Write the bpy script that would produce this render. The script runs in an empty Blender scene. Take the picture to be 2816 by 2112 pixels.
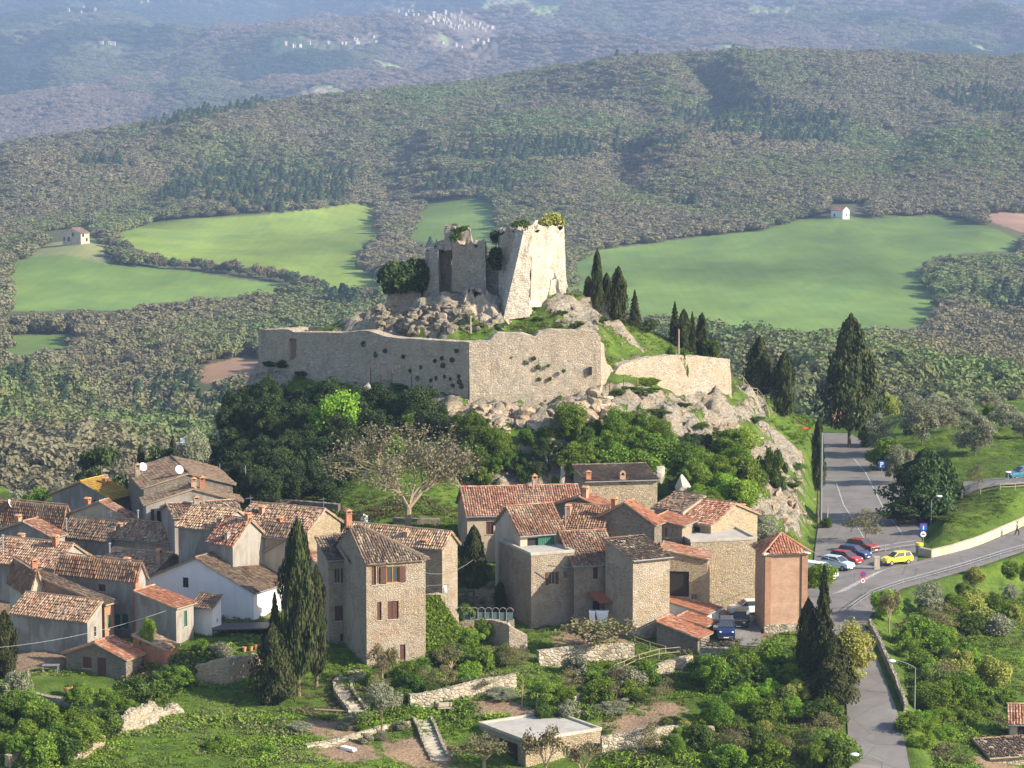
import bpy, math, random, bmesh
import numpy as np
from mathutils import Vector
R = math.radians
scene = bpy.context.scene
COL = scene.collection
random.seed(7)
rng = np.random.default_rng(7)
# ---------------------------------------------------------------- camera, sky, sun, exposure
CZ = 60.0; FPX = 7840.0; PITCH = R(7.0)
cd = bpy.data.cameras.new('camera'); cam = bpy.data.objects.new('camera', cd); COL.objects.link(cam)
cam.location = (0, 0, CZ); cam.rotation_euler = (R(90) - PITCH, 0, 0)
cd.sensor_width = 36; cd.lens = FPX / 2816 * 36; cd.clip_start = 1; cd.clip_end = 60000
scene.camera = cam
SEL, SAZ = R(28), R(22)          # sun elevation; azimuth from +X towards the camera
w = bpy.data.worlds.new('World'); scene.world = w; w.use_nodes = True
nt = w.node_tree; sk = nt.nodes.new('ShaderNodeTexSky'); sk.sky_type = 'NISHITA'; sk.sun_disc = False
sk.sun_elevation = SEL; sk.sun_rotation = R(90) + SAZ; sk.air_density = 1.0; sk.dust_density = 1.0
bg = nt.nodes['Background']; bg.inputs[1].default_value = 0.095; nt.links.new(sk.outputs[0], bg.inputs[0])
sl = bpy.data.lights.new('sun', 'SUN'); sl.energy = 4.4; sl.angle = R(0.5); sl.color = (1, .88, .70)
so = bpy.data.objects.new('sun', sl); COL.objects.link(so)
sd = Vector((math.cos(SEL) * math.cos(SAZ), -math.cos(SEL) * math.sin(SAZ), math.sin(SEL)))
so.rotation_euler = sd.to_track_quat('Z', 'Y').to_euler(); so.location = (80, 100, 150)
scene.view_settings.view_transform = 'Standard'; scene.view_settings.look = 'None'
scene.view_settings.exposure = 1.33; scene.view_settings.gamma = 1
scene.render.engine = 'CYCLES'
scene.cycles.max_bounces = 5; scene.cycles.diffuse_bounces = 2; scene.cycles.glossy_bounces = 2
scene.cycles.transmission_bounces = 2; scene.cycles.volume_bounces = 0; scene.cycles.transparent_max_bounces = 8
scene.cycles.use_denoising = True; scene.cycles.use_adaptive_sampling = True
# ---------------------------------------------------------------- picture <-> place
CP, SP = math.cos(PITCH), math.sin(PITCH)
def tdir(px, py):
    a = (px - 1408) / FPX; b = (1056 - py) / FPX
    return a, CP + b * SP, -SP + b * CP
def at(px, py, Y):
    a, b, c = tdir(px, py); t = Y / b
    return np.array([a * t, Y, CZ + c * t])
def pix(p):
    x, y, z = p[0], p[1], p[2] - CZ
    d = y * CP - z * SP; u = y * SP + z * CP
    return 1408 + FPX * x / d, 1056 - FPX * u / d
def hit(px, py, f, Y=320.0, n=14):
    a, b, c = tdir(px, py)
    for _ in range(n):
        z = f(a * Y / b, Y); Y2 = (z - CZ) * b / c; Y = .5 * Y + .5 * Y2
    return np.array([a * Y / b, Y, f(a * Y / b, Y)])
# ---------------------------------------------------------------- noise
def _h(i, j, k, s):
    n = (i.astype(np.int64) * 374761393 + j.astype(np.int64) * 668265263 + k.astype(np.int64) * 2147483647 + s * 974711) & 0xffffffff
    n = ((n ^ (n >> 13)) * 1274126177) & 0xffffffff
    n = ((n ^ (n >> 16)) * 2246822519) & 0xffffffff
    return ((n ^ (n >> 13)) & 0xffff) / 65535.0
def vn(x, y, z=0.0, s=0):
    x, y, z = np.broadcast_arrays(np.asarray(x, float), np.asarray(y, float), np.asarray(z, float))
    i, j, k = np.floor(x), np.floor(y), np.floor(z)
    fx, fy, fz = x - i, y - j, z - k
    fx, fy, fz = [t * t * (3 - 2 * t) for t in (fx, fy, fz)]
    o = 0
    for a in (0, 1):
        for b in (0, 1):
            for c in (0, 1):
                o = o + _h(i + a, j + b, k + c, s) * (fx if a else 1 - fx) * (fy if b else 1 - fy) * (fz if c else 1 - fz)
    return o * 2 - 1
def fbm(x, y, z=0.0, s=0, o=4):
    r = 0; a = 1; t = 0
    for q in range(o):
        r = r + a * vn(np.asarray(x) * 2 ** q, np.asarray(y) * 2 ** q, np.asarray(z) * 2 ** q, s + q); t += a; a *= .5
    return r / t
class RBF:
    def __init__(s, P, Z, lam=0.0):
        s.P = np.asarray(P, float); n = len(s.P)
        D = np.hypot(*(s.P[:, None] - s.P[None]).transpose(2, 0, 1)) - lam * np.eye(n)
        A = np.zeros((n + 3, n + 3)); A[:n, :n] = D; A[:n, n] = 1; A[:n, n + 1:] = s.P; A[n, :n] = 1; A[n + 1:, :n] = s.P.T
        s.w = np.linalg.lstsq(A, np.r_[np.asarray(Z, float), 0, 0, 0], rcond=None)[0]
    def __call__(s, x, y):
        x = np.asarray(x, float); y = np.asarray(y, float); o = s.w[-3] + s.w[-2] * x + s.w[-1] * y
        for (a, b), w_ in zip(s.P, s.w): o = o + w_ * np.hypot(x - a, y - b)
        return o
# ---------------------------------------------------------------- objects
def tag(o, label=None, cat=None, group=None, kind=None):
    if label: o['label'] = label
    if cat: o['category'] = cat
    if group: o['group'] = group
    if kind: o['kind'] = kind
    elif 'wall' in o.name or 'barrier' in o.name: o['kind'] = 'thing'
    return o
def empty(name, loc, rz=0, label=None, cat=None, group=None):
    o = bpy.data.objects.new(name, None); COL.objects.link(o); o.location = [float(c) for c in loc]; o.rotation_euler = (0, 0, rz); o.empty_display_size = .3
    return tag(o, label, cat, group)
def link(name, me, parent=None):
    o = bpy.data.objects.new(name, me); COL.objects.link(o)
    if parent: o.parent = parent
    return o
def mesh_np(name, V, F, mats, attrs=None, smooth=False, mi=None):
    V = np.asarray(V, np.float32); F = np.asarray(F, np.int32); k = F.shape[1]; m = len(F)
    me = bpy.data.meshes.new(name); me.vertices.add(len(V)); me.vertices.foreach_set('co', V.ravel())
    me.loops.add(m * k); me.loops.foreach_set('vertex_index', F.ravel())
    me.polygons.add(m); me.polygons.foreach_set('loop_start', np.arange(0, m * k, k, dtype=np.int32))
    me.polygons.foreach_set('use_smooth', np.full(m, smooth))
    for q in (mats if isinstance(mats, (list, tuple)) else [mats]): me.materials.append(q)
    if mi is not None: me.polygons.foreach_set('material_index', np.asarray(mi, np.int32))
    me.update(calc_edges=True)
    for nm, (dom, arr) in (attrs or {}).items():
        arr = np.asarray(arr, np.float32)
        if arr.ndim == 2:
            at_ = me.attributes.new(nm, 'FLOAT_COLOR', dom); a4 = np.ones((len(arr), 4), np.float32); a4[:, :3] = arr[:, :3]; at_.data.foreach_set('color', a4.ravel())
        else:
            at_ = me.attributes.new(nm, 'FLOAT', dom); at_.data.foreach_set('value', arr)
    return me
class MB:
    """collects polygons (with a material index and a random value) into one mesh"""
    def __init__(s): s.v = []; s.f = []; s.m = []; s.r = []
    def poly(s, pts, m=0, r=None):
        n = len(s.v); s.v += [tuple(map(float, p)) for p in pts]; s.f.append(tuple(range(n, n + len(pts)))); s.m.append(m); s.r.append(random.random() if r is None else r)
    def box(s, a, b, m=0, r=None):
        x0, y0, z0 = a; x1, y1, z1 = b
        s.hexa([(x0, y0, z0), (x1, y0, z0), (x1, y1, z0), (x0, y1, z0)], [(x0, y0, z1), (x1, y0, z1), (x1, y1, z1), (x0, y1, z1)], m, r)
    def hexa(s, lo, hi, m=0, r=None):
        n = len(s.v); k = len(lo); s.v += [tuple(map(float, p)) for p in lo] + [tuple(map(float, p)) for p in hi]
        fs = [tuple(range(n + k - 1, n - 1, -1)), tuple(range(n + k, n + 2 * k))] + [(n + i, n + (i + 1) % k, n + k + (i + 1) % k, n + k + i) for i in range(k)]
        r = random.random() if r is None else r
        for f in fs: s.f.append(f); s.m.append(m); s.r.append(r)
    def tube(s, p, q, r0, r1=None, n=6, m=0):
        p = Vector([float(c) for c in p]); q = Vector([float(c) for c in q]); r1 = r0 if r1 is None else r1
        d = (q - p).normalized(); a = d.orthogonal().normalized(); b = d.cross(a)
        A = [(2 * math.pi * i / n) for i in range(n)]
        s.hexa([p + (a * math.cos(t) + b * math.sin(t)) * r0 for t in A], [q + (a * math.cos(t) + b * math.sin(t)) * r1 for t in A], m)
    def ball(s, c, r, m=0, nu=10, nv=6, sz=1.0):
        n = len(s.v)
        for j in range(nv + 1):
            t = math.pi * j / nv
            for i in range(nu):
                a = 2 * math.pi * i / nu; s.v.append((c[0] + r * math.sin(t) * math.cos(a), c[1] + r * math.sin(t) * math.sin(a), c[2] + r * sz * math.cos(t)))
        for j in range(nv):
            for i in range(nu): s.f.append((n + j * nu + i, n + (j + 1) * nu + i, n + (j + 1) * nu + (i + 1) % nu, n + j * nu + (i + 1) % nu)); s.m.append(m); s.r.append(.5)
    def mesh(s, name, mats, smooth=False):
        me = bpy.data.meshes.new(name); me.from_pydata(s.v, [], s.f)
        for q in (mats if isinstance(mats, (list, tuple)) else [mats]): me.materials.append(q)
        me.polygons.foreach_set('material_index', s.m); me.polygons.foreach_set('use_smooth', [smooth] * len(s.f))
        a = me.attributes.new('v', 'FLOAT', 'FACE'); a.data.foreach_set('value', s.r)
        bm = bmesh.new(); bm.from_mesh(me); bmesh.ops.recalc_face_normals(bm, faces=bm.faces); bm.to_mesh(me); bm.free()
        return me
    def build(s, name, mats, parent=None, smooth=False): return link(name, s.mesh(name, mats, smooth), parent)
def copy_tree(o, parent=None):
    c = o.copy(); COL.objects.link(c); c.parent = parent
    for ch in [q for q in o.children]: copy_tree(ch, c)
    return c
# ---------------------------------------------------------------- materials
class N:
    def __init__(s, name, rough=.9, spec=.2):
        s.mat = bpy.data.materials.new(name); s.mat.use_nodes = True; s.t = s.mat.node_tree; s.b = s.t.nodes['Principled BSDF']
        s.b.inputs['Roughness'].default_value = rough; s.b.inputs['Specular IOR Level'].default_value = spec
    def n(s, ty, **k):
        q = s.t.nodes.new('ShaderNode' + ty)
        for a, b in k.items(): setattr(q, a, b)
        return q
    def l(s, a, b): s.t.links.new(a, b)
    def set(s, sock, v):
        if isinstance(v, bpy.types.NodeSocket): s.l(v, sock)
        else: sock.default_value = v
    def coord(s, scale=(1, 1, 1), kind='Object'):
        c = s.n('TexCoord'); m = s.n('Mapping'); m.inputs['Scale'].default_value = scale; s.l(c.outputs[kind], m.inputs[0]); return m.outputs[0]
    def noise(s, v, sc, det=4, ro=.55, dist=0):
        q = s.n('TexNoise'); s.l(v, q.inputs['Vector']); q.inputs['Scale'].default_value = sc; q.inputs['Detail'].default_value = det; q.inputs['Roughness'].default_value = ro; q.inputs['Distortion'].default_value = dist; return q.outputs['Fac']
    def vor(s, v, sc, feat='F1', rnd=1):
        q = s.n('TexVoronoi', feature=feat); s.l(v, q.inputs['Vector']); q.inputs['Scale'].default_value = sc; q.inputs['Randomness'].default_value = rnd; return q
    def ramp(s, f, stops):
        q = s.n('ValToRGB'); e = q.color_ramp.elements
        while len(e) < len(stops): e.new(.5)
        for a, (p, c) in zip(e, stops): a.position = p; a.color = (*c, 1) if len(c) == 3 else c
        s.l(f, q.inputs[0]); return q.outputs[0]
    def mix(s, f, a, b, ty='MIX'):
        q = s.n('Mix', data_type='RGBA', blend_type=ty); s.set(q.inputs[0], f)
        for i, c in ((6, a), (7, b)): s.set(q.inputs[i], (*c, 1) if isinstance(c, tuple) and len(c) == 3 else c)
        return q.outputs[2]
    def math(s, op, a, b=0.0, clamp=False):
        q = s.n('Math', operation=op); q.use_clamp = clamp; s.set(q.inputs[0], a); s.set(q.inputs[1], b); return q.outputs[0]
    def attr(s, nm, inst=False):
        q = s.n('Attribute', attribute_name=nm, attribute_type='INSTANCER' if inst else 'GEOMETRY'); return q
    def bump(s, h, st=.5, d=.05):
        q = s.n('Bump'); q.inputs['Strength'].default_value = st; q.inputs['Distance'].default_value = d; s.l(h, q.inputs['Height']); s.l(q.outputs[0], s.b.inputs['Normal'])
    def col(s, c): s.set(s.b.inputs['Base Color'], (*c, 1) if isinstance(c, tuple) else c); return s.mat
def sc3(c, k): return tuple(min(1, x * k) for x in c)
def m_plain(name, c, rough=.7, spec=.3, metal=0, var=.12):
    n = N(name, rough, spec); n.b.inputs['Metallic'].default_value = metal
    f = n.noise(n.coord(), 3.0, 5); return n.col(n.ramp(f, [(.3, sc3(c, 1 - var)), (.7, sc3(c, 1 + var))]))
def m_stone(name, base, tint, dark=.45, sc=(3.9, 3.9, 8.5), patch=.4, mort=(.30, .26, .20), bump=.9, stain=(.2, .17, .13), mk=.30, plas=None):
    """rubble masonry: one tone per stone, mortar joints, patches of a second tone, dark stains"""
    n = N(name, .95, .1); co = n.coord(sc); wob = n.n('VectorMath', operation='ADD'); nz = n.n('TexNoise'); nz.inputs['Scale'].default_value = .8; n.l(co, nz.inputs['Vector'])
    n.l(co, wob.inputs[0]); n.l(nz.outputs['Color'], wob.inputs[1]); co2 = wob.outputs[0]
    v = n.vor(co2, 1.0); e = n.vor(co2, 1.0, 'DISTANCE_TO_EDGE')
    sep = n.n('SeparateColor'); n.l(v.outputs['Color'], sep.inputs[0])
    c = n.ramp(sep.outputs[0], [(0, sc3(base, dark + .15)), (.25, sc3(base, .85)), (.6, base), (.85, tint), (1, sc3(base, 1.3))])
    p = n.noise(n.coord(), .22, 4, .6); c = n.mix(n.ramp(p, [(.42, (0, 0, 0)), (.62, (1, 1, 1))]), c, n.mix(.5, c, tint))
    ed = n.ramp(e.outputs['Distance'], [(0.0, (1, 1, 1)), (.09, (0, 0, 0))]); c = n.mix(n.math('MULTIPLY', ed, mk), c, mort)
    st = n.noise(n.coord((1, 1, .35)), .9, 6, .65); c = n.mix(n.math('MULTIPLY', n.ramp(st, [(.5, (0, 0, 0)), (.75, (1, 1, 1))]), patch), c, stain)
    if plas:
        pn = n.noise(n.coord((1, 1, .8)), .45, 7, .68, .8); c = n.mix(n.ramp(pn, [(.47, (0, 0, 0)), (.55, (.8, .8, .8))]), c, plas); pb = n.noise(n.coord((1, 1, 1.3)), .7, 5, .6); c = n.mix(n.ramp(pb, [(.60, (0, 0, 0)), (.66, (.6, .6, .6))]), c, (.40, .22, .13))
    f = n.noise(n.coord(), 7, 4, .7); c = n.mix(.5, c, n.ramp(f, [(.3, (.55, .55, .55)), (.7, (1, 1, 1))]), 'MULTIPLY')
    h = n.math('ADD', n.ramp(e.outputs['Distance'], [(0, (0, 0, 0)), (.2, (1, 1, 1))]), n.noise(n.coord(), 9, 3)); n.bump(h, bump, .08)
    return n.col(c)
def m_plaster(name, base, worn, amt=.5, stain=.4):
    n = N(name, .95, .1); p = n.noise(n.coord((1, 1, .5)), .6, 7, .62, .6); c = n.mix(n.ramp(p, [(.45, (0, 0, 0)), (.6, (amt, amt, amt))]), base, worn)
    q = n.noise(n.coord((1.4, 1.4, .15)), 1.2, 6, .7); c = n.mix(n.math('MULTIPLY', n.ramp(q, [(.5, (0, 0, 0)), (.8, (1, 1, 1))]), stain), c, sc3(base, .35))
    f = n.noise(n.coord(), 12, 4, .7); c = n.mix(.35, c, n.ramp(f, [(.3, (.6, .6, .6)), (.7, (1, 1, 1))]), 'MULTIPLY'); n.bump(f, .4, .03)
    return n.col(c)
def m_brick(name, a, b, mort=(.42, .36, .28)):
    n = N(name, .92, .1); c = n.n('TexCoord'); s = n.n('SeparateXYZ'); n.l(c.outputs['Object'], s.inputs[0]); cb = n.n('CombineXYZ')
    n.l(n.math('ADD', s.outputs[0], s.outputs[1]), cb.inputs[0]); n.l(s.outputs[2], cb.inputs[1])
    q = n.n('TexBrick'); n.l(cb.outputs[0], q.inputs['Vector']); q.inputs['Scale'].default_value = 1; q.inputs['Brick Width'].default_value = .28; q.inputs['Row Height'].default_value = .09; q.inputs['Mortar Size'].default_value = .009
    q.inputs['Color1'].default_value = (*a, 1); q.inputs['Color2'].default_value = (*b, 1); q.inputs['Mortar'].default_value = (*mort, 1)
    f = n.noise(n.coord(), 1.1, 7, .7); cc = n.mix(.7, q.outputs['Color'], n.ramp(f, [(.3, (.5, .46, .42)), (.7, (1.0, 1.0, 1.0))]), 'MULTIPLY'); n.bump(q.outputs['Fac'], -.3, .02)
    return n.col(cc)
def m_tile(name, stops, lich=(.30, .28, .2), la=.5):
    """terracotta: a tone for each tile from the mesh value v, lichen patches"""
    stops = [(q, (min(1, c[0] * 1.14), c[1] * .97, c[2] * .88)) for q, c in stops]; n = N(name, .9, .15); a = n.attr('v'); c = n.ramp(a.outputs['Fac'], stops)
    p = n.noise(n.coord(), .5, 6, .7, .5); c = n.mix(n.math('MULTIPLY', n.ramp(p, [(.4, (0, 0, 0)), (.62, (1, 1, 1))]), la), c, lich)
    f = n.noise(n.coord(), 9, 4, .7); c = n.mix(.6, c, n.ramp(f, [(.3, (.5, .5, .5)), (.7, (1, 1, 1))]), 'MULTIPLY'); return n.col(c)
def m_leaf(name, cols, trans=.25, tint=False, var=.25):
    """foliage: tone for each leaf clump (mesh value v), for each plant (random) and soft patches"""
    n = N(name, .75, .12); a = n.attr('v'); c = n.ramp(a.outputs['Fac'], [(i / (len(cols) - 1), x) for i, x in enumerate(cols)])
    o = n.n('ObjectInfo'); k = n.math('ADD', n.math('MULTIPLY', o.outputs['Random'], var), 1 - var / 2)
    c = n.mix(1.0, c, n.combine(k) if hasattr(n, 'combine') else k, 'MULTIPLY') if False else c
    h = n.n('HueSaturation'); n.l(c, h.inputs['Color']); n.l(k, h.inputs['Value']); n.l(n.math('ADD', n.math('MULTIPLY', o.outputs['Random'], .03), .485), h.inputs['Hue']); c = h.outputs[0]
    if tint: c = n.mix(1.0, c, n.attr('tint', True).outputs['Color'], 'MULTIPLY')
    n.col(c)
    if trans:
        t = n.n('BsdfTranslucent'); n.l(c, t.inputs[0]); m = n.n('MixShader'); m.inputs[0].default_value = trans
        n.l(n.b.outputs[0], m.inputs[1]); n.l(t.outputs[0], m.inputs[2]); n.l(m.outputs[0], n.t.nodes['Material Output'].inputs[0])
    return n.mat
PALE = (.52, .45, .35); TAN = (.55, .42, .26)
M = dict(
 castle=m_stone('castle_stone', (.56, .50, .41), (.53, .41, .29), sc=(2.8, 2.8, 6.5), patch=.45, dark=.5),
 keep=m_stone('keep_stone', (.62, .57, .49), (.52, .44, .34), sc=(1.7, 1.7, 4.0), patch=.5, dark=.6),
 stone=m_stone('rubble_stone', (.47, .40, .31), (.48, .35, .23), plas=(.50, .43, .34)),
 stonepale=m_stone('pale_rubble_stone', (.55, .47, .35), (.55, .40, .24), patch=.3),
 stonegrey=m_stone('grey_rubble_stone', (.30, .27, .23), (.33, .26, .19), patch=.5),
 stoneyel=m_stone('yellow_rubble_stone', (.47, .39, .28), (.52, .39, .22), patch=.3, plas=(.52, .44, .31)),
 drywall=m_stone('dry_stone', (.47, .42, .33), (.42, .35, .25), sc=(1.9, 1.9, 3.0), patch=.5, dark=.3, mort=(.12, .11, .08), bump=1.0),
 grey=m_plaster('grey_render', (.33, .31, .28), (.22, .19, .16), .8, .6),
 tan=m_plaster('tan_render', (.46, .38, .28), (.36, .28, .20), .7),
 cream=m_plaster('cream_render', (.52, .45, .36), (.44, .34, .24), .7, .35),
 towerp=m_stone('ochre_stained_stone', (.52, .45, .35), (.50, .38, .25), patch=.35, plas=(.56, .49, .39), mk=.25),
 white=m_plaster('white_paint', (.78, .78, .78), (.70, .69, .68), .5, .12),
 brick=m_brick('brick', (.36, .17, .10), (.42, .22, .13)),
 brickpale=m_brick('pale_brick', (.43, .25, .17), (.52, .33, .23), (.48, .40, .31)),
 brickred=m_brick('red_brick', (.45, .15, .07), (.50, .20, .10)),
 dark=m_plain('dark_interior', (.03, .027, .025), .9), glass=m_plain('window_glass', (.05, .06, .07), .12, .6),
 brownwood=m_plain('brown_shutter', (.10, .045, .035), .7), greenwood=m_plain('green_shutter', (.04, .14, .09), .6), redwood=m_plain('rusty_sheet', (.32, .11, .06), .7),
 amber=m_plain('amber_wood', (.45, .22, .05), .5), palewood=m_plain('weathered_wood', (.36, .30, .22), .9, .1), bark=m_plain('bark', (.16, .12, .08), .95, .1, var=.35), barkpale=m_plain('pale_bark', (.33, .26, .17), .95, .1, var=.3),
 metal=m_plain('grey_metal', (.30, .31, .32), .45, .5, .4), darkmetal=m_plain('dark_metal', (.06, .065, .07), .5, .5, .3), greenmetal=m_plain('green_painted_metal', (.17, .22, .20), .5, .4),
 concrete=m_plaster('concrete', (.46, .44, .41), (.36, .34, .31), .6, .3), stonecap=m_plaster('cap_stone', (.50, .46, .38), (.38, .33, .26), .6, .3),
 lampw=m_plain('lamp_cover', (.8, .8, .8), .35, .5, var=.03), cloth=m_plain('white_cloth', (.80, .80, .82), .9, .1, var=.03), redcloth=m_plain('red_cloth', (.55, .05, .04), .9, .1),
 rubber=m_plain('rubber', (.03, .03, .03), .8), lens=m_plain('headlight_lens', (.75, .77, .8), .1, .8, var=.02), terracotta=m_plain('terracotta_pot', (.55, .26, .14), .8), yellowp=m_plain('yellow_plastic', (.8, .55, .04), .5, var=.05),
 blue=m_plain('sign_blue', (.02, .10, .45), .4, var=.04), red=m_plain('sign_red', (.6, .03, .03), .4, var=.04), whitep=m_plain('sign_white', (.8, .8, .8), .4, var=.03), skin=m_plain('skin', (.45, .27, .18), .6), darkcloth=m_plain('dark_cloth', (.03, .03, .05), .9), orangew=m_plain('orange_plastic', (.6, .16, .03), .5), greyfab=m_plain('glass_panel', (.10, .15, .16), .2, .5),
)
T = dict(
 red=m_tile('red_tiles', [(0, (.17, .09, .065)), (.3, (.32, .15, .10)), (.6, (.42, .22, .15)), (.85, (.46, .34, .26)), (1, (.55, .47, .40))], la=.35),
 orange=m_tile('orange_tiles', [(0, (.28, .12, .07)), (.4, (.43, .20, .12)), (.9, (.50, .27, .18)), (1, (.52, .45, .39))], la=.15),
 brown=m_tile('brown_tiles', [(0, (.11, .07, .055)), (.4, (.24, .13, .085)), (.8, (.33, .18, .11)), (1, (.45, .32, .22))], la=.45),
 mix=m_tile('weathered_tiles', [(0, (.12, .08, .06)), (.3, (.30, .20, .14)), (.55, (.37, .29, .23)), (.75, (.42, .24, .16)), (1, (.50, .44, .37))], la=.5),
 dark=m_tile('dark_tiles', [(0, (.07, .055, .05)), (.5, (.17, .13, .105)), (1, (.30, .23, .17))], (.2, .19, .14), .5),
 pale=m_tile('pale_tiles', [(0, (.16, .10, .07)), (.4, (.40, .28, .19)), (.8, (.52, .42, .30)), (1, (.62, .52, .40))], la=.5),
 yellow=m_tile('lichen_tiles', [(0, (.35, .22, .05)), (.5, (.48, .30, .06)), (1, (.55, .42, .12))], (.5, .36, .07), .7),
)
L = dict(
 cypress=m_leaf('cypress_leaf', [(.022, .034, .013), (.048, .06, .02), (.095, .09, .035)], .1),
 conifer=m_leaf('conifer_leaf', [(.022, .048, .018), (.055, .095, .03), (.10, .155, .045)], .1),
 green=m_leaf('green_leaf', [(.07, .13, .018), (.14, .225, .03), (.24, .34, .05)], .38),
 bright=m_leaf('bright_leaf', [(.12, .22, .02), (.22, .36, .04), (.34, .46, .07)], .4),
 ivy=m_leaf('ivy_leaf', [(.045, .085, .016), (.09, .15, .028), (.16, .235, .045)], .3),
 shade=m_leaf('shaded_leaf', [(.022, .042, .02), (.045, .075, .028), (.085, .12, .035)], .2),  # leaf tone darkened, shade of the castle slope put into the colour
 olive=m_leaf('olive_leaf', [(.14, .155, .09), (.25, .26, .17), (.34, .345, .23)], .2),
 yellow=m_leaf('yellow_leaf', [(.18, .21, .045), (.32, .34, .08), (.42, .42, .11)], .3),
 twig=m_leaf('twig_bud', [(.14, .125, .085), (.23, .20, .14), (.25, .24, .12)], .2),
 brownb=m_leaf('brown_bud', [(.12, .10, .06), (.2, .17, .09), (.2, .22, .08)], .2),
 forest=m_leaf('forest_leaf', [(.84, .84, .82), (.93, .93, .92), (1.0, 1.0, 1.0)], .22, tint=True, var=.3),
)
# ---------------------------------------------------------------- the near hill: measured points (picture column, row, depth)
APTS = [(2430,2112,250),(2500,2112,250),(2340,2112,250),(2420,1950,264),(2400,1850,276),(2350,1750,288),(2290,1660,300),(2420,1560,318),(2600,1520,325),(2816,1455,336),
        (2300,1480,337),(2450,1400,355),(2300,1400,356),(2380,1290,385),(2330,1210,408),(2280,1195,414)]
def P2W(L_): return np.array([at(*p) for p in L_])
AW = P2W(APTS); az = RBF(AW[:, :2], AW[:, 2], 0)
NP = [
 (-200,2112,236),(0,2112,237),(400,2112,238),(800,2112,240),(1100,2112,243),(1400,2112,247),(1700,2112,247),(2000,2112,249),(2250,2112,250),(2600,2112,252),(2816,2112,256),(3000,2112,258),
 (0,1890,264),(180,1890,264),(330,1895,264),(450,1850,267),(560,1805,270),(690,1800,271),(820,1790,272),(-200,1890,264),
 (400,1960,258),(560,1900,263),(650,1930,261),(800,1900,264),(300,2010,250),(0,1990,250),
 (960,1850,267),(980,1965,257),(1160,1980,256),(1200,2090,247),(900,1850,267),(1090,1835,268),(1100,1960,257),(1350,1960,257),(1300,1860,266),(1240,1790,273),(1350,1780,276),
 (1500,1780,277),(1650,1765,279),(1400,1740,283),(1600,1860,271),(1750,1840,273),(1700,1960,259),(1850,1930,262),(1900,2000,256),(1600,1960,258),
 (1900,1780,279),(2050,1785,279),(2080,1870,271),(2000,1870,271),(2160,1760,281),(2200,1850,273),(2150,1950,264),(2270,1960,262),(1980,1740,283),(2030,1640,299),(2100,1640,299),(1960,1650,297),
 (2600,1660,305),(2600,1850,282),(2700,2000,267),(2816,1750,302),(2816,1600,322),(2500,1750,293),(2520,1950,270),(3000,1700,310),
 (2600,1440,334),(2560,1400,345),(2750,1350,344),(2900,1300,352),(2700,1330,352),(2816,1320,356),(2600,1230,385),(2500,1150,412),(2816,1100,440),(2700,1160,415),(2420,1180,412),(3000,1200,400),
 (100,1850,268),(300,1700,286),(100,1600,300),(300,1500,318),(50,1500,318),(600,1500,318),(450,1450,328),(900,1500,316),(700,1430,327),(150,1430,345),(100,1400,378),(0,1350,425),(-300,1500,320),
 (1100,1480,312),(1250,1440,318),(1000,1400,325),(1180,1410,323),(1400,1700,289),(1290,1690,291),(1700,1560,308),(1900,1560,308),(1500,1520,312),(2030,1560,309),
 (1300,1385,330),(1500,1390,331),(1700,1390,331),(1850,1390,331),
 (1300,1200,338),(1500,1190,338.5),(1700,1190,339),(1850,1200,341),
 (1290,1112,350),(1400,1112,351),(1500,1108,352),(1650,1080,353),(1750,1060,358),(1850,1085,364),
 (1000,1080,360),(860,1070,366),(730,1060,371),(1300,930,360),(1450,932,361),(1600,925,362),(1350,870,368),(1400,865,370),(1500,862,370),(1560,822,374),(1600,850,374),(1180,815,379),(1250,815,376),(1300,880,365),(1100,850,378),
 (1700,905,372),(1650,880,374),(1850,955,379),(1900,965,384),(1780,930,378),(1000,900,374),(900,915,376),(780,915,378),(1240,900,362),(1480,800,378),(1600,810,384),(1900,985,376),
 (2010,1100,370),(2060,1080,378),(2200,1210,374),(1900,1150,358),(2000,1250,350),(2100,1350,341),(2180,1480,328),(2000,1350,336),(1900,1250,346),(1800,1150,350),(1950,1400,327),(2050,1480,318),(2210,1400,348),(2235,1300,368),(2240,1480,335),
 (2100,1150,376),(2150,1130,390),(2260,1190,412),
 (640,1200,356),(615,1300,346),(700,1300,339),(700,1400,328),(850,1360,334),(900,1200,347),(1000,1300,333),(1100,1200,344),(655,1110,372),(1150,1120,352),(1200,1300,332),(760,1150,359),
]
NW = [tuple(at(*p)) for p in NP] + [tuple(p) for p in AW]
NW += [(-43,350,.5),(-43,365,-1),(-45,338,1.5),(-41,375,2),(-47,382,-4),(-40,352,2.5),(-48,350,-2),(-62,372,-6),(-58,395,-4),(-50,410,-6),(-20,425,0),(10,430,2),(35,435,0),(-80,350,-14),(-80,300,-6),(-85,270,-6),(-85,235,-9),(60,470,-10),(95,470,-12),(0,470,-28),(-50,460,-34),(-95,440,-45),(-95,380,-34),
 (110,300,-9),(110,350,-2),(110,410,0),(110,250,-12),(0,400,16),(20,405,12),(-20,400,12),(45,410,4),(0,215,-14),(-60,215,-14),(60,215,-14),(0,500,-48),(60,505,-40),(120,505,-42),(-95,500,-55)]
NW = np.array(NW); near_rbf = RBF(NW[:, :2], NW[:, 2], 0)
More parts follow.
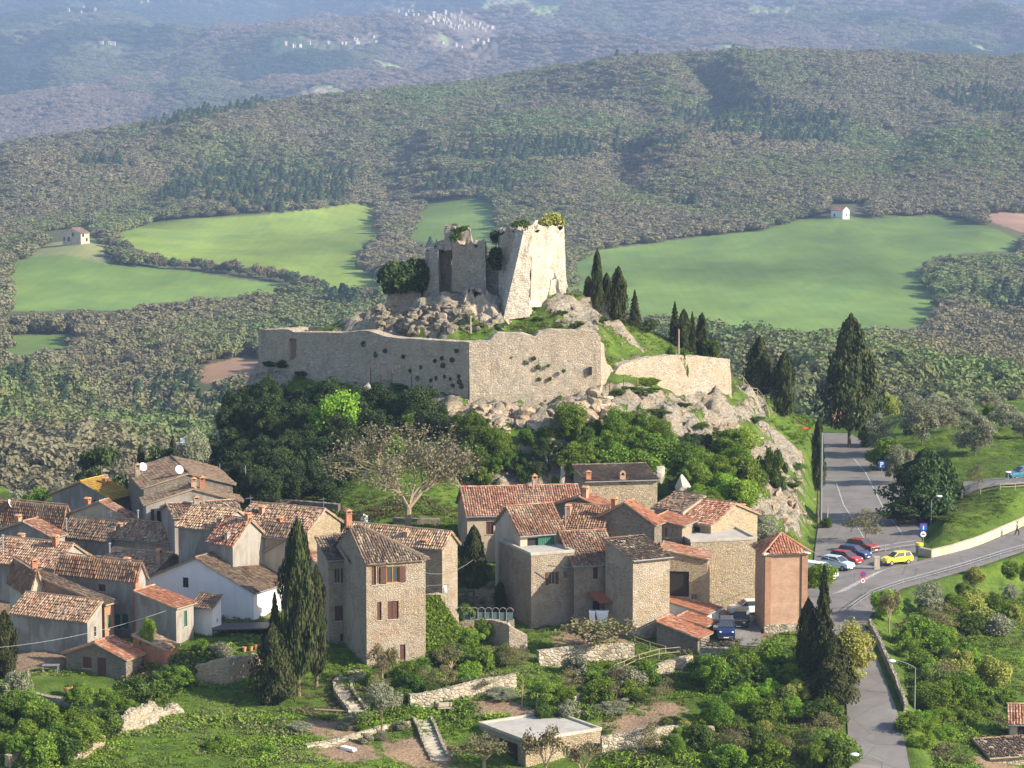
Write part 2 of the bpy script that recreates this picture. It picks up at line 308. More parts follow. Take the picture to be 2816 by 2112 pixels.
def strip_pts(Lp, Rp, n, m):
    """a strip of asphalt between two picture-traced edges, laid on the road surface"""
    def res(E):
        E = np.array([hit(px, py, az) for px, py in E]); d = np.r_[0, np.cumsum(np.hypot(*np.diff(E[:, :2], axis=0).T))]; t = np.linspace(0, d[-1], n)
        return np.stack([np.interp(t, d, E[:, i]) for i in range(3)], 1)
    A, B = res(Lp), res(Rp); s = np.linspace(0, 1, m)[None, :, None]
    G = A[:, None] * (1 - s) + B[:, None] * s; G[..., 2] = az(G[..., 0], G[..., 1]); return G
STR = dict(
 lane=([(2335,2300),(2335,2112),(2330,1980),(2322,1860),(2290,1760),(2255,1700)], [(2530,2300),(2502,2112),(2482,2010),(2446,1900),(2405,1790),(2375,1715)], 60, 8),
 road=([(2225,1700),(2262,1640),(2300,1600),(2400,1560),(2520,1545),(2560,1535),(2700,1500),(2816,1450),(2980,1385)], [(2260,1740),(2380,1720),(2410,1670),(2480,1620),(2560,1598),(2640,1575),(2720,1550),(2830,1512),(3000,1450)], 80, 10),
 lot=([(2190,1700),(2232,1600),(2245,1480),(2258,1400),(2262,1300),(2250,1240),(2235,1190)], [(2400,1630),(2520,1550),(2545,1440),(2480,1330),(2430,1280),(2400,1230),(2335,1192)], 80, 12))
SG = {k: strip_pts(*v) for k, v in STR.items()}
X0, X1, Y0, Y1, DX = -95.0, 120.0, 215.0, 500.0, .5
nx, ny = int((X1 - X0) / DX) + 1, int((Y1 - Y0) / DX) + 1
gx, gy = np.meshgrid(np.linspace(X0, X1, nx), np.linspace(Y0, Y1, ny)); gz_ = near_rbf(gx, gy)
amask = np.zeros((ny, nx))
for k, (a_, b_, n_, m_) in STR.items():
    G = strip_pts(a_, b_, n_ * 6, m_ * 8).reshape(-1, 3); amask[np.clip(((G[:, 1] - Y0) / DX).round().astype(int), 0, ny - 1), np.clip(((G[:, 0] - X0) / DX).round().astype(int), 0, nx - 1)] = 1
def blur(a, r):
    for ax in (0, 1):
        a = sum(np.roll(a, i, ax) for i in range(-r, r + 1)) / (2 * r + 1)
    return a
hard = blur(amask, 1) > 0.01; wgt = np.clip(blur(hard.astype(float), 3) * 1.6, 0, 1); wgt[hard] = 1
# gentle roughness, stronger on the rock
gyy, gxx = np.gradient(blur(gz_, 2), DX); slope = np.hypot(gxx, gyy)
ROCK = [(1350,1150,8),(1500,1150,8),(1620,1130,7),(1200,1150,6),(1750,1120,6),(1850,1150,7),(1950,1150,7),(2000,1200,7),(2050,1250,7),(2100,1290,6),(2140,1350,6),(2180,1400,6),(2180,1450,5),(2100,1420,6),(2120,1200,4),(2170,1280,5),(1150,870,8),(1080,890,8),(1010,900,7),(1120,860,7),(1200,850,6),(1180,900,6),(1560,850,4),(1620,880,4),(1720,930,3),(1600,905,4),(1250,870,6),(1080,890,5),(1330,880,4),(1650,1400,3),(1960,1120,5),(1640,860,3),(1430,1300,6),(1560,1300,6)]
def near_z(x, y):
    fx = np.clip((np.asarray(x, float) - X0) / DX, 0, nx - 1.001); fy = np.clip((np.asarray(y, float) - Y0) / DX, 0, ny - 1.001)
    i = fx.astype(int); j = fy.astype(int); a = fx - i; b = fy - j
    return gz_[j, i] * (1 - a) * (1 - b) + gz_[j, i + 1] * a * (1 - b) + gz_[j + 1, i] * (1 - a) * b + gz_[j + 1, i + 1] * a * b
def gz(x, y): return float(near_z(x, y))
def on(px, Y):
    """the ground point seen in picture column px at depth Y"""
    z = 0.0
    for _ in range(4):
        x = (px - 1408) / FPX * (Y * CP - (z - CZ) * SP); z = gz(x, Y)
    return np.array([x, Y, z])
_YS = np.arange(232, 470, .2)
def hn(px, py, Y=330):
    a, b, c = tdir(px, py); z = near_z(a * _YS / b, _YS); q = np.nonzero(CZ + c * _YS / b <= z)[0]
    if not len(q): return on(px, Y)
    y = _YS[q[0]]; return np.array([a * y / b, y, z[q[0]]])
rockm = np.clip((slope - .62) * 2.2, 0, 1)
for px, py, r in ROCK:
    h_ = hn(px, py, 350); rockm = np.maximum(rockm, np.clip(1.25 - np.hypot(gx - h_[0], (gy - h_[1])) / r, 0, 1))
rockm = rockm * (gy > 300) * (1 - wgt)
nz_ = fbm(gx * .35, gy * .35, 0, 3, 4); rid = 1 - np.abs(fbm(gx * .28 + 5, gy * .28, gz_ * .3, 9, 4)) * 2
gz_ = gz_ + (1 - wgt) * (nz_ * .35 + rockm * (rid * 2.6 - .9 + 1.1 * (fbm(gx * .9, gy * .9, gz_ * .7, 31, 4))))
gz_ = gz_ * (1 - wgt) + wgt * (az(gx, gy) - .06)
rockm = np.clip(rockm + .3 * (fbm(gx * .5, gy * .5, 0, 77, 3)) * (rockm > .05), 0, 1)
def gz(x, y): return float(near_z(x, y))
def on(px, Y):
    """the ground point seen in picture column px at depth Y"""
    z = 0.0
    for _ in range(4):
        x = (px - 1408) / FPX * (Y * CP - (z - CZ) * SP); z = gz(x, Y)
    return np.array([x, Y, z])
def grid_faces(ny, nx):
    a = (np.arange(ny - 1)[:, None] * nx + np.arange(nx - 1)[None]).ravel(); return np.stack([a, a + 1, a + nx + 1, a + nx], 1)
SOIL = [(1750,2000,4),(1400,1960,3),(1150,2070,5),(950,2070,4),(2450,1560,0),(1350,1950,3),(1820,900,3),(620,2000,0),(900,2000,4),(2740,2110,3)]
soil = np.zeros_like(gx)
for px, py, r in SOIL:
    if r: h_ = hn(px, py, 260); soil = np.maximum(soil, np.clip(1.3 - np.hypot(gx - h_[0], gy - h_[1]) / r, 0, 1))
vill = np.zeros_like(gx)   # trodden ground between the houses
for px, Y, r in [(150,290,14),(400,285,12),(600,300,14),(300,312,12),(850,290,10),(1500,296,12),(1750,296,12),(1980,289,6),(2050,283,4),(2040,298,4),(80,272,6),(1620,281,6)]:
    q = on(px, Y); vill = np.maximum(vill, np.clip(1.3 - np.hypot(gx - q[0], gy - q[1]) / r, 0, 1))
n = N('near_ground', .95, .08); co = n.coord()
g1 = n.noise(co, .35, 6, .65); g2 = n.noise(co, 3.5, 5, .7)
gc = n.ramp(g1, [(.3, (.06, .095, .022)), (.5, (.10, .165, .028)), (.65, (.15, .22, .04)), (.8, (.19, .19, .08))]); gc = n.mix(.6, gc, n.ramp(g2, [(.3, (.5, .5, .5)), (.7, (1, 1, 1))]), 'MULTIPLY')
ve = n.vor(n.coord((1, 1, 1.6)), .9, 'DISTANCE_TO_EDGE'); r1 = n.noise(n.coord((1, 1, 1.5)), 1.4, 8, .72, 1.0)
rc = n.ramp(r1, [(.25, (.10, .085, .06)), (.40, (.31, .27, .21)), (.55, (.45, .41, .34)), (.8, (.56, .53, .47))]); rc = n.mix(n.ramp(n.noise(co, .16, 4), [(.45, (0, 0, 0)), (.65, (.7, .7, .7))]), rc, n.mix(.5, rc, (.55, .37, .20)))
r3 = n.noise(n.coord((.6, .6, 2.2)), 1.1, 8, .75, 2.0); rc = n.mix(n.ramp(r3, [(.36, (.9, .9, .9)), (.46, (0, 0, 0))]), rc, (.08, .07, .05))
rm = n.math('ADD', n.math('MULTIPLY', n.attr('rock').outputs['Fac'], 1.22), n.math('MULTIPLY', n.math('SUBTRACT', n.noise(n.coord((1, 1, .4)), .55, 7, .72), .5), 2.6)); rf = n.ramp(rm, [(.62, (0, 0, 0)), (.72, (1, 1, 1))])
c = n.mix(rf, gc, rc); sc_ = n.ramp(g2, [(.3, (.16, .11, .07)), (.7, (.36, .26, .18))])
sf = n.math('ADD', n.attr('soil').outputs['Fac'], n.math('MULTIPLY', n.math('SUBTRACT', n.noise(co, 1.2, 5), .5), 1.2)); c = n.mix(n.ramp(sf, [(.5, (0, 0, 0)), (.65, (1, 1, 1))]), c, sc_)
n.bump(n.math('ADD', n.math('MULTIPLY', n.math('MULTIPLY', r1, rf), 4.0), g2), .9, .25); M['ground'] = n.col(c)
me = mesh_np('near_hill', np.stack([gx, gy, gz_], -1).reshape(-1, 3), grid_faces(ny, nx), M['ground'], {'rock': ('POINT', rockm.ravel()), 'soil': ('POINT', np.maximum(soil, vill * .9).ravel())}, True)
tag(link('castle_hill_ground', me), kind='structure')
# asphalt
n = N('asphalt', .85, .25); co = n.coord(); a1 = n.noise(co, .25, 6, .65, .8); a2 = n.noise(co, 8, 3, .8)
c = n.ramp(a1, [(.3, (.17, .155, .15)), (.6, (.23, .215, .205)), (.75, (.28, .265, .25))]); c = n.mix(.4, c, n.ramp(a2, [(.3, (.6, .6, .6)), (.7, (1, 1, 1))]), 'MULTIPLY')
cr = n.vor(co, .16, 'DISTANCE_TO_EDGE'); c = n.mix(n.ramp(cr.outputs['Distance'], [(0, (.5, .5, .5)), (.012, (0, 0, 0))]), c, (.08, .075, .07)); M['asphalt'] = n.col(c)
n = N('road_paint', .7, .3); f = n.noise(n.coord(), 3, 6, .75); M['paint'] = n.col(n.ramp(f, [(.38, (.24, .23, .22)), (.55, (.50, .49, .47))]))
for i, (k, nm) in enumerate((('lot', 'parking_lot'), ('road', 'road'), ('lane', 'lane_road'))):
    G = SG[k].copy(); G[..., 2] += .03 + i * .006; tag(link(nm, mesh_np(nm, G.reshape(-1, 3), grid_faces(*G.shape[:2]), M['asphalt'], None, True)), kind='structure')
def paint_line(mb, pts, w_=.12, dz=.055):
    W = [hit(px, py, az) for px, py in pts]
    for a, b in zip(W[:-1], W[1:]):
        n_ = max(1, int(np.hypot(*(b - a)[:2]) / 2)); d = (b - a)[:2]; d = d / np.hypot(*d); s = np.array([-d[1], d[0]]) * w_ / 2
        for i in range(n_):
            p = a + (b - a) * i / n_; q = a + (b - a) * (i + 1) / n_; C4 = [p[:2] + s, q[:2] + s, q[:2] - s, p[:2] - s]
            mb.poly([(x, y, float(az(x, y)) + dz) for x, y in C4])
mb = MB()
paint_line(mb, [(2348,1262),(2380,1300),(2400,1340),(2430,1400),(2482,1470)], .16)
paint_line(mb, [(2300,1330),(2320,1390),(2352,1440),(2375,1480)], .16); paint_line(mb, [(2382,1500),(2400,1530)], .16)
for a in [((2300,1420),(2345,1420)), ((2470,1442),(2505,1424)), ((2420,1338),(2460,1340)), ((2490,1444),(2530,1450)), ((2300,1361),(2330,1368)), ((2310,1390),(2340,1396))]: paint_line(mb, a, .12)
paint_line(mb, [(2400,1582),(2440,1565),(2500,1555),(2570,1540)], .1)
for i in range(15):      # the broad hatched border along the parked cars
    t = i / 14; x = 2290 + t * 112; y = 1634 - t * 56; paint_line(mb, [(x, y), (x + 38 - 8 * t, y - 9)], .22)
tag(mb.build('road_markings', M['paint']), kind='structure')
# ---------------------------------------------------------------- far land: valley floor, wooded ridge, distant mountain
def fz(px, py, z): 
    a, b, c = tdir(px, py); t = (z - CZ) / c; return (px, b * t, z)
def fy_(px, py, Y): return (px, Y, at(px, py, Y)[2])
FP = [fz(x, y, -70) for x, y in [(-600,900),(0,900),(500,880),(1000,850),(-600,700),(0,700),(400,740),(900,700),(1300,700),(1700,750),(2000,860),(2300,780),(2600,720),(2900,700),(3300,700),(1650,690),(1900,650),(2300,640),(2600,620),(2900,600),(200,600),(600,600),(1000,560),(1400,560),(-600,600),(0,590),(1300,620)]]
FP += [fz(230,668,-63), fz(2300,598,-63), fz(400,640,-66), fz(2700,640,-64),
 fy_(0,1420,620), fy_(300,1400,640), fy_(0,1250,760), fy_(250,1180,900), fy_(350,1250,800), fy_(600,1080,960), fy_(0,1120,860), fy_(150,1060,960), fy_(280,1120,1010), fy_(500,1000,1100), fy_(120,980,1130), fy_(-500,1200,800), fy_(-500,1400,620),
 fy_(2300,1060,760), fy_(2480,1040,800), fy_(2650,1090,760), fy_(2816,1160,700), fy_(2100,980,900), fy_(2380,1010,860), fy_(2500,975,1150), fy_(2700,1010,1070), fy_(2816,1040,1050), fy_(2816,880,1350), fy_(2550,920,1230), fy_(3200,1150,750), fy_(1900,960,950), (1400,620,-60), (1400,800,-66), (800,560,-60), (2000,560,-55), (2816,560,-60), (1400,300,-80), (0,300,-80), (2816,300,-80), (1400,120,-60), (0,120,-60), (2816,120,-60)]
FP += [fy_(*p) for p in [(-500,400,2550),(0,397,2600),(380,347,2800),(890,262,3000),(1270,230,3100),(1530,187,3150),(1655,167,3200),(1910,147,3250),(2160,137,3250),(2420,147,3300),(2816,159,3300),(3300,170,3300),
 (0,480,2350),(400,460,2400),(700,420,2550),(1000,450,2400),(1000,350,2750),(700,350,2720),(1400,400,2500),(1400,300,2850),(1800,450,2350),(1800,300,2800),(2200,450,2350),(2200,300,2750),(2450,330,2650),(2700,240,2950),(1500,520,2150),(1900,550,2120),(680,470,2420),(860,380,2720),
 (2816,335,2450),(2600,410,2350),(2450,490,2250),(3300,300,2450),(2480,420,2620),(2650,345,2800),(2816,290,2850),(2400,520,2200)]]
FP += [(x, y, z) for x in (-500, 400, 1400, 2400, 3300) for y, z in ((4000, -90), (4700, -120))]
FP += [fy_(*p) for p in [(-500,400,5600),(0,390,5600),(400,330,5800),(800,280,6000),(1200,220,6200),(1600,160,6500),(2100,150,6700),(2816,150,6900),(3300,150,6900),
 (-500,200,7600),(0,220,7400),(600,200,7600),(1200,150,8000),(1900,110,8400),(2816,110,8600),(3300,110,8600),(0,100,9200),(900,90,9400),(1400,75,9700),(2200,60,9900),(2816,60,10000),(-500,100,9200),(3300,60,10000),
 (0,0,11200),(1400,-5,11800),(2816,-20,12200),(-500,0,11200),(3300,-10,12200),(0,-110,13500),(1400,-110,14000),(2816,-130,14500)]]
FP = np.array(FP); LY = lambda y: np.log(y) * 2200.0; far_rbf = RBF(np.stack([FP[:, 0], LY(FP[:, 1])], 1), FP[:, 2], 10); CDX = np.linspace(-900, 3700, 60); CDZ = np.zeros(60)
fn, fm = 640, 620
ys = np.concatenate([np.geomspace(150, 700, 50, endpoint=False), np.geomspace(700, 4000, 330, endpoint=False), np.geomspace(4000, 16000, fm - 380)])
pxs = np.linspace(-900, 3700, fn); FX, FY = np.meshgrid(pxs, ys); WX = (FX - 1408) / FPX * FY
def far_z(px, Y):
    X = (px - 1408) / FPX * Y; z = far_rbf(px, LY(Y)); k = np.clip((Y - 1900) / 900, 0, 1); m = np.clip((Y - 4500) / 2500, 0, 1)
    z = z + fbm(X / 260, Y / 420, 0, 5, 4) * (3 + 24 * k + 9 * np.clip((1200 - Y) / 200, 0, 1)) - k * 46 * (1 - np.clip(np.abs(fbm(X / 380 + 2, Y / 1500, 0, 45, 3)) * 5, 0, 1)) * (1 - m) + m * ((1 - 2 * np.abs(fbm(X / 900, Y / 1700, 0, 15, 5))) * 170 - 50) + m * fbm(X / 300, Y / 500, 0, 25, 4) * 14
    z = z + np.clip(1 - np.abs(Y - 2500) / 900, 0, 1) * (-(1 - np.clip(np.abs(fbm(X / 420 + 3, Y / 1500, 0, 41, 3)) * 7, 0, 1)) * 12)
    t1, t2 = np.clip((Y - 1900) / 900, 0, 1), 1 - np.clip((Y - 3500) / 900, 0, 1); z = z + np.interp(px, CDX, CDZ) * t1 * t1 * (3 - 2 * t1) * t2
    return np.where(Y < 640, np.minimum(z, -46 + 0 * z), z)
for _ in range(4):      # bring the crest of the wooded ridge to its measured line
    yy = np.linspace(2300, 3700, 90); a_, b_ = np.meshgrid(CDX, yy); r_ = pix(((a_ - 1408) / FPX * b_, b_, far_z(a_, b_) + 7))[1]; i_ = r_.argmin(0); cr_ = r_.min(0)
    tg = np.interp(CDX, [-900, 0, 380, 560, 890, 1270, 1530, 1655, 1910, 2160, 2420, 2816, 3700], [440, 395, 345, 305, 261, 229, 185, 165, 146, 137, 146, 159, 170]); CDZ = CDZ + (cr_ - tg) / FPX * yy[i_]
FZ = far_z(FX, FY)
FIELDS = {  # picture outlines of open land and its colour
 'a': ([(285,660),(330,640),(420,610),(560,597),(740,588),(900,572),(960,560),(1040,570),(1060,640),(1000,690),(990,730),(1060,770),(1060,815),(960,800),(800,770),(640,740),(500,720),(400,700)], (.19,.265,.062)),
 'b': ([(0,735),(80,705),(180,695),(300,728),(450,735),(640,765),(790,785),(830,800),(700,812),(560,822),(430,835),(330,855),(200,852),(0,858)], (.14,.22,.062)),
 'c': ([(1150,560),(1300,545),(1365,555),(1380,620),(1380,680),(1200,670),(1100,655),(1140,610)], (.14,.22,.062)),
 'd': ([(1560,735),(1640,688),(1900,655),(2100,632),(2215,598),(2380,600),(2500,594),(2600,598),(2740,630),(2816,665),(2816,690),(2740,690),(2620,700),(2540,720),(2555,780),(2600,830),(2560,880),(2520,905),(2300,920),(2100,905),(1900,890),(1700,860),(1560,800)], (.14,.22,.065)),
 'e': ([(0,925),(120,920),(240,922),(180,955),(60,975),(0,980)], (.14,.215,.065)),
 'f': ([(520,1045),(560,1005),(640,985),(760,990),(760,1030),(640,1040),(560,1055)], (.30,.19,.13)),
 'g': ([(2680,590),(2760,585),(2900,590),(2900,640),(2816,640),(2740,615)], (.32,.20,.15)),
 'h': ([(130,670),(250,650),(330,700),(290,728),(180,700),(60,712)], (.22,.24,.11)),
}
def inside(poly, x, y):
    r = np.zeros(np.shape(x), bool); n_ = len(poly)
    for i in range(n_):
        x1, y1 = poly[i]; x2, y2 = poly[(i + 1) % n_]
        if y1 == y2: continue
        r ^= ((y1 > y) != (y2 > y)) & (x < (x2 - x1) * (y - y1) / (y2 - y1) + x1)
    return r
def rowof(X, Y, Z): return pix((X, Y, Z))[1]
FR = rowof(WX, FY, FZ)
fc = np.zeros((fm, fn, 3)); fc[:] = (.11, .115, .06); fmask = np.zeros((fm, fn))
for k, (poly, c_) in FIELDS.items():
    ins = inside(poly, FX, FR) & (FY > 850) & (FY < 2600); fc[ins] = c_; fmask[ins] = 1
mt = FY > 4300   # distant mountain: brown woods, dark conifer stands, small pale fields
q1 = fbm(WX / 500, FY / 1100, 0, 51, 5)[..., None]; q2 = fbm(WX / 350 + 9, FY / 900, 0, 61, 4)[..., None]; q3 = fbm(WX / 260, FY / 420, 0, 71, 3)[..., None]
mc = np.where(q1 > .12, np.array((.045, .08, .045)), np.array((.185, .15, .115))); mc = np.where((q1 > -.1) & (q1 < .12), np.array((.12, .13, .075)), mc)
mc = np.where((q2 > .30) & (q3 > -.05), np.array((.24, .30, .12)), mc); mc = np.where((q2 > .42) & (q3 > .1), np.array((.28, .25, .17)), mc)
fc[mt] = mc[mt]; mtf = mt.astype(float)
fc += fmask[..., None] * fc * (fbm(WX / 50, FY / 200, 0, 81, 5)[..., None] * .5)
n = N('far_ground', .95, .05); a = n.attr('col').outputs['Color']; co = n.coord()
tr = n.vor(n.coord((1, .5, 1)), .045); tn = n.noise(n.coord((1, .6, 1)), .03, 6, .7)
tc = n.ramp(tr.outputs['Distance'], [(0, (1.15, 1.15, 1.15)), (.9, (.6, .6, .65))]); mm = n.attr('mtn').outputs['Fac']
c = n.mix(n.math('MULTIPLY', mm, .85), a, n.mix(1.0, a, tc, 'MULTIPLY')); c = n.mix(.5, c, n.ramp(tn, [(.3, (.6, .6, .6)), (.7, (1.15, 1.15, 1.15))]), 'MULTIPLY')
wv = n.n('TexWave', wave_type='BANDS'); n.l(n.coord((1, .55, 1)), wv.inputs['Vector']); wv.inputs['Scale'].default_value = .05; wv.inputs['Distortion'].default_value = 1.5; wv.inputs['Detail Scale'].default_value = .3
c = n.mix(n.math('MULTIPLY', n.attr('field').outputs['Fac'], .22), c, n.mix(1, c, n.ramp(wv.outputs['Fac'], [(0, (.72, .78, .8)), (.12, (1, 1, 1)), (1, (1.05, 1.03, 1))]), 'MULTIPLY'))
c = n.mix(n.math('MULTIPLY', n.attr('field').outputs['Fac'], .45), c, n.mix(1, c, n.ramp(n.noise(n.coord((1, .35, 1)), .02, 5, .6, 2), [(.35, (.7, .8, .9)), (.6, (1.3, 1.15, .8))]), 'MULTIPLY'))
hgt = n.math('MULTIPLY', n.math('SUBTRACT', 1.0, tr.outputs['Distance']), mm); n.bump(hgt, .8, 14); M['far'] = n.col(c)
me = mesh_np('far_land', np.stack([WX, FY, FZ], -1).reshape(-1, 3), grid_faces(fm, fn), M['far'], {'col': ('POINT', fc.reshape(-1, 3)), 'mtn': ('POINT', mtf.ravel()), 'field': ('POINT', fmask.ravel())}, True)
tag(link('valley_and_hills', me), kind='structure')
def haze():
    mb = MB(); mb.box((-9000, -300, -700), (9000, 17500, 900)); m_ = bpy.data.materials.new('haze'); m_.use_nodes = True; t = m_.node_tree; t.nodes.clear()
    o = t.nodes.new('ShaderNodeOutputMaterial'); v = t.nodes.new('ShaderNodeVolumePrincipled'); v.inputs['Density'].default_value = 1.0e-4; v.inputs['Color'].default_value = (.45, .63, 1, 1); v.inputs['Anisotropy'].default_value = .1
    t.links.new(v.outputs[0], o.inputs['Volume']); tag(mb.build('haze', m_), kind='stuff')
haze()
# ---------------------------------------------------------------- leaf clouds
def quads(P, Nrm, size, seed, jit=.8, asp=1.0):
    """one small leaf-clump quad per point, roughly facing Nrm"""
    g = np.random.default_rng(seed); n_ = len(P); D = Nrm + g.normal(0, jit, (n_, 3)); D /= np.linalg.norm(D, axis=1)[:, None] + 1e-9
    A = np.cross(D, g.normal(0, 1, (n_, 3))); A /= np.linalg.norm(A, axis=1)[:, None] + 1e-9; B = np.cross(D, A)
    s = (size * g.uniform(.6, 1.4, n_))[:, None]; A = A * s; B = B * s * asp; C = D * s * .35
    V = np.stack([P - A - B * .6, P + A - B * .3 + C, P + A * .7 + B, P - A * .6 + B * .8 + C], 1).reshape(-1, 3)
    return V, np.arange(4 * n_).reshape(-1, 4)
def sph(n_, g):
    v = g.normal(0, 1, (n_, 3)); return v / np.linalg.norm(v, axis=1)[:, None]
def crown_pts(seed, nb, npb, rx=.5, rz=.5, zc=.5, br=(.16, .30), flat=1.0, low=-.2):
    """points on many overlapping clumps that fill an uneven crown"""
    g = np.random.default_rng(seed); P = []; Nn = []; V = []
    for b in range(nb):
        d = sph(1, g)[0]; rr = g.uniform(.25, 1) ** .5
        far_ = g.random() < .2; rr = rr * (1.25 if far_ else 1)
        c_ = np.array([d[0] * rx * rr, d[1] * rx * rr, zc + d[2] * rz * rr]); r = g.uniform(*br) * (.6 if far_ else 1)
        s = sph(npb, g); s = s[(s[:, 2] > low - g.uniform(0, .6, npb))]; rad = r * g.uniform(.6, 1.2, (len(s), 1)); p = c_ + s * rad * (1, 1, flat)
        P.append(p); Nn.append(s); V.append(np.clip(g.normal(.5 + .18 * g.normal(), .22, len(s)), 0, 1))
    return np.concatenate(P), np.concatenate(Nn), np.concatenate(V)
def leafmesh(name, P, Nn, V, size, mat, seed=0, jit=.7, asp=1.0):
    q, f = quads(P, Nn, size, seed, jit, asp); return mesh_np(name, q, f, mat, {'v': ('FACE', V)})
def scatter(name, pts, scale, tint, var, variants, rot=None, hang=None):
    """stuff: a mesh of points whose modifier sets one of the variants on every point"""
    k = len(pts); me = bpy.data.meshes.new(name); me.vertices.add(k); me.vertices.foreach_set('co', np.asarray(pts, np.float32).ravel())
    a = me.attributes.new('scl', 'FLOAT_VECTOR', 'POINT'); s = np.asarray(scale, np.float32); s = np.repeat(s[:, None], 3, 1) if s.ndim == 1 else s; a.data.foreach_set('vector', s.ravel())
    a = me.attributes.new('rot', 'FLOAT_VECTOR', 'POINT'); r = np.zeros((k, 3), np.float32); r[:, 2] = rng.uniform(0, 6.28, k); a.data.foreach_set('vector', r.ravel())
    a = me.attributes.new('idx', 'INT', 'POINT'); a.data.foreach_set('value', np.asarray(var, np.int32))
    a = me.attributes.new('tint', 'FLOAT_COLOR', 'POINT'); t4 = np.ones((k, 4), np.float32); t4[:, :3] = tint; a.data.foreach_set('color', t4.ravel())
    o = link(name, me); g = bpy.data.node_groups.new(name, 'GeometryNodeTree')
    g.interface.new_socket('Geometry', in_out='INPUT', socket_type='NodeSocketGeometry'); g.interface.new_socket('Geometry', in_out='OUTPUT', socket_type='NodeSocketGeometry')
    i = g.nodes.new('NodeGroupInput'); out = g.nodes.new('NodeGroupOutput'); ip = g.nodes.new('GeometryNodeInstanceOnPoints'); J = g.nodes.new('GeometryNodeJoinGeometry')
    for vme in reversed(variants):
        vo = bpy.data.objects.new(vme.name, vme); oi = g.nodes.new('GeometryNodeObjectInfo'); oi.inputs['Object'].default_value = vo; oi.inputs['As Instance'].default_value = False
        gi = g.nodes.new('GeometryNodeGeometryToInstance'); g.links.new(oi.outputs['Geometry'], gi.inputs[0]); g.links.new(gi.outputs[0], J.inputs[0])
    def na(nm, ty):
        q = g.nodes.new('GeometryNodeInputNamedAttribute'); q.data_type = ty; q.inputs['Name'].default_value = nm; return [x for x in q.outputs if x.enabled][0]
    g.links.new(i.outputs[0], ip.inputs['Points']); g.links.new(J.outputs[0], ip.inputs['Instance']); ip.inputs['Pick Instance'].default_value = True
    g.links.new(na('idx', 'INT'), ip.inputs['Instance Index']); g.links.new(na('rot', 'FLOAT_VECTOR'), ip.inputs['Rotation']); g.links.new(na('scl', 'FLOAT_VECTOR'), ip.inputs['Scale'])
    g.links.new(ip.outputs[0], out.inputs[0]); m = o.modifiers.new('scatter', 'NODES'); m.node_group = g
    return tag(o, kind='stuff')
# ---------------------------------------------------------------- the woods of the valley and the ridge
FV = []
for s_ in range(4):
    P, Nn, V = crown_pts(100 + s_, 11, 90, .40, .30, .55, (.17, .30)); FV.append(leafmesh('forest_crown', P, Nn, V, .055, L['forest'], s_, .22))
for s_ in range(2):     # conical conifer
    g = np.random.default_rng(140 + s_); k = 800; t = g.uniform(0, 1, k) ** .7; an = g.uniform(0, 6.28, k); r = .30 * (1.05 - t) * (1 + .25 * np.sin(t * 40 + an * 2)) * g.uniform(.7, 1.1, k)
    P = np.stack([np.cos(an) * r, np.sin(an) * r, .08 + t * 1.15], 1); Nn = np.stack([np.cos(an), np.sin(an), .4 + 0 * an], 1); FV.append(leafmesh('forest_conifer', P, Nn, np.clip(g.normal(.5, .25, k), 0, 1), .05, L['forest'], s_, .4))
PINE = [[(380,350),(560,305),(720,275),(760,300),(600,345),(440,365)], [(600,590),(560,560),(760,520),(960,480),(980,520),(940,560),(780,585)], [(1150,545),(1200,500),(1400,480),(1420,540),(1300,550)], [(1240,430),(1400,410),(1700,395),(1890,400),(1850,440),(1600,455),(1300,460),(1180,450)],
        [(1820,320),(2000,290),(2200,300),(2340,345),(2300,420),(2100,415),(1980,380),(1850,360)], [(2550,270),(2700,255),(2816,280),(2816,330),(2640,330)], [(290,1190),(380,1080),(500,1050),(640,1060),(640,1180),(560,1240),(400,1210),(330,1240)], [(880,830),(1040,800),(1040,870),(900,880)]]
g = np.random.default_rng(5); pts = []; 
for ya, yb, sp in ((600, 1300, 5.8), (1300, 2300, 6.8), (2300, 3700, 8.5)):
    ng = int((yb - ya) / sp); 
    for i in range(ng):
        Y = ya + i * sp; half = (1408 + 500) / FPX * Y; k = int(2 * half / sp); x = -half + (np.arange(k) + g.uniform(-.45, .45, k)) * sp; y = Y + g.uniform(-.45, .45, k) * sp; pts.append(np.stack([x, y, np.full(k, sp)], 1))
pts = np.concatenate(pts); ppx = 1408 + FPX * pts[:, 0] / pts[:, 1]; pz = far_z(ppx, pts[:, 1]); prow = pix((pts[:, 0], pts[:, 1], pz))[1]; ppc = pix((pts[:, 0], pts[:, 1], pz))[0]
keep = np.ones(len(pts), bool)
ptop = pix((pts[:, 0], pts[:, 1], pz + 7.5))[1]
for poly, _c in FIELDS.values(): keep &= ~((inside(poly, ppc, prow) | inside(poly, ppc, ptop) | inside(poly, ppc, (prow + ptop) / 2)) & (pts[:, 1] > 850) & (pts[:, 1] < 2600))
keep &= ~inside([(100,640),(260,620),(300,700),(100,720)], ppc, prow); keep &= ~inside([(2270,560),(2400,560),(2400,620),(2270,620)], ppc, prow)
keep &= g.uniform(0, 1, len(pts)) > .10
pts, pz, prow, ppc = pts[keep], pz[keep], prow[keep], ppc[keep]
pine = np.zeros(len(pts), bool)
for poly in PINE: pine |= inside(poly, ppc, prow)
pine |= (fbm(pts[:, 0] / 120, pts[:, 1] / 200, 0, 91, 3) > .50)
q1 = fbm(pts[:, 0] / 90, pts[:, 1] / 160, 0, 93, 4) + g.normal(0, .13, len(pts)); k = len(pts)
tint = np.where((q1 > .12)[:, None], np.array((.21, .235, .10)), np.array((.25, .23, .14))); tint = np.where((np.abs(q1) < .12)[:, None], np.array((.24, .235, .125)), tint); tint = np.where((q1 > .45)[:, None], np.array((.19, .26, .09)), tint)
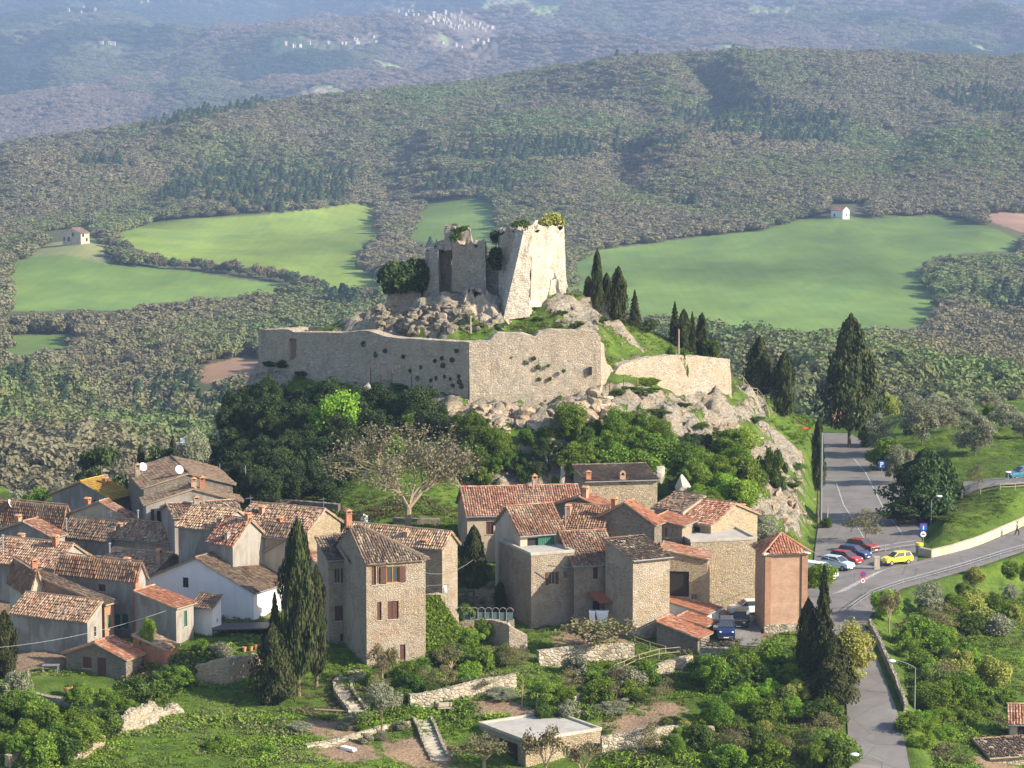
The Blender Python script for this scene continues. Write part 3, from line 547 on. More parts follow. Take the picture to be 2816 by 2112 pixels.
pine &= g.uniform(0, 1, k) > .22; tint = np.where(pine[:, None], np.array((.095, .15, .08)), tint) * g.uniform(.78, .98, (k, 1))
var = np.where(pine, 4 + g.integers(0, 2, k), g.integers(0, 4, k)); s = pts[:, 2] * g.uniform(.9, 1.9, k) * np.where(pine, g.uniform(.6, 1.15, k), 1.0)
nr_ = np.clip((1500 - pts[:, 1]) / 400, 0, 1); wx_ = s * np.where(pine, 1.0, 1.3 - .2 * nr_); scl = np.stack([wx_, wx_, s * np.where(pine, .8, .72 + .3 * nr_)], 1)
scatter('valley_forest', np.stack([pts[:, 0], pts[:, 1], pz - .4], 1), scl, tint, var, FV); print('forest', k)
# woods of the distant mountain
gv = random.Random(3); VSPOT = []
for cx, cy, sx, sy, k in ((1225, 62, 34, 12, 34), (1270, 78, 34, 7, 20), (1150, 40, 50, 9, 18), (960, 25, 60, 9, 12), (970, 120, 40, 9, 11), (1340, 84, 30, 5, 6), (1250, 130, 70, 12, 7), (320, 128, 25, 4, 6), (380, 8, 30, 4, 4), (240, 30, 60, 8, 4), (800, 130, 40, 8, 5)):
    for _ in range(k):
        px, py = gv.gauss(cx, sx * .7), max(4, gv.gauss(cy, sy * .6)); yy = np.arange(4800, 14500, 40.0); zz = far_z(np.full(len(yy), px), yy); rr = pix(((px - 1408) / FPX * yy, yy, zz))[1]; q = np.nonzero(rr < py)[0]
        if len(q): VSPOT.append(((px - 1408) / FPX * yy[q[0]], yy[q[0]], zz[q[0]]))
pts = []
for ya, yb, sp in ((4600, 7000, 14.0), (7000, 10000, 19.0), (10000, 13800, 27.0)):
    ng = int((yb - ya) / sp)
    for i in range(ng):
        Y = ya + i * sp; half = (1408 + 120) / FPX * Y; kk = int(2 * half / sp); x = -half + (np.arange(kk) + g.uniform(-.45, .45, kk)) * sp; pts.append(np.stack([x, Y + g.uniform(-.45, .45, kk) * sp, np.full(kk, sp)], 1))
pts = np.concatenate(pts); X, Y = pts[:, 0], pts[:, 1]; pz = far_z(1408 + FPX * X / Y, Y)
q1 = fbm(X / 500, Y / 1100, 0, 51, 5); q2 = fbm(X / 350 + 9, Y / 900, 0, 61, 4); q3 = fbm(X / 260, Y / 420, 0, 71, 3); clear = np.zeros(len(X), bool)
for hx, hy, hz in VSPOT: clear |= (np.abs(X - hx) < 30) & (Y - hy < 30) & (Y - hy > -110)
keep = ~clear & ~(((q2 > .30) & (q3 > -.05))) & (g.uniform(0, 1, len(X)) > .08)
X, Y, pz, q1, sp = X[keep], Y[keep], pz[keep], q1[keep], pts[keep, 2]; k = len(X); tint = np.where((q1 > .12)[:, None], np.array((.07, .12, .06)), np.array((.30, .24, .18))); tint = np.where(((q1 > -.08) & (q1 < .12))[:, None], np.array((.20, .22, .11)), tint) * g.uniform(.8, 1.2, (k, 1)); s = sp * g.uniform(.8, 1.4, k)
scatter('mountain_forest', np.stack([X, Y, pz - 1], 1), np.stack([s * 1.25, s * 1.25, s * .6], 1), tint, g.integers(0, 4, k), FV); print('mountain', k)
# hedges between the fields: one stuff object of smaller bushes
hp = []
for line, dn in (([(330,705),(420,735),(560,745),(640,752),(760,772),(860,805),(930,835),(1000,830)], 60), ([(240,655),(285,640),(320,628)], 10), ([(280,660),(330,700),(370,720)], 24)):
    for a, b in zip(line[:-1], line[1:]):
        for t in np.linspace(0, 1, dn // (len(line) - 1) + 2): hp.append((a[0] + (b[0] - a[0]) * t + g.normal(0, 5), a[1] + (b[1] - a[1]) * t + g.normal(0, 2)))
HP = []
def farhit(px, py, Y=1500.0):
    for _ in range(30):
        z = float(far_z(px, Y)); a, b, c = tdir(px, py); Y = .5 * Y + .5 * (z - CZ) * b / c
    return np.array([(px - 1408) / FPX * Y, Y, float(far_z(px, Y))])
for px, py in hp: HP.append(farhit(px, py))
HP = np.array(HP); k = len(HP); s = g.uniform(4, 9, k); tint = np.where(g.uniform(0, 1, k)[:, None] > .5, np.array((.2, .17, .11)), np.array((.09, .13, .06)))
scatter('field_hedge', HP, s, tint, g.integers(0, 4, k), FV)
# ---------------------------------------------------------------- ruined walls of the castle
def ruin_wall(name, p0, p1, t, tops, bases, mat, parent=None, batter=0.0, seed=0, rough=.12, jag=.25, du=.5, holes=()):
    """rubble wall from p0 to p1 (plan), broken top line given at even steps; holes: (s, z, w, h) niches cut into the front"""
    p0 = np.array(p0[:2]); p1 = np.array(p1[:2]); Lw = np.hypot(*(p1 - p0)); d = (p1 - p0) / Lw; nn = np.array([d[1], -d[0]])
    if nn[1] > 0: nn = -nn
    nu = max(4, int(Lw / du)); u = np.linspace(0, 1, nu + 1); tp = np.interp(u, np.linspace(0, 1, len(tops)), tops); bs = np.interp(u, np.linspace(0, 1, len(bases)), bases)
    tp = tp + jag * fbm(u * Lw * .9, seed * 3.1, 0, seed, 4) ; nv = max(4, int(np.max(tp - bs) / du)); v = np.linspace(0, 1, nv + 1)
    U, V = np.meshgrid(u, v); Z = bs[None] + (tp - bs)[None] * V; rows = []
    def lay(off, side, amp):
        X = p0[0] + d[0] * U * Lw; Y = p0[1] + d[1] * U * Lw; o = off + (batter * (1 - V) if side > 0 else 0); nz = fbm(U * Lw * .8, Z * .8, side, seed + 5, 4) * amp
        for s_, z_, w_, h_ in (holes if side > 0 else ()): nz = nz - 1.1 * ((np.abs(U * Lw - s_) < w_ / 2) & (np.abs(Z - z_) < h_ / 2))
        return np.stack([X + nn[0] * (o + nz), Y + nn[1] * (o + nz), Z], -1)
    A = lay(0, 1, rough); B = lay(-t, -1, rough); C = (A[-1] + B[-1]) / 2; C[:, 2] += .12 * fbm(u * Lw * 2, 1.0, 0, seed + 9, 3)
    G = np.concatenate([A, C[None], B[::-1]]); ny_, nx_ = G.shape[:2]; V3 = G.reshape(-1, 3); F = grid_faces(ny_, nx_).tolist()
    for i in (0, nx_ - 1):    # the two ends
        c_ = [k * nx_ + i for k in range(ny_)]
        for k in range(nv): F.append([c_[k], c_[k + 1], c_[ny_ - 2 - k], c_[ny_ - 1 - k]])
    me = mesh_np(name, V3, F, mat); return link(name, me, parent)
def topz(px, py, Y): return at(px, py, Y)[2]
def wall_pts(pa, pb, tops, base_z, **k):
    """pa, pb: (px, Y); tops: list of (px, py)"""
    a = at(pa[0], 950, pa[1]); b = at(pb[0], 950, pb[1])
    tz = [topz(px, py, pa[1] + (pb[1] - pa[1]) * (px - pa[0]) / (pb[0] - pa[0])) for px, py in tops]
    ts = [(px - pa[0]) / (pb[0] - pa[0]) for px, py in tops]; tt = np.interp(np.linspace(0, 1, 33), ts, tz)
    return ruin_wall(k.pop('name', 'wall_section'), a, b, k.pop('t', 1.4), tt, base_z, k.pop('mat', M['castle']), **k)
cw = empty('castle_wall', at(1290, 1100, 350), label='long broken stone curtain wall that rings the ruined keep on the hilltop', cat='castle wall')
inv = cw.location.copy()
def keepw(o, par):
    o.parent = par; o.matrix_parent_inverse = __import__('mathutils').Matrix.Translation(par.location).inverted(); return o
seg = []
seg.append(wall_pts((725, 373), (1292, 350), [(725, 906), (800, 906), (815, 914), (960, 914), (1015, 908), (1060, 922), (1100, 930), (1200, 936), (1292, 941)], [12, 11, 11.5, 13.4], seed=1, batter=.5, jag=.08, t=1.8, name='shaded_wall_section', holes=[(5.2, 19.2, 1.3, 2.6)]))
seg.append(wall_pts((1290, 350), (1652, 352), [(1290, 941), (1345, 940), (1352, 927), (1372, 915), (1440, 918), (1470, 925), (1480, 912), (1520, 907), (1600, 908), (1645, 912), (1652, 930)], [13, 13, 13, 14], seed=2, batter=.7, t=1.8, name='front_wall_section'))
seg.append(wall_pts((1648, 352), (1692, 359), [(1648, 935), (1662, 950), (1664, 992), (1680, 1010), (1692, 1030)], [13.5, 14], seed=3, t=1.2, name='return_wall_section', jag=.4))
seg.append(wall_pts((1688, 357.5), (2008, 371), [(1688, 1035), (1702, 1005), (1712, 1003), (1730, 995), (1790, 982), (1850, 978), (1920, 978), (1980, 985), (2008, 988)], [13.8, 13, 11.5, 9.5], seed=4, batter=.6, t=1.3, name='right_wall_section'))
seg.append(wall_pts((728, 373), (1010, 396), [(728, 908), (800, 902), (930, 900), (935, 888), (1010, 878)], [14, 16], seed=5, t=1.0, name='rear_wall_section', rough=.08))
for o in seg: keepw(o, cw)
seg[0]['label'] = 'grey shaded wall section with a bricked-up arched window'
mb = MB(); 
# bricked-up arched window in the shaded section
p = np.array([at(845, 980, 366.6 + 1.5)])[0]
w0 = at(725, 950, 373)[:2]; w1 = at(1292, 950, 350)[:2]; dd = (w1 - w0) / np.hypot(*(w1 - w0)); nn = np.array([dd[1], -dd[0]]); s0 = 5.2; zc = 19.2
q = [w0 + dd * (s0 + a) + nn * (-.25) for a in (-.62, .62)]
arc = [(w0 + dd * (s0 + .62 * math.cos(t)) - nn * .25, zc + .75 + .55 * math.sin(t)) for t in np.linspace(0, math.pi, 9)]
front = [(*q[0], zc - 1.35), (*q[1], zc - 1.35)] + [(*a_, z_) for a_, z_ in arc]
mb.poly(front); keepw(mb.build('arched_window', m_plain('old_brick', (.20, .14, .11), .95)), cw)
# plants rooted in the wall joints
def tufts(name, spots, mat, size, parent, label=None):
    P = []; Nn = []; V = []
    g = np.random.default_rng(len(spots))
    for x, y, z, r in spots:
        s = sph(60, g); P.append(np.array([x, y, z]) + s * r * (1, .7, 1)); Nn.append(s); V.append(g.uniform(0, 1, 60))
    return keepw(link(name, leafmesh(name, np.concatenate(P), np.concatenate(Nn), np.concatenate(V), size, mat, 1)), parent)
sp = []
for px, py in [(1255,965),(1215,985),(1218,1005),(1196,992),(1243,990),(1200,1040),(1224,1036),(1240,1042),(1264,1050),(1262,1035),(1186,1046),(1130,1020),(1150,1040),(1158,1010),(1110,980),(1060,965),(1035,975),(1000,945),(1270,1062),(1246,1060)]:
    f = (px - 725) / 567; sp.append((*at(px, py, 373 - 23 * f - .5), .18 + .14 * random.random()))
keepw(tufts('wall_plants', sp, L['shade'], .10, cw), cw)['kind'] = 'stuff'
sp = [(*at(px, py, 350.6), .16 + .12 * random.random()) for px, py in [(1355,983),(1405,984),(1447,997),(1480,1010),(1507,1006),(1437,1043),(1483,1043),(1513,1042),(1400,1008),(1468,985),(1550,1020)]]
tufts('wall_plants', sp, L['ivy'], .10, cw)['kind'] = 'stuff'
mb = MB(); c_ = at(1623, 1020, 351.2); mb.box((c_[0] - .22, c_[1] - .1, c_[2] - .5), (c_[0] + .22, c_[1] + .2, c_[2] + .5)); keepw(mb.build('slit_window', M['dark']), cw)
mb = MB(); c_ = at(1718, 1005, 358.2)
# ---- the keep: a battered corner bastion, a broken side wall and a pier
kp = empty('ruined_keep', at(1400, 860, 370), label='tall ruined pale stone keep with jagged top standing on the summit rocks', cat='castle keep')
def bil(c00, c10, c01, c11, nu, nv, amp, sd, topjag=0):
    u, v = np.meshgrid(np.linspace(0, 1, nu), np.linspace(0, 1, nv)); u3, v3 = u[..., None], v[..., None]
    G = (1 - u3) * (1 - v3) * c00 + u3 * (1 - v3) * c10 + (1 - u3) * v3 * c01 + u3 * v3 * c11
    nrm = np.cross(np.array(c10) - c00, np.array(c01) - c00); nrm = nrm / np.linalg.norm(nrm); edge = np.minimum(1, np.minimum(u, 1 - u) * 8)
    G = G + nrm * (amp * fbm(G[..., 0] * .9, G[..., 1] * .9, G[..., 2] * .9, sd, 4) * (0.25 + .75 * edge))[..., None]
    if topjag: G[..., 2] += (v ** 6) * topjag * fbm(u * 7, sd, 0, sd, 3)
    return G
def block(name, bot, top, mat, amp=.25, sd=0, topjag=.8, par=kp, inset=None):
    """battered masonry block between four ground corners and four top corners"""
    bot = [np.array(p) for p in bot]; top = [np.array(p) for p in top]; V = []; F = []; n0 = 0
    faces = [(bot[i], bot[(i + 1) % 4], top[i], top[(i + 1) % 4]) for i in range(4)] + [(top[0], top[1], top[3], top[2])]
    for k, f in enumerate(faces):
        nu = max(6, int(np.linalg.norm(f[1] - f[0]) / .4)); nv = max(4, int(np.linalg.norm(f[2] - f[0]) / .4)); G = bil(*f, nu, nv, amp * (1 if k < 4 else 1.8), sd + k, topjag if k < 4 else 0); V.append(G.reshape(-1, 3)); F.append(grid_faces(nv, nu) + n0); n0 += nu * nv
    return keepw(link(name, mesh_np(name, np.concatenate(V), np.concatenate(F), mat)), par)
K = M['keep']
# corner: bright battered face, right face running back
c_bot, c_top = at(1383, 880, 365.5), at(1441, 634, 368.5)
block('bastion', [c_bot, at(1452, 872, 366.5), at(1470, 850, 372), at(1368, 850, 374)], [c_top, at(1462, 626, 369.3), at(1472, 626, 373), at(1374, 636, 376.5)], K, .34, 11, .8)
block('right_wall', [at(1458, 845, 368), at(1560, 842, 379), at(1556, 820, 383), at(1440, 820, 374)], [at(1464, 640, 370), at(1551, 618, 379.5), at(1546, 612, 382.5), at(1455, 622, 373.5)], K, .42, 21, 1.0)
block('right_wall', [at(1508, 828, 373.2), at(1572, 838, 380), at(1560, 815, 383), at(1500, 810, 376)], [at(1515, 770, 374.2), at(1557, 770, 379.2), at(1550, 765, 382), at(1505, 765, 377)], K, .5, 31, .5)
block('bastion', [at(1372, 790, 372.5), at(1412, 800, 368.8), at(1425, 800, 374), at(1380, 800, 378)], [at(1374, 640, 374), at(1437, 632, 369.2), at(1440, 625, 374), at(1380, 625, 379)], M['castle'], .5, 41, .9)
# broken side wall with a gap, recess and pier, heap of masonry on top
block('side_wall', [at(1240, 820, 378.5), at(1338, 830, 374.3), at(1338, 800, 378), at(1245, 800, 382)], [at(1245, 668, 379), at(1334, 672, 375), at(1334, 668, 378.5), at(1250, 664, 382.5)], M['castle'], .4, 51, 1.1)
block('side_wall', [at(1330, 820, 376.8), at(1392, 820, 374.5), at(1392, 800, 378), at(1330, 800, 380)], [at(1330, 712, 377.2), at(1388, 700, 375), at(1388, 696, 378), at(1330, 706, 380)], M['castle'], .4, 53, 1.4)
block('side_wall', [at(1205, 812, 382.5), at(1240, 815, 381), at(1245, 800, 385), at(1210, 800, 387)], [at(1207, 676, 382.5), at(1242, 668, 381), at(1245, 660, 385), at(1210, 668, 387)], M['castle'], .35, 56, .5)
block('pier', [at(1163, 825, 380), at(1208, 830, 377.5), at(1216, 810, 381.5), at(1170, 805, 384.5)], [at(1170, 688, 381.5), at(1204, 690, 379), at(1208, 684, 382), at(1176, 682, 385)], M['castle'], .15, 61, .5)
block('broken_top', [at(1222, 690, 380), at(1300, 682, 378), at(1300, 670, 382), at(1225, 672, 385)], [at(1224, 628, 381), at(1292, 630, 379.5), at(1290, 624, 382.5), at(1226, 620, 385)], M['castle'], .3, 71, .7)
block('broken_top', [at(1190, 690, 382), at(1236, 690, 381), at(1240, 680, 385), at(1194, 680, 386)], [at(1196, 674, 382.5), at(1232, 670, 381.5), at(1236, 664, 385), at(1200, 666, 386)], M['castle'], .5, 81, 1.0)
block('rubble_bank', [at(1255, 905, 366), at(1400, 895, 364), at(1385, 830, 373), at(1240, 830, 376)], [at(1285, 800, 370.5), at(1330, 812, 369), at(1335, 800, 373), at(1290, 790, 375)], M['castle'], 1.0, 91, .8)
mb = MB()
mb.poly([tuple(at(x, y, 372.2)) for x, y in [(1345,700),(1360,684),(1378,680),(1381,705),(1377,730),(1366,744),(1352,738),(1344,720)]]); ho = keepw(mb.build('dark_hollow_sheet', M['dark']), kp); del ho  # flat near-black sheet paints the shade of the hollow
def blobplant(name, spots, mat, size, n_, label, cat, group=None, sd=0, core=False):
    g = np.random.default_rng(sd); P = []; Nn = []; V = []
    c0 = np.array(spots[0][:3])
    for x, y, z, rx, rz in spots:
        s = sph(n_, g); s = s[s[:, 2] > -.7]; rr = g.uniform(.6, 1.1, (len(s), 1)); P.append(np.array([x, y, z]) + s * rr * (rx, rx * .8, rz) - c0); Nn.append(s); V.append(np.clip(g.normal(.35 + .3 * g.random(), .2, len(s)), 0, 1))
    o = link(name, leafmesh(name, np.concatenate(P), np.concatenate(Nn), np.concatenate(V), size, mat, sd)); o.location = [float(c) for c in c0]
    return tag(o, label, cat, group)
def W(px, py, Y, rx, rz): return (*at(px, py, Y), rx, rz)
blobplant('ivy', [W(1364, 712, 371.6, .9, 1.4), W(1360, 700, 371.8, .7, .9), W(1366, 730, 371.5, .6, .8)], L['shade'], .16, 260, 'dark ivy filling the hollow in the keep side wall', 'ivy', sd=3)
blobplant('shrub', [W(1500, 612, 376, .9, .6), W(1520, 602, 377, 1.2, .9), W(1535, 610, 377.5, .9, .7)], L['yellow'], .15, 260, 'yellow-green shrub growing on top of the keep right wall', 'shrub', sd=4)
blobplant('shrub', [W(1425, 618, 373, 1.0, .5), W(1438, 616, 373, .8, .5)], L['ivy'], .14, 200, 'low green shrub on the flat top of the keep bastion', 'shrub', sd=5)
blobplant('shrub', [W(1258, 640, 380, .9, .8), W(1252, 652, 379.5, .7, .6), W(1275, 630, 380, .6, .4)], L['ivy'], .13, 220, 'green shrub clinging to the broken lump on the keep left end', 'shrub', sd=6)
blobplant('shrub', [W(1370, 660, 375, .9, .9), W(1362, 650, 375.5, .7, .7)], L['shade'], .14, 220, 'dark shrub in the gap between side wall and bastion', 'shrub', sd=8)
blobplant('ivy', [W(1060, 760, 379, 1.0, 1.2), W(1080, 748, 379.5, 1.4, 1.3), W(1110, 752, 380, 1.5, 1.5), W(1140, 745, 381, 1.4, 1.7), W(1155, 755, 381, 1.2, 2.0), W(1130, 780, 380, 1.8, 1.5), W(1095, 785, 379, 1.4, 1.4), W(1072, 790, 379, .9, 1.1), W(1160, 770, 380, 1.0, 2.0)], L['shade'], .22, 520, 'big dark ivy mass over a wall stub left of the keep', 'ivy', sd=9)
block('wall_stub', [at(1062, 845, 379), at(1160, 835, 380), at(1165, 820, 384), at(1070, 820, 384)], [at(1072, 765, 380), at(1155, 752, 381), at(1160, 750, 384), at(1080, 760, 384)], M['castle'], .3, 95, .5)
# ---------------------------------------------------------------- loose rock: angular blocks on the crag
def rockmesh(sd):
    g = np.random.default_rng(sd); bm = bmesh.new(); bmesh.ops.create_icosphere(bm, subdivisions=3, radius=1)
    pl = [(sph(1, g)[0], g.uniform(.32, .72)) for _ in range(13)]
    for v in bm.verts:
        p = np.array(v.co)
        for nrm, d_ in pl:
            e = p @ nrm - d_
            if e > 0: p = p - nrm * e
        p = p * (1 + .28 * float(fbm(p[0] * 1.9, p[1] * 1.9, p[2] * 1.9, sd, 4))); v.co = p * (1, .8, .9)
    me = bpy.data.meshes.new('rock'); bm.to_mesh(me); bm.free(); return me
n = N('crag_rock', .95, .08); co = n.coord(); r1 = n.noise(n.coord((1, 1, .6)), 2.2, 8, .72, .8); rc = n.ramp(r1, [(.28, (.10, .085, .065)), (.44, (.36, .30, .22)), (.6, (.52, .46, .37)), (.8, (.62, .58, .52))])
o_ = n.n('ObjectInfo'); tt = n.attr('tint', True); rc = n.mix(1.0, rc, tt.outputs['Color'], 'MULTIPLY'); n.bump(r1, 1.0, .3); M['rock'] = n.col(rc)
RK = [rockmesh(s_) for s_ in range(6)]
for m_ in RK: m_.materials.append(M['rock'])
g = np.random.default_rng(22); rp, rs, rt = [], [], []
AREAS = [([(1180,1105),(1290,1110),(1420,1110),(1500,1130),(1640,1095),(1720,1110),(1760,1150),(1700,1195),(1500,1185),(1330,1195),(1200,1180)], 120, .4, 1.2), ([(1560,1110),(1640,1085),(1700,1110),(1700,1150),(1580,1150)], 30, 1.0, 2.0), ([(1290,1120),(1470,1125),(1480,1180),(1300,1185)], 40, .7, 1.5),
 ([(1850,1100),(2000,1105),(2100,1180),(2230,1300),(2240,1420),(2200,1480),(2100,1400),(2000,1270),(1880,1170)], 80, .3, .9), ([(1030,850),(1250,835),(1340,850),(1380,900),(1250,915),(1040,910)], 210, .3, 1.25), ([(1450,850),(1600,830),(1700,900),(1500,905)], 40, .25, .7), ([(1380,880),(1640,900),(1640,925),(1380,925)], 24, .25, .6), ([(960,1050),(1120,1080),(1100,1200),(960,1120)], 26, .6, 1.6), ([(700,1200),(900,1200),(900,1330),(760,1350)], 26, .5, 1.5), ([(1650,900),(1850,960),(1720,985)], 20, .25, .6)]
for poly, k, a_, b_ in AREAS:
    xs = [p[0] for p in poly]; ys_ = [p[1] for p in poly]; c_ = 0
    while c_ < k:
        x, y = g.uniform(min(xs), max(xs)), g.uniform(min(ys_), max(ys_))
        if inside(poly, x, y): h_ = hn(x, y, 355); rp.append(h_ + (0, 0, -.2)); s = g.uniform(a_, b_) ; rs.append((s, s * g.uniform(.7, 1), s * g.uniform(.6, 1.1))); w_ = g.uniform(0, 1); rt.append(np.array((1, 1, 1)) * (1 - w_ * .5) + np.array((.95, .68, .45)) * w_ * .5 if x > 1180 and y > 1050 else np.array((.62, .62, .62))); c_ += 1  # plain grey tint puts the shade of the keep mound into the rock colour
scatter('rocks', np.array(rp), np.array(rs), np.array(rt), g.integers(0, 6, len(rp)), RK)
# upright slabs at the foot of the cliff
def standing(name, px, py0, py1, wpx, Y, sd, label, tintm=None):
    b = at(px, py1, Y); t_ = at(px, py0, Y); wd = wpx / FPX * Y; me = rockmesh(sd); me.materials.append(M['rockd']); o = link(name, me); hh = t_[2] - b[2]; o.location = (float(b[0]), float(Y), float(b[2] + hh * .4)); o.scale = (wd / 2 * 1.15, wd / 2, hh * .68); return tag(o, label, 'rock', 'limestone slabs on the cliff')
n = N('slab_rock', .95, .08); r1 = n.noise(n.coord((1, 1, .35)), 2.6, 8, .72, .8); rc = n.ramp(r1, [(.28, (.14, .12, .10)), (.44, (.40, .36, .31)), (.6, (.52, .49, .44)), (.8, (.62, .60, .56))]); n.bump(r1, .8, .3); M['rockd'] = n.col(rc)
standing('boulder', 1380, 1200, 1245, 40, 336, 31, 'small pale rock face peeping out of the ivy under the terrace')
standing('boulder', 1500, 1240, 1310, 26, 334, 32, 'narrow grey rock slab deep in the dark cleft of the cliff')
standing('boulder', 1548, 1250, 1350, 24, 332.5, 33, 'tall thin grey rock pillar behind the red chimneys')
standing('boulder', 1818, 1276, 1330, 28, 329, 34, 'white ribbed rock slab standing above the big stone house')
standing('boulder', 1872, 1280, 1375, 52, 328, 35, 'broad grey rock block with a pale right edge beside the leafy trees')
standing('boulder', 1000, 1050, 1120, 60, 353, 36, 'large smooth grey boulder in shade under the castle wall')
standing('boulder', 1160, 920, 930, 60, 372, 37, 'long low grey slab lying inside the castle wall')
# ---------------------------------------------------------------- houses
def tiles(mb, O, ex, ey, nz, width, hl, hr, ymax, pitch=.27, row=.40, wild=.02, r0=None):
    """rows of half-round tiles on a slope: O eave start, ex along the eave, ey up the slope, nz outward; ymax(x) gives the slope length"""
    O, ex, ey, nz = [np.asarray(a, float) for a in (O, ex, ey, nz)]; x = -hl
    prof = [(0, .0), (.05, .07), (.14, .07), (.19, 0), (.30, -.01)]; sag = random.uniform(0, 9)
    while x < width + hr - .05:
        ym = ymax(x + pitch / 2)
        if ym > .2:
            nr = max(1, int(round(ym / row))); L_ = ym / nr
            for j in range(nr):
                y0 = j * L_ - (.0 if j else random.uniform(0, .06)); y1 = (j + 1) * L_; dz = random.gauss(0, wild); dx = random.gauss(0, wild); v = random.random(); v = v if r0 is None else min(1, max(0, v * .6 + r0))
                sg = .04 * math.sin(sag + x * .7) * math.sin(y0 * .9 + sag)
                P0 = [O + ex * (x + a * pitch / .3 + dx) + ey * y0 + nz * (b + .045 + dz + sg) for a, b in prof]; P1 = [O + ex * (x + a * pitch / .3 + dx * .5) + ey * y1 + nz * (b + dz * .5 + sg) for a, b in prof]
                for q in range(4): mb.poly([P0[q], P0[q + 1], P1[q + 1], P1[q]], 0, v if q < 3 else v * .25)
        x += pitch
def slab(mb, pts, nz, th=.14):
    pts = [np.asarray(p, float) for p in pts]; nz = np.asarray(nz, float); mb.hexa([p - nz * th for p in pts], [p - nz * .012 for p in pts], 1, .1)
def ridge_row(mb, a, b, r=.13, v=None):
    a, b = np.asarray(a, float), np.asarray(b, float); L_ = np.linalg.norm(b - a); k = max(1, int(L_ / .45)); d = (b - a) / L_; s = np.cross(d, (0, 0, 1)); s = s / (np.linalg.norm(s) + 1e-9); u = np.cross(s, d)
    for i in range(k):
        p, q = a + d * L_ * i / k, a + d * L_ * (i + 1.08) / k; j = random.gauss(0, .015); val = random.random() * .7 + .3 if v is None else v
        A = [p + s * r * math.cos(t) + u * (r * .9 * math.sin(t) + j) for t in (0, 1.05, 2.1, 3.14)]; B = [q + s * r * .85 * math.cos(t) + u * (r * .75 * math.sin(t) + j) for t in (0, 1.05, 2.1, 3.14)]
        for c in range(3): mb.poly([A[c], A[c + 1], B[c + 1], B[c]], 0, val)
def face_hit(C, th, face, px, py):
    """where the sight line through (px, py) meets wall R (y=0) or L (x=0); returns (along, height over the base)"""
    a, b, c = tdir(px, py); o = np.array([0, 0, CZ]) - C; cs, sn = math.cos(th), math.sin(th)
    lo = np.array([o[0] * cs + o[1] * sn, -o[0] * sn + o[1] * cs, o[2]]); ld = np.array([a * cs + b * sn, -a * sn + b * cs, c])
    t = -lo[1] / ld[1] if face == 'R' else -lo[0] / ld[0]; p = lo + ld * t; return (p[0] if face == 'R' else p[1]), p[2]
def collen(P, d, px):
    k = (px - 1408) / FPX; return (k * (P[1] * CP - (P[2] - CZ) * SP) - P[0]) / (d[0] - k * d[1] * CP)
def window_part(root, face, s0, z0, s1, z1, ty, proud):
    """frame, pane or shutters in the wall opening"""
    def P(s, z, d):  # d: outwards
        return (s, -d, z) if face == 'R' else (-d, s, z)
    def bx(mb, s0, z0, s1, z1, d0, d1, m=0):
        a, b = P(s0, z0, d0), P(s1, z1, d1); mb.box(tuple(map(min, zip(a, b))), tuple(map(max, zip(a, b))), m)
    off = .03 if proud else -.14; w_, h_ = s1 - s0, z1 - z0; kind = 'door' if ty in ('door', 'doorg') else 'window'; 
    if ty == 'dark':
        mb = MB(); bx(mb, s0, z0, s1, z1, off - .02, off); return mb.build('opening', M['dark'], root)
    if ty in ('shut', 'green', 'door', 'doorg', 'pale'):
        mt = dict(shut='brownwood', green='greenwood', door='brownwood', doorg='greenwood', pale='redwood')[ty]; mb = MB(); k = 2 if w_ > .6 else 1; bx(mb, s0, z0, s1, z1, off - .03, off)
        for i in range(k):
            a, b = s0 + w_ * i / k + .02, s0 + w_ * (i + 1) / k - .02
            for sa, sb, za, zb in ((a, a + .07, z0, z1), (b - .07, b, z0, z1), (a + .07, b - .07, z0, z0 + .08), (a + .07, b - .07, z1 - .08, z1)): bx(mb, sa, za, sb, zb, off + .002, off + .035)
            nsl = max(3, int(h_ / .16))
            for q in range(nsl): bx(mb, a + .07, z0 + .08 + (h_ - .16) * q / nsl, b - .07, z0 + .08 + (h_ - .16) * (q + .55) / nsl, off + .001, off + .018)
        o = mb.build('shutter' if kind == 'window' else 'door', M[mt], root)
    else:
        mb = MB(); f = .07; fm = M['amber'] if ty == 'amber' else M['palewood']
        for sa, sb, za, zb in ((s0, s0 + f, z0, z1), (s1 - f, s1, z0, z1), (s0 + f, s1 - f, z0, z0 + f), (s0 + f, s1 - f, z1 - f, z1), ((s0 + s1) / 2 - .03, (s0 + s1) / 2 + .03, z0 + f, z1 - f)): bx(mb, sa, za, sb, zb, off, off + .05)
        o = mb.build('window', fm, root); pb = MB(); bx(pb, s0 + .01, z0 + .01, s1 - .01, z1 - .01, off - .02, off - .005); pb.build('pane', M['glass'], o)
        if ty in ('open', 'amber'):
            for a, b in ((s0 - w_ * .48, s0 - .02), (s1 + .02, s1 + w_ * .48)):
                sb_ = MB(); bx(sb_, a, z0, b, z1, .02, .06); 
                for q in range(7): bx(sb_, a + .05, z0 + h_ * q / 7 + .02, b - .05, z0 + h_ * (q + .6) / 7, .061, .075)
                sb_.build('shutter', M['brownwood'], root)
    if kind == 'window':
        sl_ = MB(); bx(sl_, s0 - .08, z0 - .07, s1 + .08, z0, -.1, .07); sl_.build('sill', M['stonecap'], o)
    return o
NHOUSE = []; GUT = []
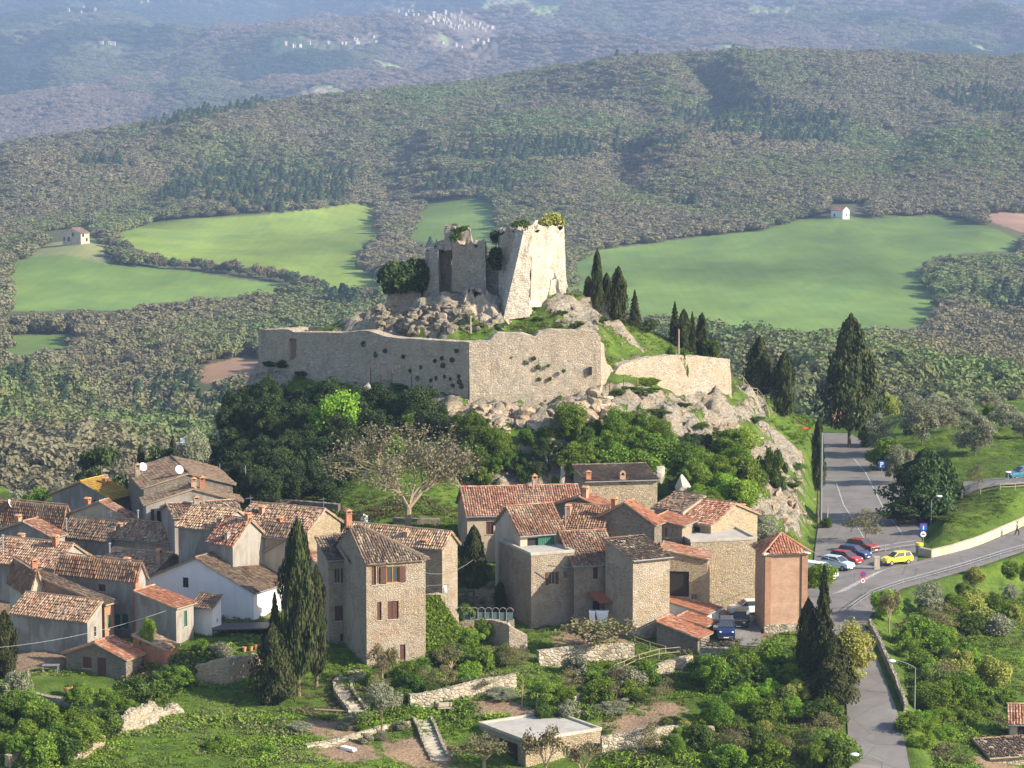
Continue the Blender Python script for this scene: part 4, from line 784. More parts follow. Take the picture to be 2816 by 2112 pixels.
def house(name, label, px, pe, Y, th, Lp, Rp, h, roof, rise, wm, tm, cat='house', wins=(), chim=(), base=1.6, oh=.35, wild=.02, trim=None, lu=None, lv=None, rv=None, group=None, extra=None, par=None):
    th = R(th); Ce = at(px, pe, Y); u = np.array([math.cos(th), math.sin(th)]); v = np.array([-u[1], u[0]])
    lu = lu or abs(collen(Ce, u, Rp)); lv = lv or abs(collen(Ce, v, Lp)); lu, lv = min(lu, 16), min(lv, 16)
    C = Ce - (0, 0, h); root = empty(name, C, th, label, cat, group); wb = MB(); b0 = -base
    # walls with openings
    ops = {'R': [], 'L': []}
    for wn in wins:
        f, x0, y0, x1, y1, ty = wn; s0, za = face_hit(C, th, f, x0, y1); s1, zb = face_hit(C, th, f, x1, y0)
        if s0 > s1: s0, s1 = s1, s0
        if s1 - s0 < .25: s1 = s0 + .25
        Lf = lu if f == 'R' else lv; s0, s1 = max(.1, s0), min(Lf - .1, s1)
        if s1 <= s0 + .1: continue
        ops[f].append((s0, za, s1, zb, ty, zb > h - .12))
    for f, Lf in (('R', lu), ('L', lv)):
        hs = [o for o in ops[f] if not o[5]]; xs = sorted({0.0, Lf} | {o[0] for o in hs} | {o[2] for o in hs}); zs = sorted({b0, h} | {o[1] for o in hs} | {o[3] for o in hs})
        def P(s, z, d=0.0): return (s, d, z) if f == 'R' else (d, s, z)
        for i in range(len(xs) - 1):
            for j in range(len(zs) - 1):
                cx, cz = (xs[i] + xs[i + 1]) / 2, (zs[j] + zs[j + 1]) / 2
                if not any(o[0] < cx < o[2] and o[1] < cz < o[3] for o in hs): wb.poly([P(xs[i], zs[j]), P(xs[i + 1], zs[j]), P(xs[i + 1], zs[j + 1]), P(xs[i], zs[j + 1])])
        for s0, z0, s1, z1, ty, pr in hs:
            for (a, b), (c, d) in (((s0, z0), (s1, z0)), ((s1, z0), (s1, z1)), ((s1, z1), (s0, z1)), ((s0, z1), (s0, z0))): wb.poly([P(a, b), P(c, d), P(c, d, .2), P(a, b, .2)])
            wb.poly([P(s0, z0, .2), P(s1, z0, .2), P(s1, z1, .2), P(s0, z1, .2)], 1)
    wb.poly([(0, lv, b0), (lu, lv, b0), (lu, lv, h), (0, lv, h)]); wb.poly([(lu, 0, b0), (lu, lv, b0), (lu, lv, h), (lu, 0, h)])
    rf = MB(); rz = lambda x, y: h; xc, yc = lu / 2, lv / 2
    def slope(E0, E1, up, run, hl=.25, hr=.25, ymf=None, o=oh):
        """E0->E1 eave line on the wall top, up = horizontal direction uphill, run = horizontal length"""
        E0, E1 = np.array([*E0, h], float), np.array([*E1, h], float); W_ = np.linalg.norm(E1 - E0); ex = (E1 - E0) / W_; upv = np.array([up[0] * run, up[1] * run, rise]); SL = np.linalg.norm(upv); ey = upv / SL; nz = np.cross(ex, ey); nz = nz if nz[2] > 0 else -nz
        O = E0 - ey * o + nz * .16; full = SL + o
        f = (lambda x: full) if ymf is None else (lambda x: full * max(0, min(1, ymf(x / W_))))
        tiles(rf, O, ex, ey, nz, W_, hl, hr, f, wild=wild, r0=rv)
        if ymf is None: slab(rf, [O - ex * hl, O + ex * (W_ + hr), O + ex * (W_ + hr) + ey * full, O - ex * hl + ey * full], nz)
        else: slab(rf, [O, O + ex * W_, O + ex * W_ * (1 - ymf.k) + ey * full, O + ex * W_ * ymf.j + ey * full], nz)
        if ymf is None and wm in ('cream', 'white', 'stone', 'towerp', 'stonepale', 'tan'):
            mb_ = MB(); g0 = O - ex * (hl * .8) - nz * .06 - ey * .07; mb_.tube(g0, O + ex * (W_ + hr * .8) - nz * .06 - ey * .07, .07, n=6); GUT.append((mb_, g0))
        return O, ex, ey, nz, W_, full
    if roof == 'gable_u':
        slope((0, 0), (lu, 0), (0, 1), lv / 2); slope((0, lv), (lu, lv), (0, -1), lv / 2); rz = lambda x, y: h + rise * (1 - abs(y - yc) / yc)
        for x in (0, lu): wb.poly([(x, 0, h), (x, lv, h), (x, lv / 2, h + rise)])
        ridge_row(rf, (-.25, yc, h + rise + .22), (lu + .25, yc, h + rise + .22)); 
        for a in (0, lv): ridge_row(rf, (-.2, a - (.3 if a == 0 else -.3), h + .1 - .3 * rise / yc), (-.2, yc, h + rise + .17), .1)
    elif roof == 'gable_v':
        slope((0, lv), (0, 0), (1, 0), lu / 2); slope((lu, 0), (lu, lv), (-1, 0), lu / 2); rz = lambda x, y: h + rise * (1 - abs(x - xc) / xc)
        for y in (0, lv): wb.poly([(0, y, h), (lu, y, h), (lu / 2, y, h + rise)])
        ridge_row(rf, (xc, -.25, h + rise + .22), (xc, lv + .25, h + rise + .22))
        for a in (0, lu): ridge_row(rf, (a - (.3 if a == 0 else -.3), -.2, h + .1 - .3 * rise / xc), (xc, -.2, h + rise + .17), .1)
    elif roof == 'mono_u':
        slope((0, lv), (0, 0), (1, 0), lu); rz = lambda x, y: h + rise * x / lu
        for y in (0, lv): wb.poly([(0, y, h), (lu, y, h), (lu, y, h + rise)])
        wb.poly([(lu, 0, h), (lu, lv, h), (lu, lv, h + rise), (lu, 0, h + rise)]); ridge_row(rf, (lu, -.25, h + rise + .2), (lu, lv + .25, h + rise + .2))
    elif roof == 'mono_v':
        slope((0, 0), (lu, 0), (0, 1), lv); rz = lambda x, y: h + rise * y / lv
        for x in (0, lu): wb.poly([(x, 0, h), (x, lv, h), (x, lv, h + rise)])
        wb.poly([(0, lv, h), (lu, lv, h), (lu, lv, h + rise), (0, lv, h + rise)]); ridge_row(rf, (-.25, lv, h + rise + .2), (lu + .25, lv, h + rise + .2)); ridge_row(rf, (-.2, -.3, h + .1), (-.2, lv, h + rise + .17), .1)
    elif roof == 'hip':
        k = lv / 2 / lu
        def tri(j, k_):
            def f(t): return min(t / j if j > 0 else 1, (1 - t) / k_ if k_ > 0 else 1, 1)
            f.j, f.k = j, k_; return f
        kk = min(.5, k); run = lv / 2; slope((0, 0), (lu, 0), (0, 1), run, 0, 0, tri(kk, kk)); slope((0, lv), (lu, lv), (0, -1), run, 0, 0, tri(kk, kk)); slope((0, lv), (0, 0), (1, 0), lu * kk, 0, 0, tri(.5, .5)); slope((lu, 0), (lu, lv), (-1, 0), lu * kk, 0, 0, tri(.5, .5))
        a, b = lu * kk, lu * (1 - kk); rz = lambda x, y: h + rise * min(1, y / run, x / (lu * kk))
        for cx, cy, ax in ((-oh, -oh, a), (lu + oh, -oh, b), (-oh, lv + oh, a), (lu + oh, lv + oh, b)): ridge_row(rf, (cx, cy, h - .1), (ax, yc, h + rise + .2), v=.75)
        if b - a > .4: ridge_row(rf, (a, yc, h + rise + .2), (b, yc, h + rise + .2))
    elif roof == 'slope_right':   # ridge at the left end, hipped down to the right
        def f(t): return min(1, (1 - t) / .85)
        f.j, f.k = 0, .85
        slope((0, 0), (lu, 0), (0, 1), lv / 2, .3, 0, f); slope((lu, 0), (lu, lv), (-1, 0), lu * .85, 0, 0, type('q', (), {'__call__': lambda s, t: min(t, 1 - t) * 2, 'j': .5, 'k': .5})())
        def g2(t): return min(1, (1 - t) / .85)
        g2.j, g2.k = 0, .85
        slope((0, lv), (lu, lv), (0, -1), lv / 2, .3, 0, g2); wb.poly([(0, 0, h), (0, lv, h), (0, lv / 2, h + rise)]); ridge_row(rf, (lu * .15, yc, h + rise + .2), (lu + oh, -oh, h - .05), v=.6); ridge_row(rf, (-.2, -.3, h + .05), (-.2, yc, h + rise + .17), .1, v=.8); rz = lambda x, y: h + rise * min(1, y / yc, (lu - x) / (lu * .85))
    elif roof == 'flat':
        rf.box((-.06, -.06, h), (lu + .06, lv + .06, h + .12), 1)
        for a, b in (((-.08, -.08, h + .121), (lu + .08, .22, h + .30)), ((-.08, .222, h + .121), (.22, lv + .08, h + .30)), ((lu - .22, .222, h + .121), (lu + .08, lv + .08, h + .30)), ((.222, lv - .22, h + .121), (lu - .222, lv + .08, h + .30))): rf.box(a, b, 0)
    for mb_, g0 in GUT: mb_.build('gutter', M['metal'], root)
    GUT.clear()
    wall = wb.build('wall', [M[wm], M['dark']], root)
    if roof == 'flat': ro = rf.build('roof', [M['stonecap'], M[tm] if tm in M else T[tm]], root)
    elif roof != 'none': ro = rf.build('roof', [T[tm], M['palewood']], root)
    for f in 'RL':
        for s0, z0, s1, z1, ty, pr in ops[f]: window_part(root, f, s0, z0, s1, z1, ty, pr)
    cs, sn = math.cos(th), math.sin(th)
    for cx, cy, hh, ty in chim:   # picture column/row of the foot, height, kind
        a, b, c = tdir(cx, cy); best = None
        for Yt in np.arange(Y - 3, Y + 18, .1):
            t = Yt / b; X, Z = a * t, CZ + c * t; dx, dy = X - C[0], Yt - C[1]; lx, ly = dx * cs + dy * sn, -dx * sn + dy * cs
            if -.3 <= lx <= lu + .3 and -.3 <= ly <= lv + .3:
                e = abs(Z - C[2] - rz(lx, ly))
                if best is None or e < best[0]: best = (e, lx, ly, rz(lx, ly))
        if best is None: continue
        e, lx, ly, lz = best; chimney(ro, min(max(lx, .3), lu - .3), min(max(ly, .3), lv - .3), lz, hh, ty)
    if extra: extra(root, lu, lv, h)
    NHOUSE.append(root); return root
def chimney(par, x, y, z, hh, ty):
    mb = MB(); z0 = z - .5; r = .28
    if ty == 'white': mb.box((x - .2, y - .2, z0), (x + .2, y + .2, z + hh * .7), 0); [mb.box((x - .24, y - .24, z + hh * (.72 + .1 * i)), (x + .24, y + .24, z + hh * (.77 + .1 * i)), 0) for i in range(3)]; mb.box((x - .17, y - .17, z + hh * .7), (x + .17, y + .17, z + hh * .97), 1); ms = [M['cream'], M['dark']]; nm = 'chimney'
    elif ty == 'pipe': mb.tube((x, y, z0), (x, y, z + hh), .09, .09, 8); mb.tube((x, y, z + hh + .02), (x, y, z + hh + .16), .2, .05, 8); ms = [M['metal']]; nm = 'flue_pipe'
    elif ty == 'antenna':
        mb.tube((x, y, z0), (x, y, z + hh), .03, .02, 5); mb.tube((x - .7, y, z + hh * .9), (x + .4, y + .1, z + hh * .9), .018, n=4)
        for i in range(6): mb.tube((x - .65 + i * .17, y - .3, z + hh * .9 + .02), (x - .65 + i * .17, y + .3, z + hh * .9 + .02), .012, n=4)
        ms = [M['metal']]; nm = 'antenna'
    elif ty == 'dish':
        mb.tube((x, y, z0), (x, y, z + hh), .035, n=5); n0 = len(mb.v)
        c = np.array((x, y - .12, z + hh + .2)); ax = np.array((.3, -.85, .4)); ax = ax / np.linalg.norm(ax); s = np.cross(ax, (0, 0, 1)); s /= np.linalg.norm(s); u_ = np.cross(s, ax)
        rings = [[c + ax * (.16 * q * q) + (s * math.cos(t) + u_ * math.sin(t)) * .5 * q for t in np.linspace(0, 2 * math.pi, 15)[:-1]] for q in (.02, .35, .7, 1)]
        for a_, b_ in zip(rings[:-1], rings[1:]):
            for i in range(14): mb.poly([a_[i], a_[(i + 1) % 14], b_[(i + 1) % 14], b_[i]], 1)
        mb.tube(c - u_ * .45, c + ax * .5, .02, n=4); ms = [M['metal'], M['lampw']]; nm = 'satellite_dish'
    elif ty == 'bell':
        mb.box((x - .32, y - .3, z0), (x + .32, y + .3, z + hh * .45), 0)
        for i in range(7):
            a0, a1 = math.pi * i / 7, math.pi * (i + 1) / 7; f_ = lambda a, rr, dy: (x + rr * math.cos(a), y + dy, z + hh * .5 + rr * 1.35 * math.sin(a))
            mb.hexa([f_(a0, .18, -.3), f_(a0, .36, -.3), f_(a1, .36, -.3), f_(a1, .18, -.3)], [f_(a0, .18, .3), f_(a0, .36, .3), f_(a1, .36, .3), f_(a1, .18, .3)], 0)
        mb.box((x - .17, y - .05, z + hh * .452), (x + .17, y + .2, z + hh * .85), 1); ms = [M['brickpale'], M['dark']]; nm = 'chimney'
    else:
        m0 = {'brick': 'brickred', 'red': 'brickred', 'pale': 'brickpale', 'stone': 'stone', 'grey': 'grey'}[ty]; mb.box((x - r, y - .24, z0), (x + r, y + .24, z + hh * .72), 0); mb.box((x - r - .05, y - .29, z + hh * .721), (x + r + .05, y + .29, z + hh * .78), 0)
        for dx in (-r + .06, r - .06): mb.box((x + dx - .06, y - .22, z + hh * .781), (x + dx + .06, y + .22, z + hh * .92), 0)
        mb.box((x - .1, y - .2, z + hh * .781), (x + .1, y + .2, z + hh * .90), 1)
        mb.hexa([(x - r - .1, y - .32, z + hh * .921), (x + r + .1, y - .32, z + hh * .921), (x + r + .1, y + .32, z + hh * .921), (x - r - .1, y + .32, z + hh * .921)], [(x - .06, y - .3, z + hh * 1.05), (x + .06, y - .3, z + hh * 1.05), (x + .06, y + .3, z + hh * 1.05), (x - .06, y + .3, z + hh * 1.05)], 2); ms = [M[m0], M['dark'], M['terracotta']]; nm = 'chimney'
    return mb.build(nm, ms, par)
H = house
# --- left part of the village
H('stone_shed', 'small stone shed with brown door and shutter at the lower left garden', 346, 1815, 266, 65, 181, 391, 2.2, 'gable_u', 1.25, 'stonegrey', 'orange', 'shed', [('L',270,1810,291,1874,'door'),('L',229,1808,251,1836,'shut')], oh=.3)
H('lean_to', 'long grey rendered lean-to with a patchy orange tiled roof behind the garden', 240, 1709, 272, 62, 36, 280, 5.2, 'mono_u', 1.5, 'grey', 'mix', 'outbuilding', [('R',259,1722,264,1750,'shut')], wild=.035)
H('house', 'brick-walled house with a long thin grey roof edge above the patchy lean-to', 287, 1664, 276, 62, 84, 313, 5.5, 'mono_v', 2.3, 'brick', 'dark', 'house', [('R',296,1690,303,1730,'green'),('L',97,1620,108,1645,'dark')], wild=.03)
H('brick_shed', 'low red brick shed beside the stone shed with half its tiles pale', 453, 1788, 268, 62, 366, 488, 2.4, 'mono_v', 1.0, 'brickred', 'pale', 'shed', oh=.2)
H('house', 'grey house with bright orange-red tiles and green shutters left of the white house', 484, 1674, 274, 62, 372, 532, 5.4, 'mono_v', 1.2, 'grey', 'orange', 'house', [('R',506,1678,514,1724,'green'),('R',504,1765,512,1800,'doorg')], oh=.3)
def pilaster(root, lu, lv, h):
    mb = MB(); mb.box((-.12, -.10, -1.5), (.45, .25, h + .9), 0); mb.build('brick_pilaster', M['brickred'], root)
H('house', 'tall grey block with an orange-red brick pilaster at its corner', 372, 1594, 278.5, 62, 158, 400, 5.6, 'gable_v', 1.5, 'grey', 'brown', 'house', [('L',271,1608,290,1625,'shut'),('L',316,1690,330,1728,'green'),('L',336,1690,352,1728,'green')], [(350,1569,1.3,'pale'), (172,1590,.8,'grey')], extra=pilaster)
H('house', 'brown-roofed house at the left frame edge with a sliver of sunlit cream wall', 84, 1634, 279, 25, -140, 120, 4.5, 'gable_v', 2.2, 'cream', 'brown', 'house', chim=[(95,1560,1.2,'brick'), (122,1562,1.3,'brick')], lv=8)
H('house', 'house with a wide grey-brown roof and a red chimney at the left frame edge', 150, 1562, 291, 62, -40, 250, 4.5, 'gable_v', 1.9, 'grey', 'mix', 'house', chim=[(60,1492,1.0,'pale'), (153,1505,1.3,'brick'), (8,1530,2.2,'pipe'), (198,1545,.8,'pipe')], wild=.03)
H('house', 'house under a mossy tiled roof just behind the left half of the white gable', 395, 1600, 292, 62, 240, 545, 4.5, 'gable_v', 2.0, 'grey', 'pale', 'house', chim=[(450,1552,1.6,'pale'), (488,1550,1.2,'pale'), (408,1545,3.0,'antenna'), (290,1525,1.4,'pipe'), (465,1540,.9,'stone')], wild=.035)
H('house', 'tan-walled house with a light grey weathered roof in the middle of the left roofs', 492, 1494, 303, 62, 293, 545, 4.0, 'gable_v', 1.5, 'tan', 'pale', 'house', chim=[(380,1470,2.6,'pipe'), (330,1458,.8,'grey')], wins=[('L',470,1505,486,1530,'dark')], wild=.03)
H('house', 'low house with a dark grey roof left of the tan-walled one', 294, 1485, 306, 62, 172, 350, 4.0, 'gable_v', 1.6, 'grey', 'dark', 'house', chim=[(172,1480,2.0,'pipe'), (315,1490,3,'antenna')], wild=.03)
H('house', 'house with a pale cream gable outlined by red verge tiles among the left roofs', 372, 1438, 310, 62, 180, 392, 4.5, 'gable_u', 1.9, 'cream', 'red', 'house', chim=[(250,1408,1.2,'brick')], wins=[('L',205,1446,219,1458,'pale')])
H('house', 'long house under a smooth red-brown roof at the left frame edge', 165, 1470, 313, 62, -60, 200, 5.0, 'gable_v', 3.0, 'tan', 'brown', 'house', chim=[(24,1415,1.0,'dish'), (190,1425,.9,'grey')])
H('house', 'small house with a grey rounded gable and red verge at the left edge', 143, 1478, 301, 62, -10, 178, 4.0, 'gable_u', 1.3, 'grey', 'red', 'house', chim=[(60,1485,1.2,'pale')])
H('house', 'grey gabled house with a bright yellow lichen-covered roof', 305, 1374, 327, 62, 143, 362, 4.5, 'gable_u', 1.7, 'grey', 'yellow', 'house', chim=[(290,1338,1.1,'brick'), (190,1352,.7,'white'), (212,1348,.7,'white'), (280,1335,2.4,'antenna')], wins=[('L',257,1375,265,1384,'dark')])
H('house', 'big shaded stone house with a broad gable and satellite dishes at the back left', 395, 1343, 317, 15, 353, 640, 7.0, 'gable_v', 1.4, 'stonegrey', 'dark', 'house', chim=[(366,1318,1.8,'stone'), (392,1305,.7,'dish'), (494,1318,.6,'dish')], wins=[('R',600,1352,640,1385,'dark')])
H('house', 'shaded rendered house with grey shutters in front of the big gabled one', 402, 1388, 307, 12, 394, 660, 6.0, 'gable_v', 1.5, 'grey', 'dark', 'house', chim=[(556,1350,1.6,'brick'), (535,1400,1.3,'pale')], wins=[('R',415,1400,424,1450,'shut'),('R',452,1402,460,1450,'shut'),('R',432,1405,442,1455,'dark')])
H('house', 'low house with ragged pale-edged tiles below the shaded rendered house', 480, 1424, 301, 20, 445, 660, 4.0, 'gable_u', .9, 'grey', 'mix', 'house', chim=[(540,1400,1.4,'grey'), (552,1418,1.0,'white')], wild=.05, lv=6)
H('house', 'dark grey house with worn brown tiles left of the striped roof', 605, 1458, 291, 62, 490, 690, 5.5, 'gable_v', 1.6, 'grey', 'pale', 'house', chim=[(606,1500,1.4,'white')], wild=.045)
H('house', 'house with boldly striped red and pale tile slope facing left', 640, 1498, 287, 50, 575, 735, 5.0, 'gable_v', 2.1, 'grey', 'red', 'house', chim=[(686,1420,.9,'brick'), (690,1520,1.6,'pipe'), (615,1525,1.4,'white'), (700,1415,3.0,'antenna')], wild=.035)
H('house', 'long ragged-roofed house ending in a sunlit ochre stone gable', 845, 1462, 299, 62, 650, 936, 5.5, 'gable_v', 1.8, 'stoneyel', 'mix', 'house', chim=[(762,1458,1.4,'brick'), (720,1415,1.0,'pale'), (890,1422,2.2,'antenna')], wild=.05)
H('house', 'little house with ragged tiles wedged before the striped roof', 800, 1476, 289, 62, 722, 830, 5, 'gable_v', .9, 'tan', 'dark', 'house', wild=.04)
H('white_house', 'white painted house with a broad gable, a small window and a brown-grey roof', 697, 1631, 283, 62, 388, 790, 6.5, 'gable_u', 2.9, 'white', 'dark', 'house', [('L',504,1589,518,1614,'dark'),('R',742,1680,765,1708,'shut')], [(540,1552,1.2,'white'), (612,1528,1.3,'white')], oh=.25)
H('annex', 'small white annex with a dark tiled roof stuck to the white house', 584, 1671, 277, 62, 532, 608, 4.2, 'mono_u', .8, 'white', 'dark', 'annex', [('R',596,1700,600,1712,'dark')], oh=.5)
H('house', 'pale plastered house with red tiles mostly hidden by the tall cypress', 892, 1563, 287, 62, 690, 912, 8.5, 'gable_u', 2.6, 'cream', 'red', 'house', [], oh=.3)
H('house', 'narrow dark-tiled stone house joined to the left side of the shuttered house', 962, 1546, 272.5, 18, 945, 1010, 9.2, 'mono_v', 1.6, 'stone', 'dark', 'house', lv=5.5, wild=.03)
H('house', 'narrow stone wing with brown windows between cypress and shuttered house', 903, 1541, 274, 18, 890, 1010, 9.0, 'mono_v', 1.4, 'stone', 'dark', 'house', [('R',919,1562,936,1604,'glass'),('R',938,1562,955,1604,'shut'),('R',921,1666,944,1708,'shut'),('R',936,1742,952,1764,'dark')], lv=4.5, wild=.03)
H('house', 'tall ochre stone house with brown shutters and a sloping tiled roof in front centre', 1007, 1548, 268, 22, 948, 1170, 9.9, 'slope_right', 2.7, 'stone', 'dark', 'house',
  [('R',1036,1557,1048,1607,'glass'),('R',1063,1557,1098,1604,'amber'),('R',1022,1557,1034,1609,'shut'),('R',1049,1557,1062,1607,'shut'),('R',1037,1655,1049,1706,'shut'),('R',1066,1652,1096,1704,'shut'),('R',1100,1772,1115,1816,'door')], [(943,1495,1.5,'brick')], lv=9.0, wild=.03)
H('house', 'long low stone house with a lit end wall behind the shuttered house', 1216, 1508, 283, 62, 940, 1258, 5.5, 'gable_v', 1.3, 'stone', 'pale', 'house', chim=[(1118,1478,.7,'pale'), (1163,1522,.9,'brick')], wild=.03)
# --- the group around the towers
H('house', 'long house with a striped red and white tile roof crowning the central group', 1285, 1418, 306, 8, 1278, 1600, 6.5, 'gable_u', 2.3, 'tan', 'red', 'house', [('R',1337,1434,1357,1470,'shut')], [(1470,1352,1.9,'pale'), (1466,1350,1.0,'pipe')], lv=8.5)
H('house', 'big stone house with a plain upper wall and a round-topped chimney behind the cluster', 1612, 1326, 313, 10, 1560, 1808, 8.5, 'mono_v', .7, 'stonepale', 'dark', 'house', chim=[(1712,1322,1.4,'bell'), (1609,1325,1.2,'brick')], lv=7)
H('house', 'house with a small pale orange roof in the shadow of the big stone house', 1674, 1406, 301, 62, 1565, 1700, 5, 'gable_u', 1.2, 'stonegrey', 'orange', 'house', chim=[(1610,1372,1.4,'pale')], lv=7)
H('house', 'stone house with a sloping pale orange roof right of the cluster', 1800, 1442, 291, 60, 1640, 1820, 7.5, 'gable_u', 1.9, 'stonegrey', 'orange', 'house', chim=[(1682,1395,1.3,'brick')])
H('house', 'cream house with striped roof and one brown window between the chimneys', 1653, 1461, 292, 76, 1543, 1697, 5.5, 'gable_v', 1.9, 'cream', 'brown', 'house', [('L',1582,1463,1607,1482,'shut'),('R',1668,1450,1673,1468,'shut')], [(1514,1420,1.4,'brick'), (1558,1420,1.3,'pale'), (1540,1420,1.8,'pipe')], wild=.03)
def loggia(root, lu, lv, h):
    mb = MB()
    for i in range(16):
        t = i / 16 * (lu * .36); mb.hexa([(lu * .40 + t, -.08 - .05 * (i % 2), .05), (lu * .40 + t + .14, -.08 - .05 * ((i + 1) % 2), .05), (lu * .40 + t + .14, -.04, .05), (lu * .40 + t, -.04, .05)], [(lu * .40 + t, -.08 - .05 * (i % 2), h - .3), (lu * .40 + t + .14, -.08 - .05 * ((i + 1) % 2), h - .3), (lu * .40 + t + .14, -.04, h - .3), (lu * .40 + t, -.04, h - .3)])
    mb.build('curtain', M['greenwood'], root)
H('upper_storey', 'rendered top storey with green curtain opening onto the roof terrace', 1431, 1471, 289.5, 22, 1361, 1550, 2.0, 'gable_u', 2.3, 'cream', 'brown', 'house', [('R',1450,1475,1521,1521,'dark')], [(1389,1424,1.3,'white'), (1469,1428,1.5,'white')], base=6, lv=7, wild=.03, extra=loggia)
H('terrace_house', 'rubble stone house with a roof terrace and two small windows, dim plain left wall', 1461, 1528, 285, 22, 1361, 1578, 8.2, 'flat', 0, 'stone', 'concrete', 'house', [('R',1509,1572,1527,1608,'open'),('R',1550,1570,1561,1592,'glass')], lv=9)
H('house', 'stone house with a dark striped roof between terrace and pale tower', 1579, 1555, 285.5, 14, 1560, 1700, 7.6, 'mono_v', 2.4, 'stone', 'brown', 'house', [('R',1631,1560,1644,1592,'shut'),('R',1630,1652,1650,1690,'dark')], lv=5.5, wild=.03)
H('tower_house', 'pale sunlit tower house with a blank wall and a dark worn roof', 1741, 1542, 280, 28, 1665, 1842, 8.2, 'mono_v', 1.2, 'towerp', 'dark', 'house', wild=.045)
H('house', 'ochre stone house with a deep shadowed arch beside the pale tower', 1945, 1540, 287, 82, 1815, 1952, 5.0, 'mono_v', .9, 'stoneyel', 'red', 'house', [('L',1840,1572,1895,1640,'dark'),('L',1899,1633,1918,1650,'glass')], base=4, lu=4)
H('house', 'large blank pale stone house front above the parked cars', 1900, 1492, 292, 14, 1880, 2080, 8.0, 'flat', 0, 'stonepale', 'concrete', 'house', base=2.5, lv=8)
H('house', 'small stone top house with a bright gable and a dark loggia door', 1955, 1443, 296.5, 50, 1873, 2066, 3.0, 'gable_v', 1.6, 'stonepale', 'red', 'house', [('L',1893,1450,1925,1488,'dark')], [(2049,1425,1.1,'pale')], base=1.5, lu=8.5, wild=.03)
H('house', 'low house under a flat dark grey slate-like roof by the leafy trees', 1878, 1408, 306, 50, 1800, 1938, 4, 'mono_u', 1.2, 'cream', 'dark', 'house', wild=.04)
H('house', 'narrow brick and stone house behind the sloping orange roof', 1876, 1448, 294, 68, 1800, 1888, 6, 'mono_v', .6, 'stone', 'orange', 'house', [('L',1826,1450,1835,1478,'glass')], lu=4)
H('lean_to', 'long red-roofed lean-to with a white corner wall beside the yard', 1941, 1689, 284, 65, 1790, 1956, 2.6, 'mono_v', 1.3, 'white', 'orange', 'shed', lu=3.6)
H('shed', 'smallest tiled roof strip tucked under the long red lean-to', 1936, 1723, 280.5, 65, 1862, 1946, 1.6, 'mono_v', .6, 'stone', 'orange', 'shed', lu=2.6)
H('shed', 'low grey stone shed with red tiles right of the pale tower', 1919, 1757, 277, 65, 1806, 1936, 2.2, 'mono_v', 1.3, 'stonegrey', 'orange', 'shed', lu=3.2)
def tower_x(root, lu, lv, h):
    for (a, b) in (((-.12, -.14), (.5, .3)), ((lu - .5, -.14), (lu + .12, .3))):
        mb = MB(); mb.box((a[0], a[1], .4), (b[0], b[1], h - .02)); mb.build('brick_pilaster', M['brick'], root)
    mb = MB(); mb.box((-.35, -.4, h - .22), (lu * .35, -.145, h - .02)); mb.box((lu * .6, -.4, h - .22), (lu + .35, -.145, h - .02)); mb.build('eave_board', M['white'], root); mb = MB(); mb.box((-.14, -.145, -3), (lu + .14, .3, .38)); mb.build('stone_plinth', M['drywall'], root)
H('brick_tower', 'square brick transformer tower with a hipped red roof above the lower road', 2107, 1519, 283.5, 10, 2099, 2218, 7.8, 'hip', 1.4, 'brickpale', 'orange', 'tower', oh=.45, base=3, extra=tower_x, lv=4.2)
H('flat_roofed_shed', 'flat-roofed ochre stone building with a dark doorway at the bottom of the garden', 1446, 2042, 247, 33, 1318, 1652, 3.4, 'flat', 0, 'stoneyel', 'concrete', 'shed', [('L',1373,2048,1424,2106,'dark'),('R',1548,2055,1563,2082,'glass')], base=1.5)
H('shed', 'slate-roofed rough stone hut at the lower right corner', 2723, 2082, 256, 15, 2690, 2850, 2.2, 'mono_v', .7, 'drywall', 'dark', 'shed', oh=.5, wild=.05, lv=3.4)
H('shed', 'small pale building with an arched dark doorway cut by the right frame edge', 2836, 1990, 262, 82, 2778, 2850, 3.0, 'gable_v', 1.2, 'cream', 'red', 'shed', [('L',2797,1996,2830,2050,'dark')], lu=4)
H('gatehouse', 'small pinkish lodge half hidden behind the huge cypress at the car park end', 2290, 1158, 424, 40, 2268, 2335, 3.0, 'hip', 1.2, 'tan', 'red', 'lodge', [('R',2300,1160,2310,1190,'glass')])
q = farhit(205, 674); H('farmhouse', 'pale farmhouse on a knoll beyond the left green field', 222, pix(q + (0, 0, 7))[1], q[1], 58, 150, 246, 7.0, 'gable_u', 2.6, 'cream', 'pale', 'farmhouse', [('L',163,652,168,662,'dark'),('L',174,652,179,662,'dark'),('L',186,652,192,664,'dark'),('L',198,640,203,650,'dark'),('R',226,642,231,652,'dark'),('R',236,654,241,664,'dark')], base=6, oh=.6, lv=14)
q = farhit(2310, 601); H('farmhouse', 'white farmhouse at the top edge of the right green field', 2318, pix(q + (0, 0, 5.5))[1], q[1], 40, 2280, 2336, 5.5, 'gable_v', 2.2, 'white', 'red', 'farmhouse', [('L',2292,588,2297,595,'dark'),('R',2325,588,2329,595,'dark')], base=8, oh=.6, lv=11)
